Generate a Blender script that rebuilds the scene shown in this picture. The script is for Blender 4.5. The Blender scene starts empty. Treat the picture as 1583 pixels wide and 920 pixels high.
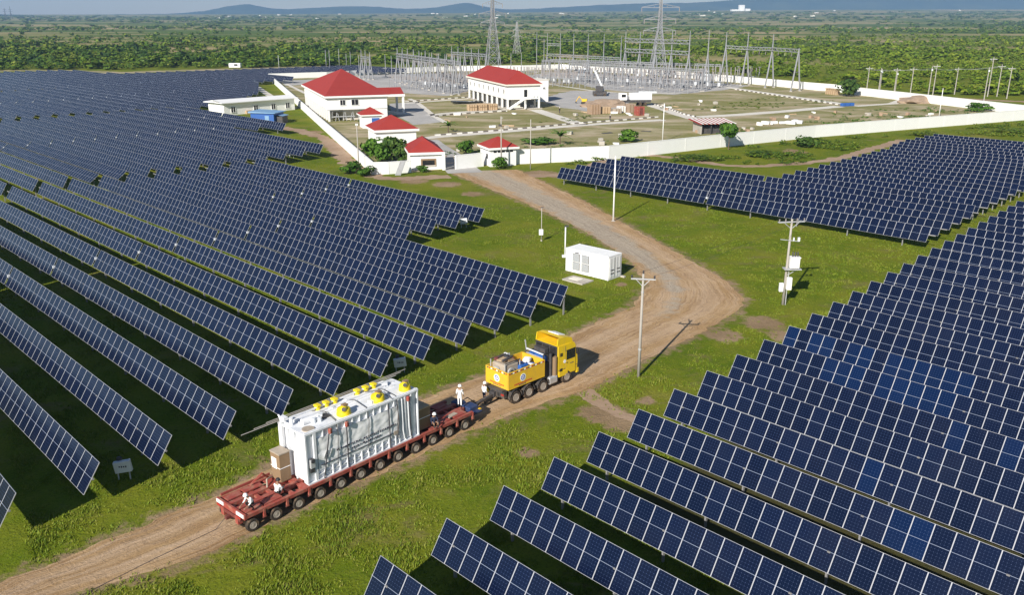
import bpy, bmesh, math, random
import numpy as np
from mathutils import Vector, Matrix, noise as mnoise

R = math.radians
rng = np.random.default_rng(7)
random.seed(7)
scene = bpy.context.scene
col = scene.collection

# ------------------------------------------------------------------ camera
W_PX, H_PX = 1583.0, 920.0
F_PX, CAM_H, HOR = 1350.0, 28.0, 24.0
PITCH = math.atan((460 - HOR) / F_PX)
cd = bpy.data.cameras.new('camera'); cam = bpy.data.objects.new('camera', cd); col.objects.link(cam)
cam.location = (0, 0, CAM_H); cam.rotation_euler = (math.pi / 2 - PITCH, 0, 0)
cd.sensor_width = 36; cd.lens = F_PX / W_PX * 36; cd.clip_start = 0.5; cd.clip_end = 40000
scene.camera = cam

def P(u, v, z=0.0):
    """a spot of the survey: where the sight line of photo pixel (u, v) meets height z"""
    x = (u - 791.5) / F_PX; y = (v - 460) / F_PX
    Fw = math.cos(PITCH) - y * math.sin(PITCH); D = math.sin(PITCH) + y * math.cos(PITCH)
    t = (CAM_H - z) / D
    return (x * t, Fw * t)

def proj(X, Y, Z):
    F = Y * math.cos(PITCH) - (Z - CAM_H) * math.sin(PITCH); U = (Z - CAM_H) * math.cos(PITCH) + Y * math.sin(PITCH)
    return 791.5 + F_PX * X / F, 460 - F_PX * U / F

def height_at(u, vb, vt):
    X, Y = P(u, vb); q = (460 - vt) / F_PX
    return CAM_H + (q * Y * math.cos(PITCH) - Y * math.sin(PITCH)) / (math.cos(PITCH) + q * math.sin(PITCH))

# ------------------------------------------------------------------ materials
def new_mat(name):
    m = bpy.data.materials.new(name); m.use_nodes = True
    nt = m.node_tree; b = nt.nodes['Principled BSDF']
    return m, nt, b
def N(nt, t, **kw):
    n = nt.nodes.new(t)
    for k, v in kw.items():
        if k.startswith('i_'):
            key = k[2:]; key = int(key) if key.isdigit() else key
            n.inputs[key].default_value = v
        else: setattr(n, k, v)
    return n
def L(nt, a, b): nt.links.new(a, b)
def rgba(c): return (c[0], c[1], c[2], 1.0)

def ramp(nt, fac, stops):
    r = nt.nodes.new('ShaderNodeValToRGB')
    els = r.color_ramp.elements
    els[0].position = stops[0][0]; els[0].color = rgba(stops[0][1])
    els[1].position = stops[-1][0]; els[1].color = rgba(stops[-1][1])
    for p, c in stops[1:-1]:
        e = els.new(p); e.color = rgba(c)
    L(nt, fac, r.inputs[0]); return r.outputs[0]
def mixc(nt, fac, a, b):
    m = nt.nodes.new('ShaderNodeMix'); m.data_type = 'RGBA'
    for sock, val in ((m.inputs[0], fac), (m.inputs[6], a), (m.inputs[7], b)):
        if hasattr(val, 'is_linked'): L(nt, val, sock)
        else: sock.default_value = val if not isinstance(val, tuple) or len(val) == 4 else rgba(val)
    return m.outputs[2]
def math_(nt, op, a, b=None, c=None, clamp=False):
    m = nt.nodes.new('ShaderNodeMath'); m.operation = op; m.use_clamp = clamp
    for i, val in enumerate((a, b, c)):
        if val is None: continue
        if hasattr(val, 'is_linked'): L(nt, val, m.inputs[i])
        else: m.inputs[i].default_value = val
    return m.outputs[0]
def smooth(nt, v, lo, hi):
    m = nt.nodes.new('ShaderNodeMapRange'); m.interpolation_type = 'SMOOTHSTEP'
    L(nt, v, m.inputs[0]); m.inputs[1].default_value = lo; m.inputs[2].default_value = hi
    return m.outputs[0]
def noise_tex(nt, vec, scale, detail=4, rough=0.55, dist=0.0):
    n = nt.nodes.new('ShaderNodeTexNoise'); n.inputs['Scale'].default_value = scale
    n.inputs['Detail'].default_value = detail; n.inputs['Roughness'].default_value = rough; n.inputs['Distortion'].default_value = dist
    L(nt, vec, n.inputs['Vector']); return n.outputs[0]
def mapping(nt, vec, scale=(1, 1, 1), rot=(0, 0, 0)):
    m = nt.nodes.new('ShaderNodeMapping'); m.inputs['Scale'].default_value = scale; m.inputs['Rotation'].default_value = rot
    L(nt, vec, m.inputs[0]); return m.outputs[0]
def pos(nt): return nt.nodes.new('ShaderNodeNewGeometry').outputs['Position']
def bump(nt, b, h, strength=0.3, dist=0.05):
    n = nt.nodes.new('ShaderNodeBump'); n.inputs['Strength'].default_value = strength; n.inputs['Distance'].default_value = dist
    L(nt, h, n.inputs['Height']); L(nt, n.outputs[0], b.inputs['Normal'])

def paint(name, c, rough=0.5, metal=0.0, dirt=0.25, dirtc=(0.22, 0.16, 0.11), scale=2.0, spec=0.5):
    """painted / plain surface with uneven wear and dust"""
    m, nt, b = new_mat(name)
    tc = nt.nodes.new('ShaderNodeTexCoord').outputs['Object']
    n1 = noise_tex(nt, tc, scale, 6, 0.65)
    f = math_(nt, 'MULTIPLY', smooth(nt, n1, 0.42, 0.75), dirt)
    c2 = mixc(nt, f, rgba(c), rgba(dirtc))
    n2 = noise_tex(nt, mapping(nt, tc, (6, 6, 1.2)), scale, 3)
    c3 = mixc(nt, math_(nt, 'MULTIPLY', smooth(nt, n2, 0.55, 0.8), dirt * 0.5), c2, rgba(tuple(x * 0.55 for x in c)))
    L(nt, c3, b.inputs['Base Color'])
    L(nt, math_(nt, 'ADD', rough, math_(nt, 'MULTIPLY', n1, 0.2)), b.inputs['Roughness'])
    b.inputs['Metallic'].default_value = metal
    b.inputs['Specular IOR Level'].default_value = spec
    return m

M = {}
M['white'] = paint('white_paint', (0.84, 0.84, 0.83), 0.5, dirt=0.07, scale=0.7)
M['wall_white'] = paint('white_render', (0.80, 0.80, 0.78), 0.8, dirt=0.10, dirtc=(0.55, 0.52, 0.47), scale=0.5, spec=0.2)
M['wall_cream'] = paint('cream_render', (0.74, 0.70, 0.62), 0.8, dirt=0.15, scale=0.35, spec=0.2)
M['red_paint'] = paint('red_oxide_paint', (0.31, 0.060, 0.043), 0.6, dirt=0.75, dirtc=(0.36, 0.22, 0.15), scale=2.2)
M['tank_white'] = paint('weathered_white_tank', (0.80, 0.81, 0.83), 0.55, dirt=0.55, dirtc=(0.42, 0.46, 0.52), scale=1.1)
M['red_dark'] = paint('dark_red_paint', (0.15, 0.035, 0.03), 0.55, dirt=0.5, scale=2.5)
M['yellow'] = paint('yellow_paint', (0.78, 0.54, 0.012), 0.4, dirt=0.28, dirtc=(0.42, 0.28, 0.12), scale=1.6)
M['amber'] = paint('amber_paint', (0.74, 0.45, 0.02), 0.5, dirt=0.34, dirtc=(0.42, 0.26, 0.10), scale=1.8)
M['yellow_cap'] = paint('yellow_plastic', (0.78, 0.60, 0.01), 0.4, dirt=0.08)
M['black'] = paint('black_paint', (0.015, 0.015, 0.016), 0.5, dirt=0.2)
M['dark'] = paint('dark_grey_metal', (0.05, 0.05, 0.055), 0.5, dirt=0.4)
M['chassis'] = paint('dusty_chassis', (0.035, 0.033, 0.032), 0.7, dirt=0.8)
M['navy'] = paint('navy_paint', (0.02, 0.045, 0.13), 0.5, dirt=0.3)
M['blue'] = paint('blue_paint', (0.025, 0.11, 0.38), 0.45, dirt=0.15)
M['blue_roof'] = paint('light_blue_sheet', (0.20, 0.36, 0.56), 0.5, dirt=0.2, scale=0.5)
M['steel'] = paint('galvanised_steel', (0.52, 0.53, 0.54), 0.5, metal=0.35, dirt=0.25, scale=1.0)
M['post_steel'] = paint('dull_galvanised_steel', (0.26, 0.26, 0.26), 0.6, metal=0.2, dirt=0.3)
M['steel_far'] = paint('pale_galvanised_steel', (0.29, 0.30, 0.32), 0.55, metal=0.15, dirt=0.2, scale=0.3)
M['alu'] = paint('aluminium', (0.62, 0.63, 0.64), 0.4, metal=0.5, dirt=0.25)
M['concrete'] = paint('concrete', (0.46, 0.43, 0.38), 0.85, dirt=0.35, scale=0.8, spec=0.2)
M['pole_conc'] = paint('pole_concrete', (0.40, 0.375, 0.335), 0.85, dirt=0.3, scale=0.7, spec=0.2)
M['grey_box'] = paint('light_grey_box', (0.66, 0.69, 0.72), 0.5, dirt=0.12)
M['wood'] = paint('crate_wood', (0.25, 0.165, 0.09), 0.8, dirt=0.3, scale=3)
M['wood_pale'] = paint('pale_wood', (0.50, 0.36, 0.22), 0.8, dirt=0.4, scale=2)
M['brick'] = paint('brown_brick', (0.36, 0.25, 0.17), 0.9, dirt=0.5, scale=1)
M['trunk'] = paint('bark', (0.12, 0.085, 0.06), 0.9, dirt=0.3)
M['glass_dark'] = paint('dark_glass', (0.015, 0.018, 0.022), 0.08, dirt=0.1)
M['glass_mid'] = paint('window_glass', (0.06, 0.07, 0.08), 0.15, dirt=0.2)
M['insulator'] = paint('brown_porcelain', (0.30, 0.27, 0.26), 0.3, dirt=0.1)
M['skin'] = paint('skin', (0.28, 0.16, 0.10), 0.6, dirt=0.0)
M['shirt_white'] = paint('white_cloth', (0.84, 0.84, 0.84), 0.9, dirt=0.05)
M['navy_cloth'] = paint('navy_cloth', (0.02, 0.03, 0.07), 0.9, dirt=0.1)
M['black_cloth'] = paint('black_cloth', (0.015, 0.015, 0.016), 0.9, dirt=0.1)
M['tarp'] = paint('beige_tarpaulin', (0.40, 0.34, 0.27), 0.8, dirt=0.4, scale=3)
M['ink'] = paint('dark_ink', (0.06, 0.06, 0.09), 0.8, dirt=0.0)
M['red_ink'] = paint('red_ink', (0.45, 0.03, 0.02), 0.6, dirt=0.0)
M['blue_ink'] = paint('blue_ink', (0.03, 0.08, 0.35), 0.6, dirt=0.0)
M['rope'] = paint('strap_webbing', (0.06, 0.06, 0.07), 0.8, dirt=0.1)
M['lamp_red'] = paint('lamp_red', (0.4, 0.03, 0.02), 0.3, dirt=0.1)
M['rim'] = paint('dusty_wheel_rim', (0.42, 0.37, 0.31), 0.55, dirt=0.7, scale=5)
M['tyre'] = paint('dusty_tyre', (0.045, 0.037, 0.03), 0.85, dirt=0.8, dirtc=(0.25, 0.17, 0.11), scale=4, spec=0.2)
M['rubble'] = paint('rubble', (0.34, 0.25, 0.18), 0.9, dirt=0.5, scale=1)

def roof_mat():
    m, nt, b = new_mat('red_roof_tiles')
    tc = pos(nt)
    n1 = noise_tex(nt, tc, 0.35, 5)
    sep = nt.nodes.new('ShaderNodeSeparateXYZ'); L(nt, tc, sep.inputs[0])
    course = math_(nt, 'FRACT', math_(nt, 'MULTIPLY', sep.outputs[2], 3.3))
    n2 = noise_tex(nt, mapping(nt, tc, (3, 3, 3)), 1.2, 2)
    c = mixc(nt, n1, (0.28, 0.034, 0.027), (0.36, 0.048, 0.038))
    c = mixc(nt, math_(nt, 'MULTIPLY', smooth(nt, n2, 0.45, 0.75), 0.3), c, (0.36, 0.035, 0.03))
    c = mixc(nt, math_(nt, 'MULTIPLY', smooth(nt, course, 0.8, 0.95), 0.25), c, (0.25, 0.02, 0.018))
    L(nt, c, b.inputs['Base Color']); b.inputs['Roughness'].default_value = 0.7; b.inputs['Specular IOR Level'].default_value = 0.25
    bump(nt, b, course, 0.4, 0.03)
    return m
M['roof'] = roof_mat()

def panel_mat(name, c1, c2, line):
    """portrait half-cut module: u counts modules along the row, v runs 0..1 up the module"""
    m, nt, b = new_mat(name)
    uv = nt.nodes.new('ShaderNodeUVMap').outputs[0]
    s = nt.nodes.new('ShaderNodeSeparateXYZ'); L(nt, uv, s.inputs[0]); u, v = s.outputs[0], s.outputs[1]
    fu = math_(nt, 'FRACT', u)
    du = math_(nt, 'MULTIPLY', math_(nt, 'SUBTRACT', 0.5, math_(nt, 'ABSOLUTE', math_(nt, 'SUBTRACT', fu, 0.5))), 1.05)
    dv = math_(nt, 'MULTIPLY', math_(nt, 'SUBTRACT', 0.5, math_(nt, 'ABSOLUTE', math_(nt, 'SUBTRACT', v, 0.5))), 2.07)
    fr = math_(nt, 'LESS_THAN', math_(nt, 'MINIMUM', math_(nt, 'SUBTRACT', du, 0.009), dv), 0.0165)
    mid = math_(nt, 'LESS_THAN', math_(nt, 'ABSOLUTE', math_(nt, 'SUBTRACT', v, 0.5)), 0.0055)
    cu = math_(nt, 'FRACT', math_(nt, 'MULTIPLY', fu, 6)); cv = math_(nt, 'FRACT', math_(nt, 'MULTIPLY', v, 12))
    ecu = math_(nt, 'ABSOLUTE', math_(nt, 'SUBTRACT', cu, 0.5)); ecv = math_(nt, 'ABSOLUTE', math_(nt, 'SUBTRACT', cv, 0.5))
    grid = math_(nt, 'GREATER_THAN', math_(nt, 'MAXIMUM', ecu, ecv), 0.455)
    dots = math_(nt, 'GREATER_THAN', math_(nt, 'ADD', ecu, ecv), 0.87)
    # module-to-module difference
    oi = nt.nodes.new('ShaderNodeObjectInfo')
    wn = nt.nodes.new('ShaderNodeTexWhiteNoise'); wn.noise_dimensions = '2D'
    cmb = nt.nodes.new('ShaderNodeCombineXYZ'); L(nt, math_(nt, 'FLOOR', u), cmb.inputs[0]); L(nt, math_(nt, 'MULTIPLY', oi.outputs['Random'], 57.3), cmb.inputs[1])
    L(nt, cmb.outputs[0], wn.inputs['Vector'])
    cell = mixc(nt, wn.outputs['Value'], rgba(c1), rgba(c2))
    dust = noise_tex(nt, pos(nt), 0.35, 4)
    cell = mixc(nt, math_(nt, 'MULTIPLY', smooth(nt, dust, 0.4, 0.8), 0.02), cell, (0.20, 0.18, 0.16))
    cell = mixc(nt, math_(nt, 'MULTIPLY', grid, 0.55), cell, rgba(line))
    cell = mixc(nt, math_(nt, 'MULTIPLY', dots, 0.4), cell, (0.10, 0.13, 0.22))
    frc = mixc(nt, math_(nt, 'MAXIMUM', fr, mid), cell, (0.40, 0.41, 0.44))
    frc2 = mixc(nt, math_(nt, 'MULTIPLY', mid, math_(nt, 'SUBTRACT', 1.0, fr)), frc, (0.24, 0.28, 0.37))
    L(nt, frc2, b.inputs['Base Color'])
    L(nt, math_(nt, 'ADD', math_(nt, 'MULTIPLY', fr, 0.3), 0.16), b.inputs['Roughness'])
    b.inputs['IOR'].default_value = 1.48
    return m
M['panel'] = panel_mat('solar_glass', (0.0018, 0.0050, 0.020), (0.0034, 0.0078, 0.029), (0.012, 0.022, 0.060))
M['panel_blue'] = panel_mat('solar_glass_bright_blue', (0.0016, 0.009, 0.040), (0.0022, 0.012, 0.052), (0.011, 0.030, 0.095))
M['backsheet'] = paint('panel_backsheet', (0.45, 0.46, 0.48), 0.7, dirt=0.1)

# ------------------------------------------------------------------ mesh builder
class MB:
    def __init__(s): s.v = []; s.f = []; s.m = []; s.mats = []; s.uv = None
    def mi(s, mat):
        if mat not in s.mats: s.mats.append(mat)
        return s.mats.index(mat)
    def add(s, vs, fs, mat):
        o = len(s.v); s.v += [tuple(p) for p in vs]; i = s.mi(mat)
        for f in fs: s.f.append(tuple(o + k for k in f)); s.m.append(i)
    def box(s, c, d, mat, rz=0.0, ry=0.0, rx=0.0, bev=0.0, top=1.0):
        x, y, z = d[0] / 2, d[1] / 2, d[2] / 2
        if bev > 0:
            bm = bmesh.new(); bmesh.ops.create_cube(bm, size=1.0)
            for v in bm.verts: v.co = Vector((v.co.x * d[0], v.co.y * d[1], v.co.z * d[2]))
            bmesh.ops.bevel(bm, geom=bm.edges[:], offset=min(bev, min(d) * 0.45), segments=2, affect='EDGES', profile=0.5)
            bm.verts.index_update()
            pts = [v.co.copy() for v in bm.verts]; fs = [[v.index for v in f.verts] for f in bm.faces]; bm.free()
        else:
            pts = [Vector(p) for p in ((-x, -y, -z), (x, -y, -z), (x, y, -z), (-x, y, -z), (-x * top, -y * top, z), (x * top, -y * top, z), (x * top, y * top, z), (-x * top, y * top, z))]
            fs = [(3, 2, 1, 0), (4, 5, 6, 7), (0, 1, 5, 4), (1, 2, 6, 5), (2, 3, 7, 6), (3, 0, 4, 7)]
        Mx = Matrix.Rotation(rz, 3, 'Z') @ Matrix.Rotation(ry, 3, 'Y') @ Matrix.Rotation(rx, 3, 'X')
        c = Vector(c)
        s.add([Mx @ p + c for p in pts], fs, mat); return s
    def bar(s, a, b, w, mat, h=None):
        """square bar between two points"""
        a, b = Vector(a), Vector(b); d = b - a
        if d.length < 1e-6: return s
        d.normalize(); up = Vector((0, 0, 1)) if abs(d.z) < 0.95 else Vector((0, 1, 0))
        x = d.cross(up).normalized() * (w / 2); y = x.cross(d).normalized() * ((h or w) / 2)
        vs = [a - x - y, a + x - y, a + x + y, a - x + y, b - x - y, b + x - y, b + x + y, b - x + y]
        s.add(vs, [(3, 2, 1, 0), (4, 5, 6, 7), (0, 1, 5, 4), (1, 2, 6, 5), (2, 3, 7, 6), (3, 0, 4, 7)], mat); return s
    def cyl(s, a, b, r0, mat, r1=None, n=12, cap=True):
        a, b = Vector(a), Vector(b); d = (b - a).normalized(); r1 = r0 if r1 is None else r1
        up = Vector((0, 0, 1)) if abs(d.z) < 0.95 else Vector((0, 1, 0))
        x = d.cross(up).normalized(); y = d.cross(x)
        vs = []
        for p, r in ((a, r0), (b, r1)):
            for k in range(n):
                t = 2 * math.pi * k / n; vs.append(p + (x * math.cos(t) + y * math.sin(t)) * r)
        fs = [(k, (k + 1) % n, n + (k + 1) % n, n + k) for k in range(n)]
        if cap: fs += [tuple(range(n - 1, -1, -1)), tuple(range(n, 2 * n))]
        s.add(vs, fs, mat); return s
    def lathe(s, c, prof, mat, n=16, axis='Z'):
        vs = []; fs = []
        for r, z in prof:
            for k in range(n):
                t = 2 * math.pi * k / n; p = (r * math.cos(t), r * math.sin(t), z)
                if axis == 'Y': p = (p[0], p[2], p[1])
                elif axis == 'X': p = (p[2], p[0], p[1])
                vs.append(Vector(p) + Vector(c))
        for i in range(len(prof) - 1):
            for k in range(n): fs.append((i * n + k, i * n + (k + 1) % n, (i + 1) * n + (k + 1) % n, (i + 1) * n + k))
        fs.append(tuple(range(n - 1, -1, -1))); fs.append(tuple((len(prof) - 1) * n + k for k in range(n)))
        s.add(vs, fs, mat); return s
    def tube(s, pts, r, mat, n=6):
        for a, b in zip(pts, pts[1:]): s.cyl(a, b, r, mat, n=n)
        return s
    def prism(s, poly, z0, z1, mat):
        n = len(poly)
        vs = [(x, y, z0) for x, y in poly] + [(x, y, z1) for x, y in poly]
        s.add(vs, [tuple(range(n - 1, -1, -1)), tuple(range(n, 2 * n))] + [(k, (k + 1) % n, n + (k + 1) % n, n + k) for k in range(n)], mat); return s
    def sideprism(s, prof, y0, y1, mat):
        """profile in (x, z) extruded along y"""
        n = len(prof)
        vs = [(x, y0, z) for x, z in prof] + [(x, y1, z) for x, z in prof]
        s.add(vs, [tuple(range(n)), tuple(range(2 * n - 1, n - 1, -1))] + [((k + 1) % n, k, n + k, n + (k + 1) % n) for k in range(n)], mat); return s
    def mesh(s, name, smooth_=False):
        me = bpy.data.meshes.new(name); me.from_pydata([tuple(p) for p in s.v], [], s.f)
        for k in s.mats: me.materials.append(M[k] if isinstance(k, str) else k)
        me.polygons.foreach_set('material_index', s.m)
        if smooth_: me.polygons.foreach_set('use_smooth', [True] * len(s.f))
        me.update(); return me
    def build(s, name, parent=None, smooth_=False, **tags):
        o = bpy.data.objects.new(name, s.mesh(name, smooth_)); col.objects.link(o)
        if parent is not None: o.parent = parent
        tag(o, **tags); return o

def tag(o, label=None, cat=None, group=None, kind=None):
    if label: o['label'] = label
    if cat: o['category'] = cat
    if group: o['group'] = group
    if kind: o['kind'] = kind
    return o
def thing(name, loc, rz, label, cat, group=None):
    o = bpy.data.objects.new(name, None); col.objects.link(o); o.empty_display_size = 0.3
    o.location = (loc[0], loc[1], loc[2] if len(loc) > 2 else 0.0); o.rotation_euler = (0, 0, rz)
    return tag(o, label, cat, group)
def put(name, mesh, parent=None, loc=None, rz=None):
    o = bpy.data.objects.new(name, mesh); col.objects.link(o)
    if parent is not None: o.parent = parent
    if loc is not None: o.location = loc
    if rz is not None: o.rotation_euler = (0, 0, rz)
    return o
def copy_tree(o, parent=None):
    c = o.copy(); col.objects.link(c)
    if parent is not None: c.parent = parent
    for ch in list(o.children): copy_tree(ch, c)
    return c
ORD = ['first', 'second', 'third', 'fourth', 'fifth', 'sixth', 'seventh', 'eighth', 'ninth', 'tenth', 'eleventh', 'twelfth', 'thirteenth', 'fourteenth', 'fifteenth', 'sixteenth', 'seventeenth', 'eighteenth', 'nineteenth']
def ordinal(n):
    if n <= 19: return ORD[n - 1]
    tens = {2: 'twent', 3: 'thirt', 4: 'fort', 5: 'fift', 6: 'sixt', 7: 'sevent'}[n // 10]
    return tens + 'ieth' if n % 10 == 0 else tens + 'y-' + ORD[n % 10 - 1]
def np_mesh(name, verts, quads, mats, uv=None, tri=False):
    k = 3 if tri else 4
    me = bpy.data.meshes.new(name); nv, nf = len(verts), len(quads)
    me.vertices.add(nv); me.vertices.foreach_set('co', np.ascontiguousarray(verts, dtype=np.float32).ravel())
    me.loops.add(nf * k); me.loops.foreach_set('vertex_index', np.ascontiguousarray(quads, dtype=np.int32).ravel())
    me.polygons.add(nf); me.polygons.foreach_set('loop_start', np.arange(0, nf * k, k, dtype=np.int32))
    try: me.polygons.foreach_set('loop_total', np.full(nf, k, dtype=np.int32))
    except Exception: pass
    for m_ in mats: me.materials.append(m_)
    if uv is not None:
        l = me.uv_layers.new(name='UVMap'); l.data.foreach_set('uv', np.ascontiguousarray(uv, dtype=np.float32).ravel())
    me.update(calc_edges=True); me.validate(); return me

# ------------------------------------------------------------------ light, sky
SUN_AZ, SUN_EL = R(207), R(30)     # azimuth from +Y towards +X
w = bpy.data.worlds.new('World'); scene.world = w; w.use_nodes = True
wn = w.node_tree; bg = wn.nodes['Background']
sky = wn.nodes.new('ShaderNodeTexSky'); sky.sky_type = 'NISHITA'; sky.sun_disc = False
sky.sun_elevation = SUN_EL; sky.sun_rotation = SUN_AZ; sky.air_density = 1.0; sky.dust_density = 0.2; sky.ozone_density = 2.5
wn.links.new(sky.outputs[0], bg.inputs[0]); bg.inputs[1].default_value = 0.058
sl = bpy.data.lights.new('sun', 'SUN'); sl.energy = 4.9; sl.angle = R(0.5); sl.color = (1.0, 0.94, 0.85)
so = bpy.data.objects.new('sun', sl); col.objects.link(so)
sd = Vector((math.sin(SUN_AZ) * math.cos(SUN_EL), math.cos(SUN_AZ) * math.cos(SUN_EL), math.sin(SUN_EL)))
so.rotation_euler = sd.to_track_quat('Z', 'Y').to_euler()
vs_ = scene.view_settings; scene.display_settings.display_device = 'sRGB'
vs_.view_transform = 'Standard'; vs_.look = 'None'; vs_.gamma = 1.0; vs_.exposure = 0.50; vs_.use_curve_mapping = False
scene.cycles.use_denoising = True
scene.cycles.max_bounces = 6; scene.cycles.volume_bounces = 0; scene.cycles.transparent_max_bounces = 8

# ------------------------------------------------------------------ terrain
def terrain_z(X, Y):
    """flat plain, lifting very gently in the far distance (more towards the right)"""
    X = np.asarray(X, dtype=float); Y = np.asarray(Y, dtype=float)
    t = np.clip((Y - 1800) / 7000.0, 0, 1); t = t * t * (3 - 2 * t)
    side = 0.45 + 0.55 / (1 + np.exp(-(X / np.maximum(Y, 1) - 0.05) * 7))
    return t * side * 88.0

def resample(pts, n):
    pts = np.array(pts, float); d = np.r_[0, np.cumsum(np.hypot(*np.diff(pts, axis=0).T))]
    t = np.linspace(0, d[-1], n); return np.c_[np.interp(t, d, pts[:, 0]), np.interp(t, d, pts[:, 1])]
def smooth_line(p, k=9):
    ker = np.ones(k) / k; q = np.pad(p, ((k // 2, k // 2), (0, 0)), mode='edge')
    return np.c_[np.convolve(q[:, 0], ker, 'valid'), np.convolve(q[:, 1], ker, 'valid')]

LEFT_PX = [(0, 905), (150, 842), (340, 765), (450, 703), (560, 655), (680, 607), (760, 577), (860, 528), (925, 497), (978, 475), (1002, 440), (975, 404), (930, 372), (880, 345), (800, 309), (740, 285), (693, 265)]
RIGHT_PX = [(110, 920), (250, 880), (330, 852), (420, 806), (560, 745), (700, 680), (790, 640), (905, 604), (935, 588), (1000, 555), (1090, 512), (1140, 482), (1150, 462), (1128, 437), (1060, 398), (1000, 365), (900, 310), (800, 262)]
def extend(px, d=26.0):
    w_ = [P(*p) for p in px]; a = np.array(w_[0]); back = np.array((-0.69, -0.724))
    return [tuple(a + back * d)] + w_
EDGE_L = resample(extend(LEFT_PX), 700); EDGE_R = resample(extend(RIGHT_PX), 700)
def dist_poly(X, Y, line, step=4):
    line = line[::step]; d = np.full(X.shape, 1e9)
    for (ax, ay), (bx, by) in zip(line[:-1], line[1:]):
        vx, vy = bx - ax, by - ay; l2 = vx * vx + vy * vy + 1e-9
        t = np.clip(((X - ax) * vx + (Y - ay) * vy) / l2, 0, 1)
        d = np.minimum(d, np.hypot(X - ax - t * vx, Y - ay - t * vy))
    return d
def inside(X, Y, poly):
    r = np.zeros(X.shape, bool); n = len(poly)
    for i in range(n):
        x1, y1 = poly[i]; x2, y2 = poly[(i + 1) % n]
        c = ((y1 > Y) != (y2 > Y))
        with np.errstate(divide='ignore', invalid='ignore'):
            r ^= c & (X < (x2 - x1) * (Y - y1) / (y2 - y1 + 1e-12) + x1)
    return r
ROAD_POLY = np.r_[EDGE_L[::5], EDGE_R[::-5]]

PATCHES = [((935, 640), 3.0), ((960, 655), 2.2), ((1180, 500), 3.2), ((1215, 520), 2.6), ((1120, 520), 2.6), ((815, 700), 1.3), ((535, 240), 5), ((520, 225), 5), ((690, 285), 4), ((640, 280), 4), ((730, 300), 3), ((835, 268), 5), ((865, 272), 3), ((480, 205), 5), ((960, 440), 1.2), ((1000, 620), 1.2), ((1230, 235), 4), ((1290, 247), 3)]
def ground_mesh():
    xs = np.unique(np.r_[-7500, -5200, -3600, -2500, np.arange(-1800, -250, 90), np.arange(-250, -60, 10), np.arange(-60, 100, 0.8), np.arange(100, 260, 8), np.arange(260, 1800, 90), 2500, 3600, 5200, 7500])
    ys = np.unique(np.r_[-500, -200, -60, 0, np.arange(20, 190, 0.8), np.arange(190, 520, 8), np.arange(520, 1800, 60), np.arange(1800, 11600, 300)])
    X, Y = np.meshgrid(xs, ys); Z = terrain_z(X, Y)
    nx, ny = len(xs), len(ys); idx = np.arange(nx * ny).reshape(ny, nx)
    q = np.stack([idx[:-1, :-1], idx[:-1, 1:], idx[1:, 1:], idx[1:, :-1]], -1).reshape(-1, 4)
    near = (X > -62) & (X < 102) & (Y > 18) & (Y < 195)
    bare = np.zeros(X.shape)
    xn, yn = X[near], Y[near]
    d = np.minimum(dist_poly(xn, yn, EDGE_L), dist_poly(xn, yn, EDGE_R))
    bare[near] = np.clip(1 - d / 3.0, 0, 1) * 0.62
    # mask of the right field, where soil is darkened to imitate shade between rows
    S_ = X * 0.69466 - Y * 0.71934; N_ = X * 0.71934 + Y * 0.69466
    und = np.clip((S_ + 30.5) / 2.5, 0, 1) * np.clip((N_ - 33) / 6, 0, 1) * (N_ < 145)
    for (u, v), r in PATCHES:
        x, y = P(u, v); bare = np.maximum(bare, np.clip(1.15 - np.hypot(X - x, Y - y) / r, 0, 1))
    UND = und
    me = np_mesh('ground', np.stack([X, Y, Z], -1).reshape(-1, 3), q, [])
    a = me.attributes.new('row_shade', 'FLOAT', 'POINT'); a.data.foreach_set('value', UND.ravel().astype(np.float32))
    a = me.attributes.new('bare', 'FLOAT', 'POINT'); a.data.foreach_set('value', bare.ravel().astype(np.float32))
    return me

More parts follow.
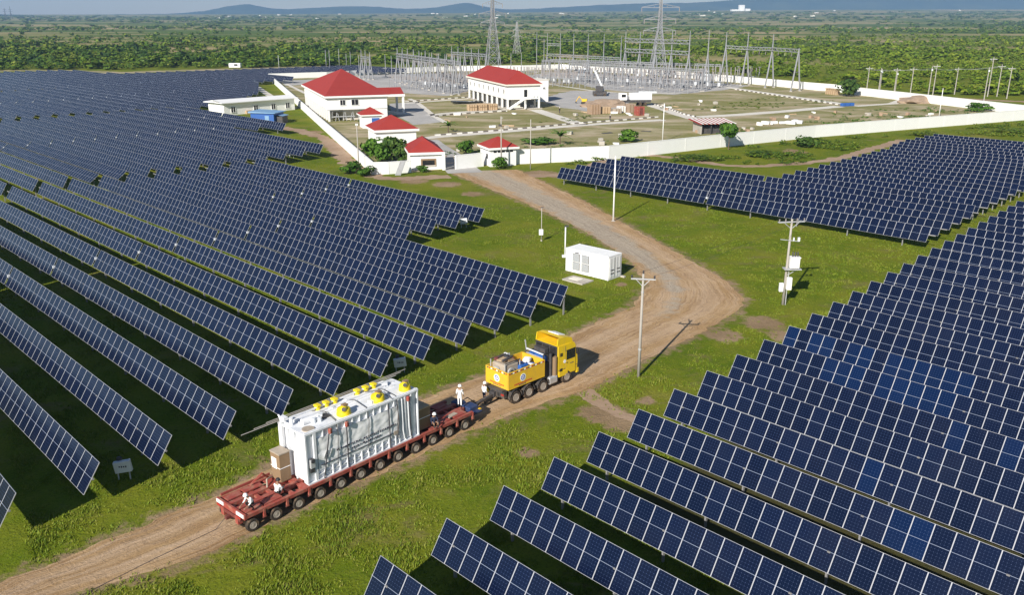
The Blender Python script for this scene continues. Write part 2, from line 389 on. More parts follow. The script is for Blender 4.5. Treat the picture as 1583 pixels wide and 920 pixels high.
def soil_colour(nt, p):
    n1 = noise_tex(nt, p, 0.25, 6); n2 = noise_tex(nt, p, 3.0, 5, 0.7)
    c = ramp(nt, n1, [(0.3, (0.25, 0.165, 0.10)), (0.55, (0.33, 0.225, 0.145)), (0.75, (0.40, 0.29, 0.20))])
    return mixc(nt, math_(nt, 'MULTIPLY', smooth(nt, n2, 0.4, 0.7), 0.35), c, (0.21, 0.14, 0.09))
def ground_material():
    m, nt, b = new_mat('grassland')
    p = pos(nt); sep = nt.nodes.new('ShaderNodeSeparateXYZ'); L(nt, p, sep.inputs[0])
    att = nt.nodes.new('ShaderNodeAttribute'); att.attribute_name = 'bare'
    big = noise_tex(nt, p, 0.09, 5, 0.6); mid = noise_tex(nt, p, 0.8, 6, 0.7, 0.6); fine = noise_tex(nt, p, 5.0, 4, 0.75)
    g = ramp(nt, big, [(0.28, (0.076, 0.128, 0.006)), (0.46, (0.122, 0.168, 0.008)), (0.60, (0.185, 0.198, 0.016)), (0.76, (0.24, 0.21, 0.055))])
    g = mixc(nt, math_(nt, 'MULTIPLY', smooth(nt, mid, 0.42, 0.66), 0.6), g, (0.185, 0.202, 0.020))
    g = mixc(nt, math_(nt, 'MULTIPLY', smooth(nt, fine, 0.45, 0.7), 0.6), g, (0.036, 0.062, 0.006))
    soil = soil_colour(nt, p)
    dry = math_(nt, 'MULTIPLY', smooth(nt, noise_tex(nt, mapping(nt, p, (0.16, 0.22, 0.1)), 1.0, 6, 0.72, 0.8), 0.52, 0.70), 0.75)
    g = mixc(nt, dry, g, mixc(nt, fine, (0.135, 0.105, 0.045), (0.235, 0.190, 0.085)))
    edge = math_(nt, 'ADD', att.outputs['Fac'], math_(nt, 'MULTIPLY', math_(nt, 'SUBTRACT', noise_tex(nt, p, 0.9, 6, 0.7), 0.5), 1.1))
    f = smooth(nt, edge, 0.38, 0.66)
    near = mixc(nt, math_(nt, 'MULTIPLY', f, 0.9), g, soil)
    wa = nt.nodes.new('ShaderNodeAttribute'); wa.attribute_name = 'row_shade'
    near = mixc(nt, math_(nt, 'MULTIPLY', wa.outputs['Fac'], 0.85), near, mixc(nt, mid, (0.030, 0.026, 0.014), (0.075, 0.060, 0.036)))  # dark brown soil tone, painted in for the shade among the right field rows
    # distant scrub country: olive ground, pale fields in strips
    st = mapping(nt, p, (0.0011, 0.0032, 0.001), (0, 0, R(12)))
    fields = noise_tex(nt, st, 1.0, 3, 0.5, 0.4)
    fine2 = noise_tex(nt, mapping(nt, p, (0.012, 0.02, 0.01)), 1.0, 5, 0.65)
    scrub = ramp(nt, fine2, [(0.3, (0.055, 0.095, 0.014)), (0.55, (0.10, 0.145, 0.020)), (0.75, (0.165, 0.18, 0.045))])
    fld = ramp(nt, noise_tex(nt, st, 2.7, 2), [(0.35, (0.15, 0.18, 0.045)), (0.52, (0.26, 0.235, 0.09)), (0.66, (0.46, 0.34, 0.20))])
    farc = mixc(nt, smooth(nt, fields, 0.45, 0.52), scrub, fld)
    fy = smooth(nt, math_(nt, 'ADD', sep.outputs[1], math_(nt, 'MULTIPLY', noise_tex(nt, p, 0.02, 3), 80.0)), 520, 640)
    c = mixc(nt, fy, near, farc)
    L(nt, c, b.inputs['Base Color']); b.inputs['Roughness'].default_value = 0.95; b.inputs['Specular IOR Level'].default_value = 0.1
    bump(nt, b, math_(nt, 'ADD', math_(nt, 'MULTIPLY', mid, 1.0), math_(nt, 'MULTIPLY', fine, 0.5)), 0.7, 0.25)
    return m
M['ground'] = ground_material()
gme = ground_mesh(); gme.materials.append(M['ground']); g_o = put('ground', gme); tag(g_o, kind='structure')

def road_material():
    m, nt, b = new_mat('dirt_road')
    p = pos(nt); uv = nt.nodes.new('ShaderNodeUVMap').outputs[0]
    s = nt.nodes.new('ShaderNodeSeparateXYZ'); L(nt, uv, s.inputs[0]); u, v = s.outputs[0], s.outputs[1]
    wob = math_(nt, 'MULTIPLY', math_(nt, 'SUBTRACT', noise_tex(nt, p, 0.10, 3), 0.5), 0.13)
    uu = math_(nt, 'ADD', u, wob)
    streak = noise_tex(nt, mapping(nt, uv, (14, 0.10, 1)), 1.0, 5, 0.65)
    streak2 = noise_tex(nt, mapping(nt, uv, (46, 0.16, 1)), 1.0, 4, 0.6)
    base = ramp(nt, noise_tex(nt, p, 0.22, 6, 0.62), [(0.28, (0.30, 0.182, 0.088)), (0.52, (0.43, 0.28, 0.142)), (0.76, (0.53, 0.37, 0.205))])
    base = mixc(nt, math_(nt, 'MULTIPLY', smooth(nt, streak, 0.42, 0.66), 0.7), base, (0.55, 0.395, 0.26))
    base = mixc(nt, math_(nt, 'MULTIPLY', smooth(nt, streak2, 0.50, 0.68), 0.65), base, (0.25, 0.155, 0.085))
    # two pale wheel ruts
    rut = None
    for c0 in (0.30, 0.68):
        r_ = math_(nt, 'SUBTRACT', 1.0, smooth(nt, math_(nt, 'ABSOLUTE', math_(nt, 'SUBTRACT', uu, c0)), 0.03, 0.16))
        rut = r_ if rut is None else math_(nt, 'MAXIMUM', rut, r_)
    base = mixc(nt, math_(nt, 'MULTIPLY', rut, 0.40), base, (0.56, 0.41, 0.28))
    # grey gravel laid from the bend to the gate
    att = nt.nodes.new('ShaderNodeAttribute'); att.attribute_name = 'gravel'
    gn = noise_tex(nt, p, 0.35, 6, 0.7)
    gf = smooth(nt, math_(nt, 'ADD', att.outputs['Fac'], math_(nt, 'MULTIPLY', math_(nt, 'SUBTRACT', gn, 0.5), 1.0)), 0.42, 0.70)
    gcol = ramp(nt, noise_tex(nt, p, 2.2, 5, 0.8), [(0.3, (0.33, 0.28, 0.215)), (0.7, (0.52, 0.45, 0.36))])
    gcol = mixc(nt, math_(nt, 'MULTIPLY', smooth(nt, streak, 0.45, 0.65), 0.45), gcol, (0.24, 0.205, 0.165))
    base = mixc(nt, math_(nt, 'MULTIPLY', gf, 0.85), base, gcol)
    clod = noise_tex(nt, p, 1.6, 6, 0.75, 0.5)
    base = mixc(nt, math_(nt, 'MULTIPLY', smooth(nt, clod, 0.54, 0.68), 0.5), base, (0.22, 0.145, 0.09))
    peb = noise_tex(nt, p, 6.0, 4, 0.8)
    base = mixc(nt, math_(nt, 'MULTIPLY', smooth(nt, peb, 0.55, 0.75), 0.35), base, (0.18, 0.12, 0.08))
    L(nt, base, b.inputs['Base Color']); b.inputs['Roughness'].default_value = 0.95; b.inputs['Specular IOR Level'].default_value = 0.1
    bump(nt, b, math_(nt, 'ADD', math_(nt, 'ADD', streak, streak2), math_(nt, 'ADD', math_(nt, 'MULTIPLY', peb, 0.5), clod)), 0.8, 0.12)
    return m
M['road'] = road_material()
def strip_mesh(name, A, B, z, mat, cross=10, wob=0.35, gravel=None, seed=1):
    A = np.array(A); B = np.array(B); n = len(A); rs = np.random.default_rng(seed)
    out = []
    for line, other in ((A, B), (B, A)):
        d = other - line; d /= np.linalg.norm(d, axis=1)[:, None] + 1e-9
        w_ = np.array([mnoise.fractal(Vector((x * 0.45, y * 0.45, seed)), 0.8, 2.0, 5) for x, y in line]) * wob
        out.append(line + d * w_[:, None])
    A, B = out
    t = np.linspace(0, 1, cross + 1)
    V = (A[:, None, :] * (1 - t)[None, :, None] + B[:, None, :] * t[None, :, None])
    along = np.r_[0, np.cumsum(np.hypot(*np.diff((A + B) / 2, axis=0).T))]
    verts = np.concatenate([V, np.full(V.shape[:2] + (1,), z)], -1).reshape(-1, 3)
    idx = np.arange(n * (cross + 1)).reshape(n, cross + 1)
    q = np.stack([idx[:-1, :-1], idx[:-1, 1:], idx[1:, 1:], idx[1:, :-1]], -1).reshape(-1, 4)
    UV = np.stack([np.broadcast_to(t[None, :], (n, cross + 1)), np.broadcast_to(along[:, None], (n, cross + 1))], -1).reshape(-1, 2)
    # face normals up
    a, b, c = verts[q[0, 0]], verts[q[0, 1]], verts[q[0, 2]]
    if np.cross(b - a, c - a)[2] < 0: q = q[:, ::-1]
    me = np_mesh(name, verts, q, [mat], uv=UV[q.ravel()])
    if gravel is not None:
        at = me.attributes.new('gravel', 'FLOAT', 'POINT')
        gv = np.array([gravel(x, y) for x, y, _ in verts]); at.data.foreach_set('value', gv.astype(np.float32))
    return me
bend = np.array(P(1045, 455)); gate_c = np.array(P(745, 272))
GCURVE = resample([P(1030, 490), P(1048, 462), P(1030, 425), P(985, 392), P(930, 358), P(850, 315), P(790, 285), P(740, 265)], 60)
def gravel_f(x, y):
    d = np.hypot(GCURVE[:, 0] - x, GCURVE[:, 1] - y); i = d.argmin()
    return max(0.0, 1.0 - d[i] / (3.3 + 0.05 * i)) * min(1, 0.6 + i / 50)
tag(put('dirt_road', strip_mesh('dirt_road', EDGE_L, EDGE_R, 0.012, M['road'], 14, 0.45, gravel_f, 3)), kind='structure')

def soil_mat(name, a, b_, green=0.0):
    m, nt, b = new_mat(name); p = pos(nt)
    c = ramp(nt, noise_tex(nt, p, 0.12, 6, 0.65), [(0.3, a), (0.7, b_)])
    c = mixc(nt, math_(nt, 'MULTIPLY', smooth(nt, noise_tex(nt, p, 1.1, 5, 0.7), 0.5, 0.7), 0.4), c, tuple(x * 0.6 for x in a))
    if green:
        gr = mixc(nt, noise_tex(nt, p, 0.8, 4), (0.13, 0.15, 0.030), (0.26, 0.24, 0.085))
        c = mixc(nt, math_(nt, 'MULTIPLY', smooth(nt, noise_tex(nt, mapping(nt, p, (0.05, 0.1, 0.05), (0, 0, R(20))), 1.0, 5, 0.65, 0.5), 0.5 - green * 0.2, 0.6), 0.9), c, gr)
    L(nt, c, b.inputs['Base Color']); b.inputs['Roughness'].default_value = 0.95; b.inputs['Specular IOR Level'].default_value = 0.1
    bump(nt, b, noise_tex(nt, p, 2.0, 5), 0.5, 0.1)
    return m
M['path'] = soil_mat('bare_path', (0.30, 0.20, 0.13), (0.42, 0.31, 0.22))
M['compound'] = soil_mat('dry_yard_ground', (0.40, 0.315, 0.205), (0.54, 0.455, 0.33), 0.85)
M['gravel'] = soil_mat('grey_gravel', (0.36, 0.35, 0.335), (0.50, 0.48, 0.46))
M['lane'] = soil_mat('pale_concrete', (0.62, 0.58, 0.51), (0.72, 0.68, 0.61))
def path_strip(name, px, width, z, mat, seed=5, wob=0.3, group=None):
    c = smooth_line(resample([P(*p) for p in px], 160), 15)
    t = np.gradient(c, axis=0); t /= np.linalg.norm(t, axis=1)[:, None]; nrm = np.c_[-t[:, 1], t[:, 0]]
    o = put(name, strip_mesh(name, c - nrm * width / 2, c + nrm * width / 2, z, mat, 3, wob, None, seed)); return tag(o, kind='structure')
path_strip('dirt_path', [(792, 271), (830, 272), (866, 273), (900, 262), (962, 238), (1040, 242), (1130, 258), (1200, 256), (1290, 247), (1400, 215)], 2.6, 0.008, M['path'], 8, 0.9)
path_strip('dirt_path', [(430, 196), (470, 203), (505, 215), (525, 235), (545, 258), (590, 277), (650, 275), (705, 272)], 3.4, 0.006, M['path'], 9, 1.3)
path_strip('dirt_path', [(902, 600), (925, 622), (955, 640), (985, 650)], 1.4, 0.008, M['path'], 10, 0.5)

# ------------------------------------------------------------------ solar fields
DIR = R(-46); EX = np.array((math.cos(DIR), math.sin(DIR))); NX = np.array((-math.sin(DIR), math.cos(DIR)))
MODW, MODL = 1.135, 2.07                          # the right hand fields use narrower modules
ZC = 1.92                                           # torque tube height
def SN(s, n): return EX * s + NX * n                # row coordinates to world
TILT = R(57.5)

def module_corner(u, v, tilt, off=0.0):
    """local point of a panel plane: x along the row, v (metres) up the slope from the tube"""
    c, s = math.cos(tilt), math.sin(tilt)
    return (u, c * v - s * off, ZC + s * v + c * off)
def string_arrays(x0, cnt, tilt, uoff=0, thick=0.04):
    """a run of modules as one slab: front face with UVs, back and rim"""
    x1 = x0 + cnt * MODW; h = MODL / 2
    F = [module_corner(x0, -h, tilt, 0.09), module_corner(x1, -h, tilt, 0.09), module_corner(x1, h, tilt, 0.09), module_corner(x0, h, tilt, 0.09)]
    B = [module_corner(x0, -h, tilt, 0.05), module_corner(x1, -h, tilt, 0.05), module_corner(x1, h, tilt, 0.05), module_corner(x0, h, tilt, 0.05)]
    return F, B, cnt, uoff
def string_mesh(name, runs, tilt, extra=None):
    """runs: list of (x0, count); extra: MB with tube and posts"""
    mb = MB(); mb.mi('panel'); uvs = []
    off = 0
    for x0, cnt in runs:
        F, B, c, _ = string_arrays(x0, cnt, tilt)
        mb.add(F, [(0, 1, 2, 3)], 'panel'); uvs += [(off, 0), (off + cnt, 0), (off + cnt, 1), (off, 1)]
        mb.add(B, [(3, 2, 1, 0)], 'backsheet'); uvs += [(0, 0)] * 4
        o = len(mb.v) - 8
        for k in range(4):
            a, b = k, (k + 1) % 4
            mb.f.append((o + b, o + a, o + 4 + a, o + 4 + b)); mb.m.append(mb.mi('alu')); uvs += [(0, 0)] * 4
        off += cnt + 3
    if extra is not None:
        k0 = len(mb.v)
        for f, mi_ in zip(extra.f, extra.m):
            mb.f.append(tuple(k0 + i for i in f)); mb.m.append(mb.mi(extra.mats[mi_])); uvs += [(0, 0)] * len(f)
        mb.v += extra.v
    me = mb.mesh(name)
    l = me.uv_layers.new(name='UVMap'); l.data.foreach_set('uv', np.array(uvs, dtype=np.float32).ravel())
    return me
_mod = {}
def module_mesh(tilt):
    k = (round(tilt, 3), MODW)
    if k not in _mod: _mod[k] = string_mesh('solar_panel', [(-MODW / 2 + 0.006, 1)], tilt)
    return _mod[k]
_post = {}
def post_mesh():
    if 'p' not in _post:
        mb = MB(); mb.box((0, 0, (ZC - 0.06) / 2 - 0.2), (0.10, 0.16, ZC - 0.06 + 0.4), 'post_steel'); mb.box((0, 0, ZC - 0.02), (0.16, 0.22, 0.20), 'post_steel')
        _post['p'] = mb.mesh('post')
    return _post['p']

def visible(s, n, margin=40):
    X, Y = SN(s, n)
    if Y < 8: return False
    u, v = proj(X, Y, 1.9); return -margin < u < W_PX + margin and v < H_PX + 2 * margin
n_mod = 0
def tracker(s0, s1, n, label, group, tilt=TILT, slit=None, blue=None, side='r'):
    """one tracker row: tube on posts carrying modules between s0 and s1 (s along the row); modules are set out from the road end"""
    global n_mod
    cs = [s for s in np.arange(s0, s1 + 0.01, 0.5)]
    vis = [s for s in cs if visible(s, n)]
    if not vis: return None
    if slit is not None and s0 + 3 < slit < s1 - 3:
        slit = s1 - int((s1 - slit) / MODW) * MODW - 0.22 if side == 'r' else s0 + int((slit - s0) / MODW) * MODW + 0.22
    ctr = SN((s0 + s1) / 2, n); half = (s1 - s0) / 2
    dmin = min(np.linalg.norm(SN(s, n)) for s in vis)
    # runs of modules either side of the drive slit, in local x (0 = middle)
    runs = []
    if slit is not None and s0 + 3 < slit < s1 - 3:
        for a, b in ((s0, slit - 0.215), (slit + 0.215, s1)):
            c = int((b - a) / MODW + 0.02); runs.append(((a if a == s0 and side == 'l' else (b - c * MODW if a == s0 else a)) - (s0 + s1) / 2, c))
        runs[1] = (s1 - (s0 + s1) / 2 - runs[1][1] * MODW, runs[1][1]) if side == 'r' else runs[1]
    else:
        c = int((s1 - s0) / MODW); runs.append((half - c * MODW if side == 'r' else -half, c))
    posts = np.arange(-half + 1.2, half, 7.35)
    loc = (ctr[0], ctr[1], 0)
    def tube(mb):
        mb.cyl((-half - 0.05, 0, ZC), (half + 0.05, 0, ZC), 0.075, 'post_steel', n=8)
        if slit is not None and s0 + 3 < slit < s1 - 3:
            x = slit - (s0 + s1) / 2
            mb.box((x, -0.10, ZC), (0.2, 0.24, 0.26), 'grey_box')
    if dmin > 118:
        mb = MB(); tube(mb)
        for x in posts: mb.box((x, 0, ZC / 2 - 0.1), (0.12, 0.16, ZC + 0.2), 'post_steel')
        o = put('solar_tracker_row', string_mesh('solar_tracker_row', runs, tilt, mb), None, loc, DIR)
        return tag(o, label, 'solar row', group)
    root = thing('solar_tracker_row', loc, DIR, label, 'solar row', group)
    mb = MB(); tube(mb); mb.build('torque_tube', root)
    for x in posts: put('post', post_mesh(), root, (x, 0, 0))
    keep = []; mm = module_mesh(tilt); left = 98
    for x0, c in runs:
        i = 0
        while i < c:
            xs = x0 + (i + 0.5) * MODW; s = (s0 + s1) / 2 + xs; X, Y = SN(s, n)
            u, v = proj(X, Y, ZC) if Y > 8 else (-999, 0)
            if math.hypot(X, Y) < 78 and -40 < u < W_PX + 40 and v < H_PX + 60 and left > 0:
                o = put('solar_panel', mm, root, (xs, 0, 0)); left -= 1; n_mod += 1
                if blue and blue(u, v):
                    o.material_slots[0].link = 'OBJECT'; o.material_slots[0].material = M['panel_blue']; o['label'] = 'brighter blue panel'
                i += 1
            else:
                j = i
                while j < c:
                    xs2 = x0 + (j + 0.5) * MODW; s = (s0 + s1) / 2 + xs2; X, Y = SN(s, n)
                    u, v = proj(X, Y, ZC) if Y > 8 else (-999, 0)
                    if math.hypot(X, Y) < 78 and -40 < u < W_PX + 40 and v < H_PX + 60 and left > 0: break
                    j += 1
                keep.append((x0 + i * MODW, j - i)); i = j
    if keep:
        o = put('panel_string', string_mesh('panel_string', keep, tilt), root)
        if sum(k[1] for k in keep) > 1: o['kind'] = 'stuff'
    return root

def jit(a=1.2): return TILT + R(random.uniform(-a, a))
# left field: rows every 4.6 m, trackers of 100 m with a drive slit in the middle, service aisles between
def left_end(n):
    pts = [(5, -49.4), (14.5, -50.2), (61.5, -54.9)]
    return float(np.interp(n, [p[0] for p in pts], [p[1] for p in pts]))
ENDS = [(k_, p) for k_, p in (((273, 166), 0), ((322, 163), 0), ((399, 140), 0), ((399, 127), 0), ((385, 123), 0))]
far_n = []; far_s = []
for (u, v), _ in ENDS:
    a = np.array(P(u, v, 2.5)); far_s.append(a @ EX); far_n.append(a @ NX)
wallA = np.array(P(416, 121.8)); wallB = np.array(P(505, 119))
o_ = np.argsort(far_n); far_n = np.array(far_n)[o_]; far_s = np.array(far_s)[o_]
GL = 'tracker rows of the left solar field'
row_no = 0
for k in range(-2, 58):
    n = 14.0 + 4.6 * k; row_no += 1
    sl_lim = float(np.interp(n, [60, 124, 151, 158, 270], [-470, -481, -476, -428, -412]))
    segs = []
    if k <= 10: segs.append((left_end(n), -151.6, -101.0, 1))
    elif k <= 14: segs.append((-85.6 - 0.5 * (k - 11), -151.0, -119.0, 1))
    a2 = -153.4 if k <= 18 else None
    if k <= 18: segs.append((-153.4 if k <= 14 else -154.0 - 0.8 * (k - 15), -257.5 - 0.10 * k, -205.0, 2))
    elif k <= 21: segs.append((-203.0 + 4 * (k - 19), -258.5, -229.0, 2))
    if n < 205:
        s3 = -261.5 - 0.12 * k if k <= 21 else float(np.interp(n, far_n, far_s)) if n > far_n[0] else -262.5
        s3 = min(s3, -260.0)
        if s3 > -345: segs.append((s3, -361.5, -311.0, 3)); segs.append((-363.2, sl_lim, None, 4))
        else: segs.append((s3, sl_lim, None, 4))
    else:
        t = (n - wallA @ NX) / ((wallB - wallA) @ NX); s3 = float((wallA + (wallB - wallA) * t) @ EX) - 4.0
        segs.append((s3, sl_lim - 12, None, 4))
    for (b_, a_, slit, blk) in segs:
        if a_ < sl_lim: a_ = sl_lim if sl_lim < b_ - 6 else a_
        if b_ - a_ < 5: continue
        tl = jit()
        if blk == 2 and k in (8, 9): tl = TILT - R(20)
        if blk == 2 and k in (3, 4): tl = TILT - R(4)
        if blk == 3 and k in (13, 14, 15, 16): tl = TILT - R(12)
        tracker(a_, b_, n, 'dark blue solar row, %s from the front in the %s block of the left field' % (ordinal(row_no), ['', 'nearest', 'second', 'third', 'farthest'][blk]), GL, tl, slit)
# right field in the foreground
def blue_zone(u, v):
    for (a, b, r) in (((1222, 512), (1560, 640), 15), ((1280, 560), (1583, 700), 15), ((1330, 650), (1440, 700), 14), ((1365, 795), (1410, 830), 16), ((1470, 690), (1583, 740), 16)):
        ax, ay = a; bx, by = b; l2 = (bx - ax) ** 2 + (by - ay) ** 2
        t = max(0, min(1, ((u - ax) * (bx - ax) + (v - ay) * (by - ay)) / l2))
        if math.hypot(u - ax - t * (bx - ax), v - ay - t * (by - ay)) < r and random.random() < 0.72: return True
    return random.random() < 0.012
MODW = 1.08
GR_ = 'tracker rows of the right solar field'
for k in range(-1, 27):
    n = 20.45 + 4.475 * k
    s_l = float(np.interp(n, [16, 48, 92, 140], [-30.6, -33.0, -35.6, -38.5]))
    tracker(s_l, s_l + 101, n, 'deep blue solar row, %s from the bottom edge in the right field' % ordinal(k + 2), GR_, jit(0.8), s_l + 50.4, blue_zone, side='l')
GF = 'tracker rows of the far right solar field'
for k in range(0, 22):
    n = 111.2 + 4.45 * k
    s_l = -103.3 - 0.25 * k if k < 5 else float(np.interp(k, [5, 15, 16, 18, 21], [-73.2, -74.6, -76, -77, -76.4]))
    s_r = float(np.interp(n, [109, 152, 210], [-39.3, -42.0, -44]))
    tracker(s_l, s_r, n, 'deep blue solar row, %s from the grass in the far right field' % ordinal(k + 1), GF, jit(0.8), -73.0 if k < 5 else None, None, side='l')
print('modules', n_mod)

# ------------------------------------------------------------------ compound: ground, lanes, walls
def sheet(name, px, z, mat, jitter=0.0, seed=3):
    poly = [P(*p) for p in px]
    pts = resample(poly + [poly[0]], 240)[:-1]
    if jitter: pts = np.array([(x + jitter * mnoise.fractal(Vector((x * 0.12, y * 0.12, seed)), 0.8, 2.0, 4), y + jitter * mnoise.fractal(Vector((x * 0.12, y * 0.12, seed + 9)), 0.8, 2.0, 4)) for x, y in pts])
    bm = bmesh.new(); vs = [bm.verts.new((x, y, z)) for x, y in pts]; f = bm.faces.new(vs)
    bm.normal_update()
    if f.normal.z < 0: f.normal_flip()
    bmesh.ops.triangulate(bm, faces=bm.faces[:])
    me = bpy.data.meshes.new(name); bm.to_mesh(me); bm.free(); me.materials.append(mat)
    return tag(put(name, me), kind='structure')
sheet('compound_ground', [(577, 268), (418, 121), (505, 118.6), (590, 113.5), (700, 109.3), (808, 108.5), (866, 106.5), (1013, 116), (1115, 125), (1260, 139), (1321, 146), (1532, 171), (1588, 181), (1260, 211), (1113, 227), (940, 246), (800, 253), (760, 256), (705, 260), (631, 267)], 0.010, M['compound'])
sheet('gravel_yard', [(540, 117), (560, 127), (600, 142), (690, 148), (735, 138), (735, 118), (700, 113), (600, 114)], 0.016, M['gravel'], 1.0)
sheet('gravel_yard', [(800, 121), (870, 121), (885, 127), (930, 138), (985, 143), (1040, 146), (1120, 139), (1160, 132), (1110, 128), (1010, 118), (880, 111), (830, 114)], 0.016, M['gravel'], 1.0)
sheet('gravel_yard', [(836, 152), (880, 140), (935, 140), (985, 150), (960, 170), (905, 172), (860, 165)], 0.014, M['gravel'], 2.0)
sheet('gravel_yard', [(430, 124), (470, 123), (512, 121), (505, 126), (470, 131), (442, 132)], 0.014, M['gravel'], 1.0)
sheet('forecourt', [(602, 160), (642, 157), (688, 188), (640, 193), (604, 174)], 0.020, M['gravel'], 0.3)
def lane(name, px, width, mat='lane', z=0.028): return path_strip(name, px, width, z, M[mat], 12, 0.12)
lane('concrete_lane', [(645, 216), (665, 212), (760, 205), (830, 199), (890, 194), (960, 189), (1030, 185)], 3.6)
lane('concrete_lane', [(826, 169), (850, 177), (878, 186), (900, 193)], 4.2)
lane('concrete_lane', [(625, 160), (660, 157), (700, 154), (728, 152)], 2.4)
lane('concrete_lane', [(660, 178), (700, 174), (745, 171), (790, 169)], 3.0)
lane('concrete_lane', [(1000, 161), (1025, 168), (1050, 177), (1075, 184), (1110, 184)], 4.0)
lane('concrete_lane', [(1075, 181), (1130, 178), (1200, 173), (1300, 164)], 4.6)
lane('concrete_lane', [(1120, 134), (1160, 140), (1230, 150), (1320, 163)], 4.0)
lane('concrete_lane', [(1320, 164), (1380, 160), (1400, 152)], 3.0)
lane('concrete_lane', [(840, 128), (870, 133), (930, 142), (1000, 145), (1060, 143)], 2.0)
lane('concrete_lane', [(690, 190), (672, 180), (645, 158), (632, 152)], 1.6)
lane('concrete_lane', [(440, 128), (470, 143), (500, 155)], 1.6)
lane('concrete_lane', [(397, 134), (410, 143), (424, 152)], 2.6)
lane('concrete_lane', [(432, 168), (460, 166)], 3.0)
lane('gate_drive', [(720, 268), (706, 254), (690, 240), (668, 226), (655, 216)], 6.5, 'gravel', 0.024)

path_strip('field_margin', [(-40, 109.5), (60, 108.5), (130, 110), (180, 112.5), (240, 110), (300, 108), (400, 105.2), (470, 103), (540, 101.5)], 15, 0.01, M['compound'], 15, 3.0)
path_strip('field_margin', [(1450, 150), (1500, 153), (1583, 157), (1640, 159)], 5, 0.01, M['path'], 16, 1.0)
def checker_kerb_mat():
    m, nt, b = new_mat('black_white_kerb'); uv = nt.nodes.new('ShaderNodeTexCoord').outputs['UV']
    s = nt.nodes.new('ShaderNodeSeparateXYZ'); L(nt, uv, s.inputs[0])
    f = math_(nt, 'GREATER_THAN', math_(nt, 'FRACT', s.outputs[0]), 0.5)
    L(nt, mixc(nt, f, (0.74, 0.72, 0.68), (0.16, 0.14, 0.12)), b.inputs['Base Color']); b.inputs['Roughness'].default_value = 0.8
    return m
M['kerb'] = checker_kerb_mat()
def kerb(px, label, per=3.0):
    c = smooth_line(resample([P(*p) for p in px], 60), 5)
    al = np.r_[0, np.cumsum(np.hypot(*np.diff(c, axis=0).T))]
    t = np.gradient(c, axis=0); t /= np.linalg.norm(t, axis=1)[:, None]; nr = np.c_[-t[:, 1], t[:, 0]]
    mb = MB(); uvs = []
    for i in range(len(c) - 1):
        a, b = c[i], c[i + 1]; na, nb = nr[i] * 0.22, nr[i + 1] * 0.22
        vs = [(*(a - na), 0), (*(b - nb), 0), (*(b + nb), 0), (*(a + na), 0), (*(a - na), .32), (*(b - nb), .32), (*(b + nb), .32), (*(a + na), .32)]
        mb.add(vs, [(4, 5, 6, 7), (0, 1, 5, 4), (2, 3, 7, 6)], 'kerb')
        ua, ub = al[i] / per, al[i + 1] / per
        uvs += [(ua, 0), (ub, 0), (ub, 1), (ua, 1)] * 1 + [(ua, 0), (ub, 0), (ub, 1), (ua, 1)] + [(ub, 0), (ua, 0), (ua, 1), (ub, 1)]
    me = mb.mesh('kerb'); l = me.uv_layers.new(name='UVMap'); l.data.foreach_set('uv', np.array(uvs, dtype=np.float32).ravel())
    return tag(put('kerb', me), kind='structure')
kerb([(668, 210), (760, 203), (830, 197), (890, 191), (960, 186), (1020, 181)], '')
kerb([(625, 157.5), (660, 155), (700, 152), (728, 150)], '')
kerb([(1006, 160), (1030, 166.5), (1055, 176), (1076, 181)], '')
kerb([(1135, 138), (1160, 141.5), (1230, 152), (1310, 164)], '', 3.2)
kerb([(665, 181), (700, 177), (745, 174), (785, 172)], '')

WALL_MAT = 'wall_white'
def wall(px, h, label, name='boundary_wall', thick=0.3, world=False, gaps=()):
    pts = px if world else [P(*p) for p in px]
    root = thing(name, (pts[0][0], pts[0][1], 0), 0, label, 'wall', 'boundary wall lengths of the compound')
    mb = MB(); cap = MB()
    o = Vector((pts[0][0], pts[0][1], 0))
    for (ax, ay), (bx, by) in zip(pts[:-1], pts[1:]):
        d = Vector((bx - ax, by - ay, 0)); ln = d.length; rz = math.atan2(d.y, d.x)
        c = Vector(((ax + bx) / 2, (ay + by) / 2, 0)) - o
        mb.box((c.x, c.y, h / 2 - 0.1), (ln, thick, h + 0.2 - 0.002), WALL_MAT, rz)
        cap.box((c.x, c.y, h + 0.04), (ln + 0.05, thick + 0.08, 0.08), WALL_MAT, rz)
        k = max(1, int(ln / 9.0))
        for i in range(k + 1):
            q = Vector((ax, ay, 0)).lerp(Vector((bx, by, 0)), i / k) - o
            mb.box((q.x, q.y, h / 2 - 0.05), (0.36, thick + 0.05, h + 0.04), WALL_MAT, rz)
    mb.build('wall_panels', root); cap.build('coping', root)
    return root
wall([(576, 269), (500, 199.5), (416, 121.8)], 2.25, 'long white side wall running back along the left solar field')
wall([(416, 121.8), (505, 119), (590, 113.8)], 2.4, 'white rear wall behind the big red roofed hall')
wall([(590, 113.8), (700, 109.5), (808, 108.5), (866, 106.5)], 2.6, 'white rear wall behind the left switchyard')
wall([(866, 106.5), (1013, 116), (1115, 125), (1260, 139), (1303, 142.5)], 2.7, 'white rear wall behind the tall gantries, ending at a bush')
wall([(1321, 146), (1440, 160), (1532, 171), (1598, 179)], 2.7, 'white rear wall right of the bush, meeting the front wall')
wall([(575.5, 269.5), (600, 269), (634, 266.5)], 2.2, 'short white front wall at the left corner near bushes')
wall([(705, 261.5), (746, 257)], 2.6, 'short white front wall between gate and small guardhouse')
wall([(797, 253.6), (940, 247), (1113, 227.5), (1260, 212), (1420, 198.5), (1598, 184)], 2.8, 'long white front wall running right from the guardhouse')
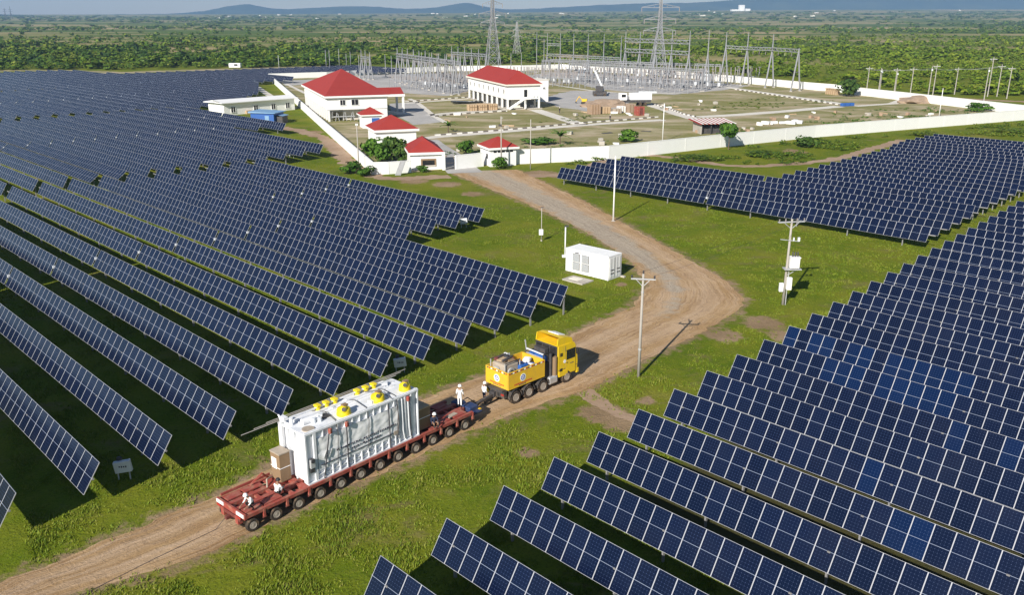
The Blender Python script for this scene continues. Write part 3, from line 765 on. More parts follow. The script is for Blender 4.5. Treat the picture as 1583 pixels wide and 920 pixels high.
# gate between the gatehouse and the wall
gx, gy = P(690, 262.5); hx, hy = P(704, 261.5)
gate = thing('metal_gate', (gx, gy, 0), math.atan2(hy - gy, hx - gx), 'narrow grey metal gate between white gatehouse and front wall', 'gate')
mb = MB(); mb.box((-0.5, 0, 1.5), (0.5, 0.5, 3.0), 'wall_white'); mb.build('gate_pillar', gate)
mb = MB(); ln = math.hypot(hx - gx, hy - gy)
for k in range(7): mb.box((0.1 + k * (ln - 0.3) / 6, 0, 1.25), (0.05, 0.05, 2.3), 'dark')
mb.box((ln / 2, 0, 0.2), (ln - 0.2, 0.06, 0.10), 'dark'); mb.box((ln / 2, 0, 1.25), (ln - 0.2, 0.06, 0.10), 'dark'); mb.box((ln / 2, 0, 2.35), (ln - 0.2, 0.06, 0.10), 'dark')
mb.build('gate_leaf', gate)

# ------------------------------------------------------------------ buildings
def hip_roof(mb, x0, x1, y0, y1, ze, za, over, mat='roof', pyramid=False):
    """hip roof over a footprint, ridge along the longer side"""
    x0 -= over; x1 += over; y0 -= over; y1 += over
    wx, wy = x1 - x0, y1 - y0
    if pyramid: r0 = r1 = ((x0 + x1) / 2, (y0 + y1) / 2)
    elif wy > wx: r0 = ((x0 + x1) / 2, y0 + wx / 2); r1 = ((x0 + x1) / 2, y1 - wx / 2)
    else: r0 = (x0 + wy / 2, (y0 + y1) / 2); r1 = (x1 - wy / 2, (y0 + y1) / 2)
    v = [(x0, y0, ze), (x1, y0, ze), (x1, y1, ze), (x0, y1, ze)]
    if pyramid:
        mb.add(v + [(*r0, za)], [(0, 1, 4), (1, 2, 4), (2, 3, 4), (3, 0, 4), (3, 2, 1, 0)], mat)
    elif wy > wx:
        mb.add(v + [(*r0, za), (*r1, za)], [(0, 1, 4), (1, 2, 5, 4), (2, 3, 5), (3, 0, 4, 5), (3, 2, 1, 0)], mat)
    else:
        mb.add(v + [(*r0, za), (*r1, za)], [(0, 1, 5, 4), (1, 2, 5), (2, 3, 4, 5), (3, 0, 4), (3, 2, 1, 0)], mat)
def fascia(mb, x0, x1, y0, y1, z0, z1, over, mat='wall_white'):
    mb.box(((x0 + x1) / 2, (y0 + y1) / 2, (z0 + z1) / 2), (x1 - x0 + 2 * over, y1 - y0 + 2 * over, z1 - z0), mat)
def window(parent, c, w_, h_, axis, panes=2, name='window'):
    """frame standing 6 cm proud of a wall, dark panes inside; axis: wall normal '-y' or '-x' or '+x'"""
    x, y, z = c; mb = MB(); g = MB()
    def B(mb_, u, zz, du, dz, off, th, mat):
        if axis == '-y': mb_.box((x + u, y - off, z + zz), (du, th, dz), mat)
        elif axis == '-x': mb_.box((x - off, y + u, z + zz), (th, du, dz), mat)
        else: mb_.box((x + off, y + u, z + zz), (th, du, dz), mat)
    t = 0.12
    B(mb, 0, h_ / 2, w_ + t, t, 0.04, 0.16, 'wall_white'); B(mb, 0, -h_ / 2, w_ + t, t, 0.06, 0.22, 'wall_white')
    B(mb, -w_ / 2, 0, t, h_ - t - 0.01, 0.04, 0.16, 'wall_white'); B(mb, w_ / 2, 0, t, h_ - t - 0.01, 0.04, 0.16, 'wall_white')
    for k in range(1, panes): B(mb, -w_ / 2 + w_ * k / panes, 0, 0.08, h_ - t - 0.02, 0.04, 0.13, 'wall_white')
    o = mb.build(name, parent); B(g, 0, 0, w_ - t, h_ - t, 0.02, 0.06, 'glass_dark'); g.build('pane', o)
    return o
CR = R(20.5)
def local_pt(root_xy, rz, p):
    c, s = math.cos(rz), math.sin(rz); return (root_xy[0] + c * p[0] - s * p[1], root_xy[1] + s * p[0] + c * p[1])
# big hall
hx0, hy0 = P(508, 188)
hall = thing('hall', (hx0, hy0, 0), CR, 'largest white hall with a tall red pyramid roof and covered side porch', 'building')
HW, HD = 16.7, 46.0
mb = MB()
mb.box((HW / 2, HD / 2, 5.0), (HW, HD, 3.7), 'wall_white')                       # upper storey
mb.box((HW / 2 + 2.0, HD / 2 + 1.5, 1.55), (HW - 5.2, HD - 3.5, 3.1), 'wall_cream')
mb.box((HW - 3.2, 1.0, 1.55), (6.4, 1.6, 3.1), 'wall_white')
mb.build('wall', hall)
mb = MB(); fascia(mb, 0, HW, 0, HD, 6.45, 6.95, 0.8); mb.build('fascia', hall)
mb = MB(); hip_roof(mb, 0, HW, 0, HD, 6.96, 12.9, 0.75, pyramid=True); mb.build('roof', hall)
pil = MB(); pil.box((0.16, 0, 1.55), (0.5, 0.6, 3.1), 'wall_white'); pm = pil.mesh('pillar')
for k in range(12): put('pillar', pm, hall, (0.12, 0.5 + k * (HD - 1) / 11, 0))
for k in range(11):
    y = 0.5 + (k + 0.5) * (HD - 1) / 11
    mb = MB(); mb.box((1.6, y, 1.4), (0.1, 2.6, 2.4), 'glass_mid'); mb.build('window', hall)
window(hall, (4.2, 0, 5.1), 1.5, 1.5, '-y', 2); window(hall, (7.6, 0, 5.1), 2.0, 1.6, '-y', 2)
mb = MB()
for k in range(9): mb.bar((1.0 + k * 1.05, 0.7, 0), (1.0 + k * 1.05 + (0.5 if k % 2 else -0.3), 0.9, 2.6 - 0.25 * (k % 3)), 0.14, 'steel')
mb.box((5.2, 0.8, 2.7), (9.5, 0.3, 0.14), 'steel'); mb.box((4.0, 1.1, 1.2), (7.0, 1.0, 0.2), 'steel')
mb.build('ground_floor_frame', hall)
# porch on the right side
mb = MB(); mb.box((HW + 3.9, 16.5, 5.55), (8.4, 9.2, 0.7), 'wall_white'); mb.build('porch_fascia', hall)
mb = MB(); mb.add([(HW - 0.5, 12.1, 5.93), (HW + 7.9, 12.1, 5.93), (HW + 7.9, 20.9, 5.93), (HW - 0.5, 20.9, 5.93), (HW - 0.5, 16.5, 7.6), (HW + 7.9, 16.5, 7.6)], [(0, 1, 5, 4), (2, 3, 4, 5), (1, 2, 5), (3, 0, 4), (3, 2, 1, 0)], 'roof'); mb.build('porch_roof', hall)
for (x, y) in ((HW + 7.6, 12.4), (HW + 7.6, 20.6), (HW + 3.6, 20.6)):
    mb = MB(); mb.box((x, y, 2.6), (0.6, 0.6, 5.2), 'wall_white'); mb.build('porch_column', hall)
mb = MB(); mb.add([(HW + 0.3, 9.0, 0.1), (HW + 9.5, 9.0, 0.1), (HW + 9.5, 12.0, 0.1), (HW + 0.3, 12.0, 0.1), (HW + 0.3, 9.0, 1.6), (HW + 0.3, 12.0, 1.6)], [(0, 1, 4), (1, 2, 5, 4), (2, 3, 5), (3, 0, 4, 5)], 'steel'); mb.build('ramp', hall)
# office block
ox0, oy0 = P(784, 169.5)
office = thing('office_building', (ox0, oy0, 0), R(19), 'white two storey office block with long red hip roof and outside stair', 'building')
OW, OD = 11.0, 43.0
mb = MB(); mb.box((OW / 2, OD / 2, 5.2), (OW, OD, 4.2), 'wall_white'); mb.box((OW / 2 + 0.8, OD / 2 + 1.0, 1.5), (OW - 2.6, OD - 3.0, 3.1), 'wall_cream'); mb.box((OW / 2, OD / 2, 0.12), (OW + 1.2, OD + 1.0, 0.24), 'concrete'); mb.build('wall', office)
mb = MB(); fascia(mb, 0, OW, 0, OD, 7.3, 7.75, 0.7, 'wall_cream'); mb.build('fascia', office)
mb = MB(); hip_roof(mb, 0, OW, 0, OD, 7.76, 11.6, 0.62); mb.build('roof', office)
pil = MB(); pil.box((0.26, 0, 1.68), (0.5, 0.55, 2.84), 'wall_white'); pm = pil.mesh('pillar')
for k in range(9): put('pillar', pm, office, (0.0, 0.3 + k * (OD - 0.6) / 8, 0))
put('pillar', pm, office, (OW - 0.55, 0.35, 0)); put('pillar', pm, office, (OW * 0.55, 0.35, 0))
for k in range(8):
    y = 0.3 + (k + 0.5) * (OD - 0.6) / 8
    window(office, (0, y, 5.4), 1.5, 1.4, '-x', 2)
    mb = MB(); mb.box((0.92, y, 1.7), (0.08, 3.8, 2.3), 'glass_mid'); mb.build('shopfront', office)
mb = MB(); mb.box((6.1, -0.03, 4.9), (1.0, 0.12, 2.2), 'glass_dark'); mb.build('door', office)
mb = MB(); mb.box((OW / 2 + 1.5, 1.02, 1.7), (4.6, 0.08, 2.2), 'glass_mid'); mb.build('shopfront', office)
mb = MB(); mb.box((9.4, -0.05, 6.2), (1.6, 0.12, 0.12), 'wall_cream'); mb.box((9.9, -0.05, 3.9), (0.5, 0.25, 0.5), 'grey_box'); mb.box((8.8, -0.05, 3.9), (0.5, 0.25, 0.5), 'grey_box'); mb.build('air_conditioner', office)
mb = MB(); mb.bar((0.3, -0.8, 0.25), (5.4, -0.8, 3.3), 1.1, 'wall_white', 0.5); mb.box((6.4, -0.75, 3.2), (2.2, 1.2, 0.2), 'wall_white'); mb.box((5.5, -1.1, 1.65), (0.3, 0.3, 3.0), 'wall_white'); mb.build('stair', office)
ax0, ay0 = P(838, 158)
annex = thing('annex', (ax0, ay0, 0), R(19), 'plain white box building right behind the office block', 'building')
mb = MB(); mb.box((0.2, 6, 3.6), (5.6, 8.0, 7.2), 'wall_white'); mb.build('wall', annex)
mb = MB(); mb.box((0.2, 6, 7.25), (5.9, 8.3, 0.25), 'wall_cream'); mb.build('parapet', annex)
window(annex, (1.4, 2.0, 4.6), 0.8, 0.6, '-y', 1)
# small tall block, little pavilion
sx0, sy0 = P(583, 229)
small = thing('utility_building', (sx0, sy0, 0), CR, 'windowless white block with red pyramid roof inside the left corner', 'building')
SH = height_at(583, 229, 201) - 0.5
mb = MB(); mb.box((4.5, 4.6, SH / 2), (9.0, 9.2, SH), 'wall_white'); mb.build('wall', small)
mb = MB(); fascia(mb, 0, 9.0, 0, 9.2, SH, SH + 0.5, 0.6); mb.build('fascia', small)
mb = MB(); hip_roof(mb, 0, 9.0, 0, 9.2, SH + 0.51, SH + 3.3, 0.55, pyramid=True); mb.build('roof', small)
mb = MB(); mb.box((9.02, 3, 1.2), (0.1, 1.2, 2.2), 'glass_dark'); mb.build('door', small)
px0, py0 = P(557, 199)
pav = thing('pavilion', (px0, py0, 0), CR, 'smallest red roofed pavilion with blue doors between hall and windowless block', 'building')
mb = MB(); mb.box((3.4, 2.8, 1.6), (5.0, 4.6, 3.2), 'wall_white'); mb.build('wall', pav)
mb = MB(); fascia(mb, 0.7, 6.1, 0.4, 5.2, 3.2, 3.5, 0.45); mb.build('fascia', pav)
mb = MB(); hip_roof(mb, 0.7, 6.1, 0.4, 5.2, 3.51, 5.3, 0.4, pyramid=True); mb.build('roof', pav)
mb = MB(); mb.box((4.2, 0.44, 1.5), (2.0, 0.12, 2.2), 'blue'); mb.build('door', pav)
# gatehouse and guardhouse
qx0, qy0 = P(636, 263)
gh = thing('gatehouse', (qx0, qy0, 0), R(12), 'white gatehouse with red hip roof and a wide front window beside the gate', 'building')
mb = MB(); mb.box((2.95, 4.8, 1.45), (5.9, 9.6, 2.9), 'wall_white'); mb.build('wall', gh)
mb = MB(); fascia(mb, 0, 5.9, 0, 9.6, 2.9, 3.35, 0.5); mb.build('fascia', gh)
mb = MB(); hip_roof(mb, 0, 5.9, 0, 9.6, 3.36, 5.6, 0.45); mb.build('roof', gh)
o = window(gh, (3.3, 0, 1.35), 2.6, 1.2, '-y', 3)
mb = MB(); mb.box((3.3, -0.09, 1.35), (2.9, 0.1, 1.5), 'wood'); mb.build('sign_board', gh)
mb = MB(); mb.box((3.3, -0.16, 1.35), (2.3, 0.06, 0.9), 'glass_dark'); mb.build('board_panel', gh)
mb = MB()
for k in range(5): mb.bar((-1.6 - 0.22 * k, -0.9, 0.05), (-0.6 - 0.2 * k, -0.4, 2.7), 0.16, 'steel')
st = mb.build('steel_sheets', None); st.location = (*P(633, 270), 0); tag(st, 'leaning bundle of silver sheets left of the gatehouse', 'sheets')
ux0, uy0 = P(757, 257.5)
gu = thing('guardhouse', (ux0, uy0, 0), R(22), 'small white guardhouse with red pyramid roof set in the front wall', 'building')
mb = MB(); mb.box((2.7, 2.4, 1.65), (5.4, 5.6, 3.3), 'wall_white'); mb.build('wall', gu)
mb = MB(); fascia(mb, 0, 5.4, -0.4, 5.2, 3.3, 3.7, 0.5); mb.build('fascia', gu)
mb = MB(); hip_roof(mb, 0, 5.4, -0.4, 5.2, 3.71, 5.5, 0.45, pyramid=True); mb.build('roof', gu)
for k in range(5): mb = MB(); mb.box((1.0 + k * 0.85, -0.42, 2.9), (0.6, 0.08, 0.35), 'glass_dark'); mb.build('window', gu)
mb = MB(); mb.box((-0.03, 1.3, 1.9), (0.1, 0.7, 0.9), 'glass_dark'); mb.build('window', gu)
# long white building and blue shed in the solar field
lx0, ly0 = P(347, 178.5)
lb = thing('control_building', (lx0, ly0, 0), R(46), 'long low white building with flat white roof beside the blue shed', 'building')
mb = MB(); mb.box((12, 4.6, 1.75), (24, 9.2, 3.5), 'wall_white'); mb.build('wall', lb)
mb = MB(); mb.sideprism([(-1.0, 3.5), (25.0, 3.5), (25.0, 3.68), (-1.0, 3.68)], -0.9, 4.3, 'white'); mb.add([(-1, 4.3, 3.5), (25, 4.3, 3.5), (25, 10.2, 3.3), (-1, 10.2, 3.3), (-1, 4.3, 4.3), (25, 4.3, 4.3), (25, 10.2, 3.5), (-1, 10.2, 3.5)], [(4, 5, 6, 7), (3, 2, 1, 0), (0, 1, 5, 4), (1, 2, 6, 5), (2, 3, 7, 6), (3, 0, 4, 7)], 'white')
mb.add([(-1, -0.9, 3.70), (25, -0.9, 3.70), (25, 4.29, 4.3), (-1, 4.29, 4.3)], [(0, 1, 2, 3)], 'white'); mb.build('roof', lb)
for x in (3.0, 10.5, 16.5, 21.5): window(lb, (x, 0, 1.5), 1.5, 1.7, '-y', 2)
mb = MB(); mb.box((7.6, -0.5, 0.5), (1.6, 0.8, 1.0), 'wood_pale'); mb.build('bench', lb)
bx0, by0 = P(424, 191.5)
shed = thing('shed', (bx0, by0, 0), R(-12 + 90), 'bright blue metal shed with pale blue sloping roof', 'shed')
mb = MB(); mb.box((3.0, 3.4, 1.4), (6.0, 6.8, 2.8), 'blue'); mb.build('wall', shed)
mb = MB(); mb.add([(-0.4, -0.6, 2.82), (6.4, -0.6, 2.82), (6.4, 7.3, 2.82), (-0.4, 7.3, 2.82), (-0.4, -0.6, 2.95), (6.4, -0.6, 2.95), (6.4, 7.3, 3.25), (-0.4, 7.3, 3.25)], [(4, 5, 6, 7), (3, 2, 1, 0), (0, 1, 5, 4), (1, 2, 6, 5), (2, 3, 7, 6), (3, 0, 4, 7)], 'blue_roof'); mb.build('roof', shed)
mb = MB(); mb.box((2.8, -1.0, 1.0), (3.2, 1.8, 2.0), 'dark'); mb.add([(0.9, -2.2, 2.05), (4.8, -2.2, 2.05), (4.8, -0.1, 2.4), (0.9, -0.1, 2.4)], [(0, 1, 2, 3)], 'blue_roof'); mb.build('lean_to', shed)
mb = MB(); mb.box((-0.04, 2.0, 1.1), (0.1, 1.2, 2.1), 'blue_roof'); mb.build('door', shed)
# open red shed
rx0, ry0 = P(1083, 207.5)
rs = thing('open_shed', (rx0, ry0, 0), R(8), 'open shed with red and white striped roof slats beside the front wall', 'shed')
mb = MB(); mb.box((0.1, 3.0, 1.2), (0.2, 6, 2.4), 'concrete'); mb.box((4, 5.9, 1.2), (8, 0.2, 2.4), 'concrete'); mb.box((7.2, 2.8, 1.3), (1.6, 5.0, 2.6), 'red_paint'); mb.build('wall', rs)
for k in range(9):
    mb = MB(); mb.bar((-0.3 + k * 1.05, -0.8, 2.55), (-0.9 + k * 1.05, 6.6, 3.1), 0.62, 'red_paint' if k % 2 else 'roof', 0.10); mb.build('roof_slat', rs)
    mb = MB(); mb.bar((0.22 + k * 1.05, -0.8, 2.62), (-0.38 + k * 1.05, 6.6, 3.17), 0.36, 'wall_white', 0.10); mb.build('roof_slat', rs)
for x in (0.3, 2.6, 5.0): mb = MB(); mb.box((x, 0, 1.2), (0.18, 0.18, 2.4), 'dark'); mb.build('post', rs)
mb = MB(); mb.box((3.0, 3.0, 0.8), (4.4, 4.0, 1.6), 'dark'); mb.build('machinery', rs)

# building materials, plant and vehicles in the yard
def pile(name, px, label, cat, fn, rz=CR):
    x, y = P(*px); r = thing(name, (x, y, 0), rz, label, cat); fn(r); return r
def pallets(r):
    k = 0
    for i in range(3):
        mb = MB(); mb.box((i * 3.3, 0, 1.0), (2.9, 2.2, 1.9 + 0.3 * (i % 2)), 'wood_pale', bev=0.1); 
        for j in range(4): mb.box((i * 3.3 - 1.2 + j * 0.8, -1.13, 1.0), (0.16, 0.1, 1.8), 'wood')
        mb.box((i * 3.3, -1.15, 1.2), (2.5, 0.1, 0.14), 'wood'); mb.build('pallet', r)
pile('crate_stack', (730, 171), 'row of pale wooden crates in front of the office block', 'crates', pallets)
def brickpile(r):
    for (x, y, w_, d_, h_, m_) in ((0, 0, 3.2, 3.0, 3.0, 'brick'), (3.7, 0.8, 3.6, 2.8, 2.0, 'wood_pale'), (7.3, -0.6, 2.4, 2.2, 1.4, 'tarp'), (9.6, 1.0, 2.2, 2.0, 1.9, 'wall_white'), (12.2, -0.2, 2.4, 2.4, 2.7, 'rubble'), (14.6, 0.9, 2.0, 2.4, 1.5, 'brick')):
        mb = MB(); mb.box((x, y, h_ / 2), (w_, d_, h_), m_, bev=0.12)
        for j in range(int(w_ / 0.9)): mb.box((x - w_ / 2 + 0.5 + j * 0.9, y - d_ / 2 - 0.04, h_ / 2), (0.12, 0.1, h_ * 0.9), 'wood')
        mb.build('material_stack', r)
pile('material_stack', (918, 176), 'long stacks of brown boards and bricks in the yard', 'building materials', brickpile)
def redbox(r):
    mb = MB(); mb.box((0, 0, 1.3), (2.4, 2.2, 2.6), 'red_paint', bev=0.06); mb.build('body', r)
    mb = MB(); mb.box((0, -1.13, 1.2), (1.0, 0.08, 2.0), 'red_dark'); mb.build('door', r)
pile('red_cabin', (988, 178), 'small red cabin at the end of the material stacks', 'cabin', redbox)
def dirtheap(r):
    bm = bmesh.new(); bmesh.ops.create_icosphere(bm, subdivisions=3, radius=1.0)
    for v in bm.verts: v.co = Vector((v.co.x * 8.5, v.co.y * 4.5, max(v.co.z, -0.1) * 2.2)) * (1 + 0.35 * mnoise.fractal(v.co * 1.4, 0.8, 2, 4))
    me = bpy.data.meshes.new('heap'); bm.to_mesh(me); bm.free(); me.materials.append(M['rubble']); put('heap', me, r)
pile('earth_heap', (1425, 158), 'brown earth heap piled against the right rear wall', 'earth heap', dirtheap)
pile('earth_heap', (940, 164), 'low reddish earth heap behind the stacks of boards', 'earth heap', dirtheap)
def timber(r):
    for k in range(6): mb = MB(); mb.box((k * 1.0, 0, 1.0), (0.45, 1.8, 2.0), 'wood_pale'); mb.build('post', r)
    mb = MB(); mb.box((2.5, 0, 2.1), (6.0, 2.0, 0.2), 'wood_pale'); mb.build('top', r)
pile('timber_frame', (1279, 145), 'pale timber frame standing at the end of the rear wall', 'timber frame', timber, R(-65))
def rubble_white(r):
    for k in range(9):
        mb = MB(); mb.box((random.uniform(-8, 8), random.uniform(-2, 2), 0.4), (random.uniform(1.2, 3), random.uniform(0.6, 1.6), random.uniform(0.5, 1.0)), 'wall_white', random.uniform(0, 3), bev=0.1); mb.build('block', r)
pile('white_blocks', (1205, 191), 'scatter of white concrete blocks on the dry yard', 'blocks', rubble_white)
def bluepipes(r):
    for k in range(3): mb = MB(); mb.box((k * 1.7, 0, 0.5), (1.4, 1.2, 1.0), 'blue', bev=0.1); mb.build('drum', r)
pile('blue_drums', (1303, 164), 'blue drums where the kerbed lanes meet', 'drums', bluepipes)
def pilegrey(r):
    mb = MB(); mb.box((0, 0, 0.6), (6, 3, 0.5), 'glass_dark', ry=0.05); mb.box((5, 0.4, 0.5), (5, 3, 0.4), 'glass_dark', ry=-0.04); mb.build('sheet', r)
pile('dark_sheeting', (712, 160), 'low dark sheeting heap behind the crates', 'sheeting', pilegrey)
# crane truck
def crane(r):
    mb = MB(); mb.box((0, 0, 1.5), (10.5, 2.6, 0.8), 'dark'); mb.build('chassis', r)
    mb = MB(); mb.box((-3.9, 0, 2.9), (2.4, 2.6, 2.4), 'white', bev=0.25); mb.build('cab', r)
    mb = MB(); mb.box((-3.9, -1.32, 3.3), (1.4, 0.08, 0.9), 'glass_dark'); mb.build('window', r)
    mb = MB(); mb.box((2.0, 0, 3.0), (7.2, 2.6, 2.2), 'white', bev=0.15); mb.build('body', r)
    mb = MB(); mb.bar((1.5, 0, 4.3), (7.5, 0.3, 4.2), 0.5, 'grey_box'); mb.build('boom', r)
    for x in (-3.6, 1.8, 3.4):
        for y in (-1.2, 1.2): mb = MB(); mb.cyl((x, y - 0.18, 0.55), (x, y + 0.18, 0.55), 0.55, 'tyre', n=14); mb.build('wheel', r)
pile('crane_truck', (980, 163), 'white crane truck parked behind the red cabin', 'truck', crane, R(8))
def boomlift(r):
    mb = MB(); mb.box((0, 0, 1.0), (5, 2.5, 1.4), 'dark', bev=0.1); mb.build('chassis', r)
    mb = MB(); mb.bar((1.5, 0, 1.8), (-2.0, 0, 9.0), 0.6, 'grey_box'); mb.build('boom', r)
    mb = MB(); mb.box((-0.2, -0.4, 2.6), (2.6, 2.2, 2.0), 'dark', bev=0.15); mb.build('cab', r)
    for x in (-1.7, 1.7):
        for y in (-1.1, 1.1): mb = MB(); mb.cyl((x, y - 0.2, 0.5), (x, y + 0.2, 0.5), 0.5, 'tyre', n=14); mb.build('wheel', r)
pile('crane', (927, 148), 'dark crane with white boom leaning left in the gravel yard', 'crane', boomlift, R(0))
def excav(r):
    mb = MB(); mb.box((0, 0, 0.5), (3.4, 2.4, 0.9), 'black', bev=0.2); mb.build('tracks', r)
    mb = MB(); mb.box((-0.2, 0, 1.9), (3.0, 2.2, 1.6), 'amber', bev=0.2); mb.build('body', r)
    mb = MB(); mb.tube([(1.2, 0, 2.2), (2.8, 0, 4.0), (4.6, 0, 1.2)], 0.22, 'amber'); mb.build('arm', r)
    mb = MB(); mb.box((4.6, 0, 0.8), (0.8, 1.0, 0.8), 'dark'); mb.build('bucket', r)
ex_ = [pile('excavator', (903, 160), 'small yellow digger left of the board stacks', 'digger', excav, R(170))]
for o in bpy.data.objects:
    if o.get('category') == 'digger': o.scale = (0.6, 0.6, 0.6)

# odds and ends lying about the dry yard
rd = random.Random(17)
DEB = [((640, 232), (720, 246)), ((840, 200), (1000, 235)), ((1050, 196), (1180, 215)), ((690, 175), (800, 200)), ((1020, 150), (1120, 172)), ((1180, 172), (1300, 200)), ((880, 170), (1000, 190)), ((1340, 168), (1450, 182))]
kinds = []
for k, (d_, m_) in enumerate((((1.6, 0.8, 0.5), 'wall_white'), ((2.6, 0.4, 0.25), 'wood_pale'), ((1.0, 1.0, 0.7), 'concrete'), ((3.4, 1.2, 0.15), 'dark'), ((1.2, 0.9, 0.8), 'brick'))):
    mb = MB(); mb.box((0, 0, d_[2] / 2), d_, m_, bev=0.06); mb.box((d_[0] * 0.3, d_[1] * 0.4, d_[2] * 0.8), (d_[0] * 0.5, d_[1] * 0.7, d_[2] * 0.5), m_, 0.4, bev=0.04); kinds.append((('stone_block', 'board_stack', 'concrete_block', 'dark_sheet', 'brick_stack')[k], mb.mesh('debris')))
for i in range(70):
    (ua, va), (ub, vb) = DEB[i % len(DEB)]; x, y = P(rd.uniform(ua, ub), rd.uniform(va, vb)); nm, me_ = kinds[rd.choice((0, 0, 1, 2, 2, 3, 4))]
    o = put(nm, me_, None, (x, y, 0.0), rd.uniform(0, 3.1)); s_ = rd.uniform(0.7, 1.3); o.scale = (s_, s_, s_)
    tag(o, 'small %s left lying on the dry yard of the compound' % nm.replace('_', ' '), nm.replace('_', ' '), nm.replace('_', ' ') + 's lying about the dry yard')

# ------------------------------------------------------------------ poles, container, boxes near the road
def mbuild(parent, name, fn, smooth_=False, label=None):
    mb = MB(); fn(mb); return mb.build(name, parent, smooth_, label=label)
def pole(px, h, label, r0=0.135, r1=0.085, mat='pole_conc', name='utility_pole', cat='pole', group=None, lean=(0, 0)):
    x, y = P(*px) if len(px) == 2 else px[:2]
    t = thing(name, (x, y, 0), 0, label, cat, group)
    mbuild(t, 'shaft', lambda m: m.cyl((0, 0, -0.3), (lean[0], lean[1], h), r0, mat, r1, n=12), True)
    return t
def insul(m, p, h=0.22, r=0.06, mat='insulator'):
    m.lathe(p, [(r * 0.6, 0), (r, h * 0.2), (r * 0.6, h * 0.3), (r, h * 0.5), (r * 0.6, h * 0.6), (r, h * 0.8), (r * 0.4, h)], mat, n=8)
# pole with crossarm by the road
A_ = pole((987, 583), 8.75, 'grey concrete pole with crossarm standing between road and right solar rows')
def arm(m):
    m.bar((-0.95, 0.05, 8.35), (0.95, -0.25, 8.35), 0.10, 'steel'); m.bar((-0.55, 0, 8.3), (0, 0, 7.7), 0.05, 'steel'); m.bar((0.55, -0.1, 8.3), (0, 0, 7.7), 0.05, 'steel')
    m.bar((0.0, 0, 8.55), (0.15, 1.1, 8.5), 0.08, 'steel')
mbuild(A_, 'crossarm', arm)
for p in ((-0.88, 0.05, 8.4), (0.85, -0.23, 8.4), (0, 0, 8.78)): mbuild(A_, 'insulator', lambda m: insul(m, p, 0.26, 0.09, 'dark'))
mbuild(A_, 'band', lambda m: (m.cyl((0, 0, 2.35), (0, 0, 2.5), 0.14, 'steel', n=12), m.cyl((0, 0, 7.2), (0, 0, 7.3), 0.115, 'steel', n=12)))
# transformer pole
lean = (0.12, 0.1)
T_ = pole((1210, 471), 8.9, 'concrete pole carrying a white transformer and switch boxes on the grass', r0=0.15, r1=0.10, lean=lean)
def arm2(m):
    m.bar((-1.25, -0.2, 8.6), (1.45, 0.3, 8.6), 0.12, 'steel'); m.bar((-1.25, 0.1, 8.55), (1.45, 0.55, 8.55), 0.10, 'steel')
    m.bar((-0.7, -0.1, 8.55), (0.1, 0.1, 7.9), 0.06, 'steel'); m.bar((0.9, 0.2, 8.55), (0.15, 0.1, 7.9), 0.06, 'steel')
mbuild(T_, 'crossarm', arm2)
for x in (-1.2, -0.55, 0.65, 1.4): mbuild(T_, 'insulator', lambda m: insul(m, (x, -0.2 + (x + 1.2) * 0.19, 8.66), 0.28, 0.08))
mbuild(T_, 'switch_arm', lambda m: (m.bar((-0.95, -0.25, 6.9), (1.0, 0.15, 6.6), 0.07, 'steel'), m.box((1.0, 0.15, 6.8), (0.2, 0.2, 0.4), 'grey_box'), m.box((0.45, 0.0, 6.85), (0.12, 0.12, 0.35), 'grey_box')))
def tf(m):
    m.box((0.72, -0.05, 4.45), (0.95, 0.75, 1.05), 'white', bev=0.08); m.box((0.72, -0.05, 5.02), (1.02, 0.82, 0.10), 'white')
    for k in range(5): m.box((0.36 + k * 0.18, -0.49, 4.4), (0.05, 0.14, 0.8), 'white')
tr_ = mbuild(T_, 'transformer', tf)
for x in (0.5, 0.75, 1.0): mbuild(tr_, 'bushing', lambda m: insul(m, (x, -0.05, 5.07), 0.5, 0.09, 'dark'))
mbuild(T_, 'platform', lambda m: (m.box((0.55, -0.05, 3.82), (1.7, 0.9, 0.09), 'steel'), m.bar((1.2, -0.05, 3.8), (0.1, 0, 3.1), 0.06, 'steel')))
mbuild(T_, 'switch_box', lambda m: m.box((0.36, -0.2, 2.3), (0.5, 0.4, 1.3), 'white', bev=0.05)); mbuild(T_, 'switch_box', lambda m: m.box((-0.38, -0.15, 1.9), (0.42, 0.35, 0.9), 'white', bev=0.05))
mbuild(T_, 'conduit', lambda m: m.cyl((0.22, -0.1, 0), (0.28, -0.05, 4.0), 0.05, 'steel', n=6))
def lamp_post(px, h, label, head=True, r0=0.11, name='street_lamp', cat='lamp post', mat='white'):
    t = pole(px, h, label, r0, r0 * 0.65, mat, name, cat)
    if head:
        mbuild(t, 'lamp_head', lambda m: (m.bar((0, 0, h), (0.55, 0.1, h + 0.12), 0.06, mat), m.box((0.62, 0.12, h + 0.13), (0.5, 0.2, 0.09), 'grey_box', bev=0.03)))
    mbuild(t, 'base_plate', lambda m: m.box((0, 0, 0.04), (0.5, 0.5, 0.08), 'concrete'))
    return t
lamp_post((948, 342), 9.3, 'tall slim white pole on the grass before the far right rows', False, 0.13, 'slim_pole', 'pole')
q = pole((837, 373), 4.5, 'thin mast with a white meter box left of the container', 0.06, 0.045, 'pole_conc', 'meter_mast', 'mast')
mbuild(q, 'meter_box', lambda m: m.box((-0.06, -0.12, 1.25), (0.55, 0.25, 0.75), 'white', bev=0.03)); mbuild(q, 'cap', lambda m: (m.box((0.05, 0, 4.5), (0.4, 0.1, 0.1), 'dark'), m.cyl((0, 0, 0), (0, 0, 0.2), 0.12, 'concrete', n=8)))
q = pole((873.5, 397), 3.8, 'short white camera post standing at the back corner of the container', 0.085, 0.075, 'white', 'camera_post', 'camera post')
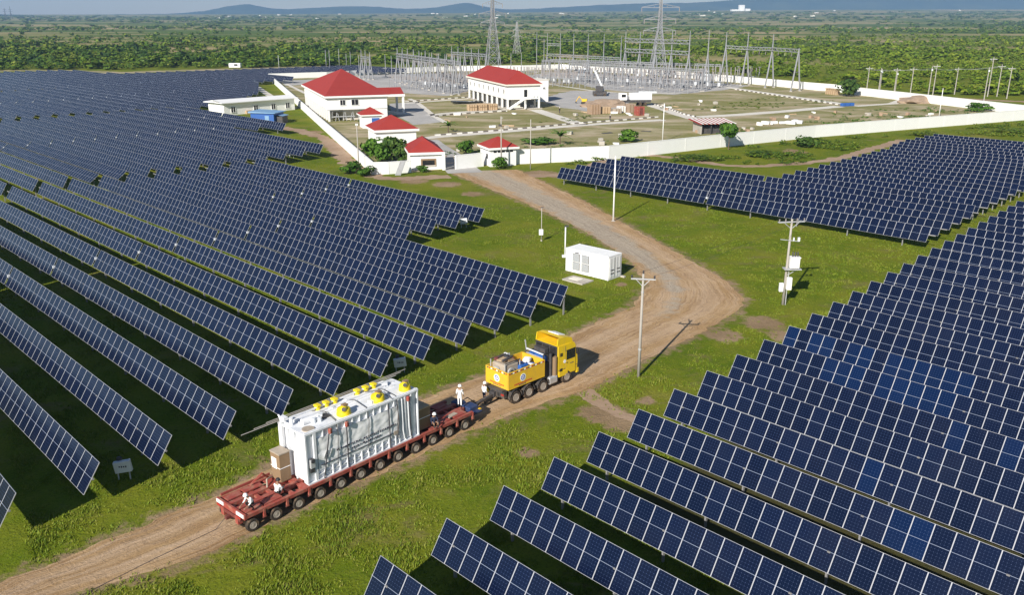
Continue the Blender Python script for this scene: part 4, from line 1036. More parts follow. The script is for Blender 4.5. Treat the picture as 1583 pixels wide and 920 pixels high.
mbuild(q, 'camera', lambda m: (m.box((0.14, 0.05, 3.82), (0.45, 0.16, 0.14), 'dark'), m.box((-0.05, 0, 3.8), (0.2, 0.2, 0.12), 'dark'))); mbuild(q, 'footing', lambda m: m.box((0, -0.05, 0.1), (0.75, 0.6, 0.22), 'white'))
pole((775, 260), 9.9, 'grey pole with a small fitting right before the guardhouse', 0.15, 0.10, 'pole_conc')
mbuild(bpy.data.objects[-1] if False else [o for o in bpy.data.objects if o.get('label', '').startswith('grey pole with a small')][0], 'fitting', lambda m: (m.box((-0.25, -0.1, 8.2), (0.5, 0.3, 0.4), 'dark'), m.box((0.1, 0, 9.6), (0.5, 0.1, 0.1), 'steel')))
pole((820, 262), 9.5, 'pale slim pole on the grass right of the guardhouse', 0.11, 0.08, 'pole_conc', 'slim_pole')
q = pole((555, 262), 8.6, 'pale pole beside the bushes at the left wall corner', 0.13, 0.09, 'pole_conc')
mbuild(q, 'fitting', lambda m: m.box((0, 0, 8.5), (0.5, 0.12, 0.35), 'grey_box'))
pole((1024, 219), 8.8, 'white slim pole just inside the long front wall', 0.11, 0.08, 'white', 'slim_pole')
pole((1451, 184), 8.6, 'white slim pole inside the front wall near its right end', 0.12, 0.08, 'white', 'slim_pole')
pole((432, 113), 8.9, 'thin mast behind the far left corner of the compound wall', 0.08, 0.06, 'white', 'slim_pole')
for i, (px, h, lb_) in enumerate((((505, 112), 11.5, 'pale mast behind the hall, leftmost of a close pair'), ((510.5, 112), 11.2, 'pale mast behind the hall, right one of a close pair'), ((525, 107), 11.0, 'pale mast with small fitting above the hall ridge'), ((536, 106), 8.2, 'short pale mast right of the hall ridge, left of two'), ((542.5, 106), 9.2, 'short pale mast right of the hall ridge, right of two'))):
    pole(px, h, lb_, 0.16, 0.12, 'steel_far', 'mast', 'mast')

# container with cooling grilles
CA = P(940, 434.5)
cont = thing('container', (CA[0], CA[1], 0), R(137.5), 'white equipment container with four grilles beside the road bend', 'container')
CLn, CW, CH = 6.06, 2.44, 2.75
def cbody(m):
    m.box((CLn / 2, -CW / 2, CH / 2 + 0.08), (CLn - 0.06, CW - 0.06, CH - 0.16), 'white')
    for x in np.arange(0.25, CLn - 0.2, 0.24):
        if 2.6 < x < 5.0: continue
        m.box((x, 0.0 - 0.022, CH / 2 + 0.06), (0.11, 0.045, CH - 0.4), 'white')
        m.box((x, -CW + 0.022, CH / 2 + 0.06), (0.11, 0.045, CH - 0.4), 'white')
    for x in np.arange(0.3, CLn - 0.2, 0.3): m.box((x, -CW / 2, CH + 0.005), (0.13, CW - 0.2, 0.03), 'white')
mbuild(cont, 'body', cbody)
def cframe(m):
    for x in (0.08, CLn - 0.08):
        for y in (-0.08, -CW + 0.08): m.box((x, y, CH / 2 + 0.02), (0.165, 0.165, CH + 0.005), 'white')
    for y in (-0.06, -CW + 0.06):
        m.box((CLn / 2, y, 0.14), (CLn - 0.34, 0.125, 0.2), 'white'); m.box((CLn / 2, y, CH - 0.05), (CLn - 0.34, 0.125, 0.12), 'white')
    for x in (0.06, CLn - 0.06):
        m.box((x, -CW / 2, 0.14), (0.125, CW - 0.34, 0.2), 'white'); m.box((x, -CW / 2, CH - 0.05), (0.125, CW - 0.34, 0.12), 'white')
mbuild(cont, 'corner_frame', cframe)
for (x, z) in ((4.55, 1.85), (4.55, 0.85), (3.25, 1.85), (3.25, 0.85)):
    g_ = mbuild(cont, 'grille', lambda m: (m.box((x, 0.012, z), (1.02, 0.05, 0.9), 'dark'),))
    def slats(m):
        for k in range(10): m.box((x - 0.44 + k * 0.098, 0.045, z), (0.045, 0.03, 0.86), 'grey_box')
        for k in range(4): m.box((x, 0.042, z - 0.36 + k * 0.24), (0.95, 0.022, 0.03), 'dark')
    mbuild(g_, 'slats', slats)
mbuild(cont, 'sign_marks', lambda m: (m.box((4.45, 0.02, 2.42), (0.55, 0.02, 0.10), 'ink'), m.box((4.0, 0.02, 2.48), (0.12, 0.02, 0.08), 'ink'), m.box((3.4, 0.02, 2.4), (0.7, 0.02, 0.05), 'grey_box')))
for y0 in (-0.66, -1.78):
    d_ = mbuild(cont, 'door', lambda m: m.box((-0.012, y0, CH / 2 + 0.02), (0.05, 1.04, CH - 0.42), 'white'))
    mbuild(d_, 'lock_bar', lambda m: [m.cyl((-0.06, y0 + dy, 0.28), (-0.06, y0 + dy, CH - 0.25), 0.022, 'steel', n=6) for dy in (-0.26, 0.26)])
    mbuild(d_, 'handle', lambda m: [m.box((-0.075, y0 + dy * 0.6, z), (0.03, 0.3, 0.07), 'dark') for dy in (-0.26, 0.26) for z in (0.75, 1.15)] + [m.box((-0.05, y0 - 0.1, 0.5), (0.02, 0.6, 0.05), 'grey_box')])
mbuild(cont, 'door_gap', lambda m: m.box((-0.02, -1.22, CH / 2 + 0.02), (0.03, 0.05, CH - 0.45), 'dark'))
for (x, y) in ((0.1, -0.1), (0.1, -CW + 0.1), (CLn - 0.1, -0.1), (CLn - 0.1, -CW + 0.1)): mbuild(cont, 'foot', lambda m: m.box((x, y, 0.0), (0.22, 0.22, 0.1), 'concrete'))
mbuild(cont, 'foot', lambda m: m.box((-0.35, -CW + 0.1, 0.08), (0.5, 0.3, 0.18), 'concrete'))
sx, sy = P(893, 434)
sl_ = thing('concrete_slab', (sx, sy, 0), R(-43), 'flat pale concrete slab in the grass before the container', 'slab')
mbuild(sl_, 'slab', lambda m: m.box((0, 0, 0.05), (2.9, 2.0, 0.16), 'concrete')); mbuild(sl_, 'cover', lambda m: m.box((-0.3, 0, 0.15), (1.3, 0.9, 0.05), 'wall_cream'))
# combiner boxes at the row ends
for (px, sc, lb_) in (((193, 742), 1.0, 'grey electrical box on a stand, nearest to the bottom left corner'), ((619, 577), 0.95, 'grey electrical box on a stand above the white transformer'), ((717, 352), 0.95, 'white marked box on a stand at the stepped row ends'), ((451, 244), 1.1, 'small white box on a stand before the far left rows')):
    x, y = P(*px); t = thing('combiner_box', (x, y, 0), R(8), lb_, 'electrical box', 'boxes on stands along the left field')
    mbuild(t, 'cabinet', lambda m: m.box((0, 0, 0.95), (1.05 * sc, 0.32, 0.78 * sc), 'grey_box', ry=-0.12, bev=0.05))
    for dx in (-0.35, 0.35): mbuild(t, 'leg', lambda m: m.box((dx * sc, 0.02, 0.3), (0.07, 0.07, 0.62), 'steel'))
    mbuild(t, 'sign_marks', lambda m: [m.box((-0.16 + 0.13 * k, -0.172, 1.0), (0.08, 0.012, 0.09 + 0.03 * (k % 2)), 'ink') for k in range(4)])
    mbuild(t, 'gland', lambda m: (m.cyl((-0.2, 0.15, 1.25), (-0.2, 0.15, 1.55), 0.10, 'dark', n=8), m.box((-0.2, 0.16, 1.4), (0.3, 0.16, 0.2), 'dark')))

# ------------------------------------------------------------------ trailer with transformer
TR0 = (-16.5, 43.45); TRA = R(48.2)
def TL(x, y):
    c, s = math.cos(TRA), math.sin(TRA); return (TR0[0] + c * x - s * y, TR0[1] + s * x + c * y)
trl = thing('heavy_trailer', (TR0[0], TR0[1], 0), TRA, 'dusty red twelve axle heavy trailer carrying the white transformer', 'trailer')
DZ = 1.16
def deck(x0, x1):
    def fn(m):
        for y in (-1.36, 1.36): m.box(((x0 + x1) / 2, y, DZ - 0.09), (x1 - x0, 0.22, 0.20), 'red_paint')
        for y in (-0.42, 0.42): m.box(((x0 + x1) / 2, y, DZ - 0.06), (x1 - x0 - 0.04, 0.30, 0.24), 'red_paint')
        x = x0 + 0.12
        while x < x1:
            m.box((x, -0.89, DZ - 0.10), (0.22, 0.7, 0.16), 'red_paint'); m.box((x, 0.89, DZ - 0.10), (0.22, 0.7, 0.16), 'red_paint'); m.box((x, 0, DZ - 0.10), (0.2, 0.52, 0.16), 'red_paint')
            x += 0.785
        m.box(((x0 + x1) / 2, 0, DZ - 0.38), (x1 - x0 - 0.1, 0.9, 0.34), 'red_dark')
        m.box(((x0 + x1) / 2, -0.9, DZ - 0.235), (x1 - x0 - 0.3, 0.5, 0.03), 'chassis'); m.box(((x0 + x1) / 2, 0.9, DZ - 0.235), (x1 - x0 - 0.3, 0.5, 0.03), 'chassis')
    return fn
mbuild(trl, 'rear_deck', deck(0.68, 4.8)); mbuild(trl, 'middle_deck', deck(4.83, 15.2)); mbuild(trl, 'front_deck', deck(15.23, 19.0))
for (x, y, a, b_) in ((1.35, -1.0, 1.1, 0.5), (1.35, 0.95, 1.0, 0.5), (2.6, -1.0, 1.2, 0.55), (2.6, 1.0, 1.2, 0.5), (3.9, 0.9, 0.9, 0.6), (16.4, -1.0, 1.1, 0.5), (17.9, -0.95, 1.2, 0.6), (16.6, 0.95, 1.0, 0.6), (17.8, 0.9, 0.9, 0.6)):
    mbuild(trl, 'deck_plate', lambda m: m.box((x, y, DZ + 0.05), (a, b_, 0.08), 'red_paint'))
mbuild(trl, 'loose_board', lambda m: m.box((17.4, -0.9, DZ + 0.11), (0.9, 0.34, 0.06), 'tarp', 0.1)); mbuild(trl, 'cross_beam', lambda m: m.box((16.0, 0.2, DZ + 0.08), (0.3, 1.0, 0.1), 'red_dark'))
mbuild(trl, 'edge_rail', lambda m: (m.box((2.5, 1.48, DZ + 0.14), (3.3, 0.08, 0.16), 'red_paint'), m.box((0.62, 0, DZ - 0.06), (0.12, 2.95, 0.34), 'red_paint'), m.box((0.58, 0.0, DZ - 0.34), (0.2, 2.2, 0.2), 'red_dark')))
for y in (-1.05, 1.05): mbuild(trl, 'marker_board', lambda m: (m.box((0.53, y, DZ - 0.02), (0.05, 0.75, 0.2), 'white'), m.box((0.49, y + 0.1, DZ - 0.22), (0.05, 0.4, 0.12), 'lamp_red')))
mbuild(trl, 'coupling_block', lambda m: (m.box((0.6, -0.75, DZ - 0.45), (0.3, 0.3, 0.5), 'red_paint'), m.box((0.6, 0.75, DZ - 0.45), (0.3, 0.3, 0.5), 'red_paint'), m.box((0.4, 0, DZ - 0.5), (0.4, 0.2, 0.2), 'red_dark')))
whl = MB(); whl.lathe((0, 0, 0), [(0.22, -0.12), (0.36, -0.125), (0.405, -0.09), (0.41, 0.0), (0.405, 0.09), (0.36, 0.125), (0.22, 0.12)], 'tyre', n=24, axis='Y'); wm = whl.mesh('wheel')
rim = MB(); rim.lathe((0, 0, 0), [(0.225, -0.128), (0.21, -0.14), (0.18, -0.10), (0.11, -0.085), (0.10, -0.13), (0.06, -0.14)], 'rim', n=20, axis='Y'); rimm = rim.mesh('rim')
rim2 = MB(); rim2.lathe((0, 0, 0), [(0.225, 0.128), (0.21, 0.14), (0.18, 0.10), (0.11, 0.085), (0.10, 0.13), (0.06, 0.14)], 'rim', n=20, axis='Y'); rimm2 = rim2.mesh('rim')
AX = [1.05 + 1.555 * k for k in range(12)]
for x in AX:
    for y, rm in ((-1.36, rimm), (-0.62, rimm), (0.62, rimm2), (1.36, rimm2)):
        w_ = put('wheel', wm, trl, (x, y, 0.41)); put('rim', rm, w_)
    for y in (-1, 1):
        mbuild(trl, 'bogie', lambda m: (m.bar((x, y * 1.0, 0.41), (x + 0.42, y * 1.0, 0.84), 0.17, 'red_dark'), m.box((x + 0.42, y * 1.0, 0.86), (0.34, 0.42, 0.2), 'red_paint'), m.cyl((x, y * 0.72, 0.41), (x, y * 1.25, 0.41), 0.08, 'dark', n=8)))
    mbuild(trl, 'steering_post', lambda m: (m.box((x + 0.78, -1.44, 0.86), (0.13, 0.14, 0.5), 'red_paint'), m.cyl((x + 0.66, -1.46, 0.6), (x + 0.9, -1.46, 0.6), 0.05, 'red_dark', n=6)))
mbuild(trl, 'front_power_unit', lambda m: (m.box((19.6, -0.5, 0.95), (0.9, 0.9, 0.5), 'navy', bev=0.08), m.box((19.5, 0.55, 1.0), (0.8, 0.8, 0.42), 'navy', bev=0.08), m.cyl((19.4, -1.05, 0.75), (20.2, -1.0, 0.7), 0.16, 'navy', n=10), m.box((20.1, -1.0, 0.8), (0.2, 0.2, 0.2), 'amber'), m.tube([(19.4, 0.2, 1.3), (20.0, 0.1, 1.45), (20.6, 0, 0.9)], 0.035, 'dark')))
mbuild(trl, 'drawbar', lambda m: (m.bar((19.0, -0.55, 0.62), (21.2, 0.0, 0.72), 0.16, 'dark'), m.bar((19.0, 0.55, 0.62), (21.2, 0.0, 0.72), 0.16, 'dark'), m.bar((21.1, 0, 0.72), (22.75, 0.08, 0.80), 0.20, 'dark')))
mbuild(trl, 'hose', lambda m: m.tube([(3.2, 0.3, DZ + 0.05), (3.4, 0.6, DZ + 0.4), (3.8, 0.9, DZ + 0.25), (4.4, 1.2, DZ + 0.06)], 0.05, 'tarp'))
mbuild(trl, 'tool_frame', lambda m: (m.bar((2.6, 1.2, DZ + 0.1), (3.3, 0.9, DZ + 0.75), 0.09, 'red_paint'), m.bar((3.3, 0.9, DZ + 0.75), (3.9, 1.2, DZ + 0.1), 0.09, 'red_paint'), m.cyl((4.5, 1.1, DZ + 0.1), (4.5, 1.1, DZ + 0.6), 0.16, 'red_dark', n=10)))

# the white transformer (a load of its own on the deck)
tfm = thing('transformer', (TR0[0], TR0[1], DZ + 0.02), TRA, 'huge white power transformer tied down on the red trailer', 'transformer')
X0, X1, Y0, Y1, TH = 5.0, 13.95, -1.30, 1.35, 3.3
mbuild(tfm, 'tank', lambda m: m.box(((X0 + X1) / 2, (Y0 + Y1) / 2, TH / 2 - 0.02), (X1 - X0 - 0.34, Y1 - Y0 - 0.26, TH - 0.1), 'tank_white'))
mbuild(tfm, 'lid', lambda m: (m.box(((X0 + X1) / 2, (Y0 + Y1) / 2, TH), (X1 - X0 + 0.05, Y1 - Y0 + 0.06, 0.12), 'tank_white'), m.box(((X0 + X1) / 2, Y0 + 0.06, TH + 0.09), (X1 - X0, 0.10, 0.07), 'tank_white'), m.box(((X0 + X1) / 2, 0.25, TH + 0.10), (X1 - X0 - 1.4, 0.10, 0.09), 'tank_white'), m.box(((X0 + X1) / 2 - 0.3, 0.62, TH + 0.12), (X1 - X0 - 1.8, 0.22, 0.14), 'tank_white')))
def ribs(m):
    for x in (X0 + 0.02, X0 + 0.62, X0 + 0.72, X1 - 0.62, X1 - 1.15, X1 - 1.7, X1 - 0.05): m.box((x, Y0 + 0.12, TH / 2), (0.09, 0.30, TH - 0.14), 'tank_white')
    for x in (X0 + 0.02, X0 + 0.9, X1 - 0.9, X1 - 0.05): m.box((x, Y1 - 0.12, TH / 2), (0.09, 0.30, TH - 0.14), 'tank_white')
    for y in (Y0 + 0.3, Y0 + 1.1, Y1 - 0.9, Y1 - 0.2): m.box((X0 + 0.12, y, TH / 2), (0.28, 0.08, TH - 0.14), 'tank_white'); m.box((X1 - 0.12, y, TH / 2), (0.28, 0.08, TH - 0.14), 'tank_white')
    for x in np.arange(X0 + 1.3, X1 - 1.8, 0.56):
        m.box((x, Y0 + 0.10, 0.36), (0.07, 0.30, 0.66), 'tank_white'); m.box((x, Y0 + 0.12, TH - 0.30), (0.06, 0.26, 0.46), 'tank_white')
    for z in (0.05, 0.38, 0.70): m.box(((X0 + X1) / 2 - 0.3, Y0 + 0.12, z), (X1 - X0 - 2.4, 0.24, 0.06), 'tank_white')
    m.box(((X0 + X1) / 2, Y0 + 0.10, 0.04), (X1 - X0 - 0.05, 0.32, 0.09), 'tank_white')
    m.box(((X0 + X1) / 2 - 0.3, Y0 + 0.14, TH - 0.55), (X1 - X0 - 2.4, 0.2, 0.06), 'tank_white')
mbuild(tfm, 'stiffening_ribs', ribs)
def cover_sheet(m):
    n_ = 60; k_ = 22; vs = []; fs = []
    x0, x1, z0, z1 = X0 + 0.85, X1 - 1.75, 0.72, TH - 0.56
    for j in range(k_ + 1):
        for i in range(n_ + 1):
            x = x0 + (x1 - x0) * i / n_; z = z0 + (z1 - z0) * j / k_
            vs.append((x, Y0 + 0.0 + 0.045 * mnoise.fractal(Vector((x * 1.7 + z, z * 2.4 - x * 0.5, 2.0)), 0.7, 2.0, 5), z))
    for j in range(k_):
        for i in range(n_): a = j * (n_ + 1) + i; fs.append((a, a + 1, a + n_ + 2, a + n_ + 1))
    m.add(vs, fs, 'shirt_white')
sheet_o = mbuild(tfm, 'cover_sheet', cover_sheet, True)
def writing(m):
    rs = random.Random(4)
    for (z, xa, xb, sl) in ((1.55, X0 + 2.2, X1 - 2.0, 0.0), (1.25, X0 + 3.0, X1 - 3.2, 0.0)):
        x = xa
        while x < xb:
            w_ = rs.uniform(0.05, 0.16); m.box((x + w_ / 2, Y0 - 0.05, z + rs.uniform(-0.02, 0.02)), (w_, 0.012, rs.uniform(0.09, 0.14)), 'ink'); x += w_ + rs.choice((0.05, 0.05, 0.08, 0.2))
mbuild(sheet_o, 'lettering', writing)
mbuild(sheet_o, 'rope_line', lambda m: m.bar((X0 + 1.0, Y0 - 0.045, 0.98), (X1 - 2.0, Y0 - 0.045, 0.98), 0.035, 'rope'))
def side_bits(m):
    m.bar((X0 + 1.2, Y0 - 0.06, 1.35), (X0 + 1.45, Y0 - 0.06, 1.85), 0.05, 'steel'); m.bar((X0 + 1.6, Y0 - 0.06, 1.3), (X0 + 1.85, Y0 - 0.06, 1.8), 0.05, 'steel')
    for k in range(3): m.bar((X0 + 1.25 + k * 0.09, Y0 - 0.06, 1.4 + 0.16 * k), (X0 + 1.68 + k * 0.08, Y0 - 0.06, 1.36 + 0.16 * k), 0.04, 'steel')
mbuild(tfm, 'ladder', side_bits)
for (x, dx) in ((X0 + 1.75, -1.0), (X0 + 3.0, 0.0), (X1 - 2.6, 0.1), (X1 - 0.9, 0.3)):
    mbuild(tfm, 'strap', lambda m: (m.bar((x, Y0 - 0.08, TH - 0.1), (x + dx * 0.6, Y0 - 0.08, 0.05), 0.07, 'rope', 0.03),))
for (x, h_) in ((X0 + 1.75, 0), (X0 + 3.0, 0), (X1 - 0.95, 0)):
    mbuild(tfm, 'lashing_bracket', lambda m: m.box((x, Y0 - 0.12, TH - 0.28), (0.22, 0.2, 0.34), 'red_paint', bev=0.05, rz=0.3))
def cap_big(m, x, y, r, h):
    m.lathe((x, y, TH + 0.06), [(r, 0), (r * 1.02, 0.06), (r * 0.97, 0.10), (r * 0.99, h * 0.3), (r * 0.94, h * 0.35), (r * 0.96, h * 0.6), (r * 0.86, h * 0.74), (r * 0.60, h * 0.82), (r * 0.45, h * 0.84), (r * 0.4, h * 0.95), (0.02, h * 0.97)], 'yellow_cap', n=20)
    m.cyl((x - 0.1, y - r * 0.25, TH + h * 0.75), (x - 0.22, y - r * 0.62, TH + h * 0.95), 0.20, 'yellow_cap', n=14)
for (x, r, h) in ((X0 + 3.3, 0.45, 0.58), (X0 + 6.0, 0.46, 0.58), (X1 - 0.65, 0.40, 0.56)):
    c_ = mbuild(tfm, 'bushing_cover', lambda m: cap_big(m, x, Y0 + 0.52, r, h), True)
    mbuild(c_, 'hatch', lambda m: (m.box((x + 0.15, Y0 + 0.6, TH + 0.06 + h), (0.34, 0.3, 0.10), 'wood'), m.cyl((x - 0.2, Y0 + 0.52 - r * 0.62, TH + h * 0.93), (x - 0.235, Y0 + 0.52 - r * 0.72, TH + h * 0.99), 0.13, 'dark', n=12)))
for x in (X0 + 2.5, X0 + 3.15, X0 + 3.8, X0 + 5.6, X0 + 6.3, X0 + 6.95):
    mbuild(tfm, 'turret_cap', lambda m: (m.cyl((x, Y1 - 0.55, TH + 0.06), (x, Y1 - 0.55, TH + 0.42), 0.19, 'yellow_cap', n=14), m.box((x, Y1 - 0.55, TH + 0.46), (0.34, 0.42, 0.14), 'yellow_cap', bev=0.04)))
mbuild(tfm, 'pipework', lambda m: (m.tube([(X0 + 0.2, 0.7, TH + 0.4), (X0 + 1.6, 0.72, TH + 0.36), (X1 - 1.2, 0.8, TH + 0.36), (X1 - 0.3, 0.8, TH + 0.1)], 0.06, 'tank_white'), m.cyl((X0 + 0.7, -0.1, TH + 0.25), (X0 + 1.6, -0.2, TH + 0.25), 0.20, 'tank_white', n=12), m.cyl((X0 + 0.25, 0.35, TH + 0.05), (X0 + 0.25, 0.35, TH + 0.55), 0.12, 'tank_white', n=10)))
mbuild(tfm, 'valve_set', lambda m: (m.cyl((X0 + 1.35, -0.35, TH + 0.06), (X0 + 1.35, -0.35, TH + 0.4), 0.15, 'grey_box', n=12), m.cyl((X0 + 1.7, -0.5, TH + 0.06), (X0 + 1.7, -0.5, TH + 0.35), 0.13, 'grey_box', n=12), m.box((X0 + 2.3, -0.2, TH + 0.12), (0.55, 0.4, 0.1), 'dark')))
mbuild(tfm, 'manhole_cover', lambda m: m.cyl((X0 + 0.6, Y0 + 0.45, TH + 0.06), (X0 + 0.6, Y0 + 0.45, TH + 0.12), 0.38, 'tarp', n=18))
mbuild(tfm, 'end_frame', lambda m: (m.box((X0 - 0.05, 0.95, TH / 2 + 0.2), (0.12, 0.12, TH + 0.6), 'tank_white'), m.tube([(X0 - 0.05, 1.2, TH + 0.6), (X0 - 0.05, 0.9, TH + 0.3), (X0 + 0.2, 0.5, TH + 0.1)], 0.06, 'tank_white'), m.box((X0 + 0.1, 0.9, TH + 0.42), (0.3, 0.5, 0.2), 'tank_white')))
mbuild(tfm, 'valve', lambda m: (m.box((X0 + 0.36, Y0 - 0.05, 1.35), (0.3, 0.2, 0.55), 'steel'), m.cyl((X0 + 0.36, Y0 - 0.2, 1.55), (X0 + 0.36, Y0 + 0.05, 1.55), 0.14, 'dark', n=12), m.box((X0 + 0.36, Y0 - 0.02, 0.95), (0.28, 0.1, 0.4), 'dark')))
rs8 = random.Random(12)
for k in range(7): mbuild(tfm, 'lid_fitting', lambda m: m.box((X0 + 1.0 + k * 1.15, rs8.uniform(-0.9, 1.0), TH + 0.14), (rs8.uniform(0.15, 0.5), rs8.uniform(0.12, 0.4), rs8.uniform(0.1, 0.3)), rs8.choice(('tank_white', 'grey_box', 'dark', 'tank_white')), rs8.uniform(0, 1.5)))
for k in range(3): mbuild(tfm, 'cable', lambda m: m.tube([(X0 + 2.2 + k * 2.3, 1.1, TH + 0.12), (X0 + 2.6 + k * 2.3, 0.2, TH + 0.2), (X0 + 2.3 + k * 2.4, Y0 + 0.05, TH + 0.16), (X0 + 2.35 + k * 2.4, Y0 - 0.09, TH - 0.6), (X0 + 2.2 + k * 2.4, Y0 - 0.07, 0.5)], 0.022, 'dark', 5))
for k in range(2): mbuild(tfm, 'side_pipe', lambda m: m.tube([(X1 - 1.42 + k * 0.52, Y0 - 0.02, TH - 0.15), (X1 - 1.42 + k * 0.52, Y0 - 0.06, 0.9), (X1 - 1.3 + k * 0.5, Y0 - 0.04, 0.25)], 0.05, 'grey_box', 7))
mbuild(tfm, 'name_plate', lambda m: m.box((X1 - 2.05, Y0 - 0.06, 0.95), (0.3, 0.03, 0.26), 'tarp'))
mbuild(tfm, 'drain_hose', lambda m: m.tube([(X1 - 1.9, Y0 - 0.1, TH - 0.05), (X1 - 1.8, Y0 - 0.12, TH * 0.5), (X1 - 1.95, Y0 - 0.1, 0.6)], 0.035, 'dark'))
mbuild(tfm, 'tie_rope', lambda m: (m.tube([(X1 - 3.0, 0.6, TH + 0.3), (X1 - 2.4, -0.2, TH + 0.42), (X1 - 2.2, Y0 - 0.05, TH + 0.1)], 0.025, 'dark')))
# long thin pipes lashed along the top edge, reaching back past the end
tp = thing('pipe_bundle', (TR0[0], TR0[1], DZ + TH + 0.25), TRA, 'thin steel pipes lying lengthwise along the transformer far top edge', 'pipes')
for k in range(3): mbuild(tp, 'pipe', lambda m: m.cyl((X0 - 2.6 + 0.9 * k, Y1 - 0.12 + 0.08 * k, -0.06 + 0.05 * k), (X1 + 0.3 + 0.5 * k, Y1 - 0.15 + 0.08 * k, 0.0 + 0.05 * k), 0.025, 'pole_conc', n=6))
# crates at both ends of the transformer
cr = thing('wooden_crate', (*TL(4.45, 0.62), DZ + 0.06), TRA, 'tall brown crate standing at the rear end of the transformer', 'crate')
mbuild(cr, 'crate_body', lambda m: m.box((0, 0, 0.9), (0.72, 0.95, 1.8), 'wood')); mbuild(cr, 'crate_top', lambda m: m.box((0, 0, 1.84), (0.78, 1.0, 0.08), 'tarp')); mbuild(cr, 'rope', lambda m: (m.box((0, 0, 0.9), (0.75, 0.98, 0.04), 'shirt_white'), m.box((-0.37, 0.1, 1.15), (0.02, 0.5, 0.7), 'shirt_white')))
cr = thing('wooden_crate', (*TL(14.75, 0.05), DZ + 0.06), TRA, 'wide brown boarded crate at the front end of the transformer', 'crate')
def fcr(m):
    m.box((0, 0, 0.75), (1.1, 2.0, 1.5), 'wood')
    for y in (-0.9, 0, 0.9): m.box((0.57, y, 0.75), (0.05, 0.12, 1.5), 'wood_pale')
mbuild(cr, 'crate_body', fcr); mbuild(cr, 'crate_top', lambda m: m.box((0, 0, 1.54), (1.16, 2.06, 0.08), 'wood_pale')); mbuild(cr, 'rope', lambda m: m.box((0, 0, 0.85), (1.13, 2.03, 0.04), 'shirt_white'))

# ------------------------------------------------------------------ ballast tractor
TK0 = (-0.58, 61.33); TKA = R(44.5)
def TKL(x, y):
    c, s = math.cos(TKA), math.sin(TKA); return (TK0[0] + c * x - s * y, TK0[1] + s * x + c * y)
trk = thing('tractor_truck', (TK0[0], TK0[1], 0), TKA, 'yellow four axle heavy tractor truck with open ballast box', 'truck')
mbuild(trk, 'chassis', lambda m: (m.box((3.0, -0.45, 0.85), (8.3, 0.16, 0.32), 'chassis'), m.box((3.0, 0.45, 0.85), (8.3, 0.16, 0.32), 'chassis'), m.box((3.0, 0, 0.8), (8.0, 0.7, 0.2), 'chassis'), m.box((1.0, 0, 1.22), (4.3, 1.9, 0.18), 'dark')))
BX0, BX1, BY, BZ0, BZ1 = -0.78, 3.15, 1.20, 1.32, 2.70
def ballast(m):
    m.box(((BX0 + BX1) / 2, -BY, (BZ0 + BZ1) / 2), (BX1 - BX0, 0.09, BZ1 - BZ0), 'amber'); m.box(((BX0 + BX1) / 2, BY, (BZ0 + BZ1) / 2), (BX1 - BX0, 0.09, BZ1 - BZ0), 'amber')
    m.box((BX0 + 0.03, 0, (BZ0 + BZ1) / 2), (0.09, 2 * BY - 0.1, BZ1 - BZ0 - 0.004), 'amber'); m.box((BX1 - 0.03, 0, (BZ0 + BZ1) / 2), (0.09, 2 * BY - 0.1, BZ1 - BZ0 - 0.004), 'amber')
    m.box(((BX0 + BX1) / 2, 0, BZ0 + 0.05), (BX1 - BX0 - 0.1, 2 * BY - 0.1, 0.1), 'dark')
bb = mbuild(trk, 'ballast_box', ballast)
def stripes(m):
    x = BX0 + 0.06; k = 0
    while x < BX1 - 0.2:
        m.box((x + 0.08, -BY - 0.05, BZ1 - 0.10), (0.16, 0.012, 0.10), ('red_ink', 'ink', 'shirt_white')[k % 3]); x += 0.20; k += 1
    y = -BY + 0.1; k = 0
    while y < BY - 0.1:
        m.box((BX0 - 0.02, y + 0.08, BZ1 - 0.10), (0.012, 0.15, 0.10), ('red_ink', 'ink', 'shirt_white')[k % 3]); y += 0.20; k += 1
mbuild(bb, 'warning_stripe', stripes)
def emblem(m, c, ax):
    n_ = (0, -1, 0) if ax == 'y' else (-1, 0, 0)
    def disc(r, off, mat, n=24): a = Vector(c) + Vector(n_) * off; m.cyl(a, a + Vector(n_) * 0.006, r, mat, n=n)
    disc(0.40, 0.0, 'yellow_cap', 6); disc(0.30, 0.007, 'shirt_white'); disc(0.22, 0.014, 'blue_ink'); disc(0.15, 0.021, 'shirt_white')
    for k, dz in ((-1, 0.03), (0, -0.04), (1, 0.03)):
        d = Vector((k * 0.07, 0, dz)) if ax == 'y' else Vector((0, -k * 0.07, dz))
        a = Vector(c) + d + Vector(n_) * 0.03
        m.box(a, (0.045, 0.01, 0.12) if ax == 'y' else (0.01, 0.045, 0.12), 'blue_ink')
mbuild(bb, 'emblem', lambda m: emblem(m, (0.75, -BY - 0.046, 1.98), 'y')); mbuild(bb, 'emblem', lambda m: emblem(m, (BX0 - 0.016, 0.0, 2.0), 'x'))
def letters(m):
    rs = random.Random(9)
    for (xa, xb, z) in ((-0.15, 1.75, 1.56), (0.3, 1.1, 1.42)):
        x = xa
        while x < xb:
            w_ = rs.uniform(0.06, 0.12); m.box((x + w_ / 2, -BY - 0.05, z + 0.02), (w_, 0.012, 0.11 if z > 1.5 else 0.07), 'red_ink' if z > 1.5 else 'ink'); x += w_ + 0.05
    for (ya, yb, z) in ((-0.75, 0.75, 1.56), (-0.4, 0.4, 1.42)):
        y = ya
        while y < yb:
            w_ = rs.uniform(0.06, 0.12); m.box((BX0 - 0.02, y + w_ / 2, z + 0.02), (0.012, w_, 0.11 if z > 1.5 else 0.07), 'red_ink' if z > 1.5 else 'ink'); y += w_ + 0.05
mbuild(bb, 'lettering', letters)
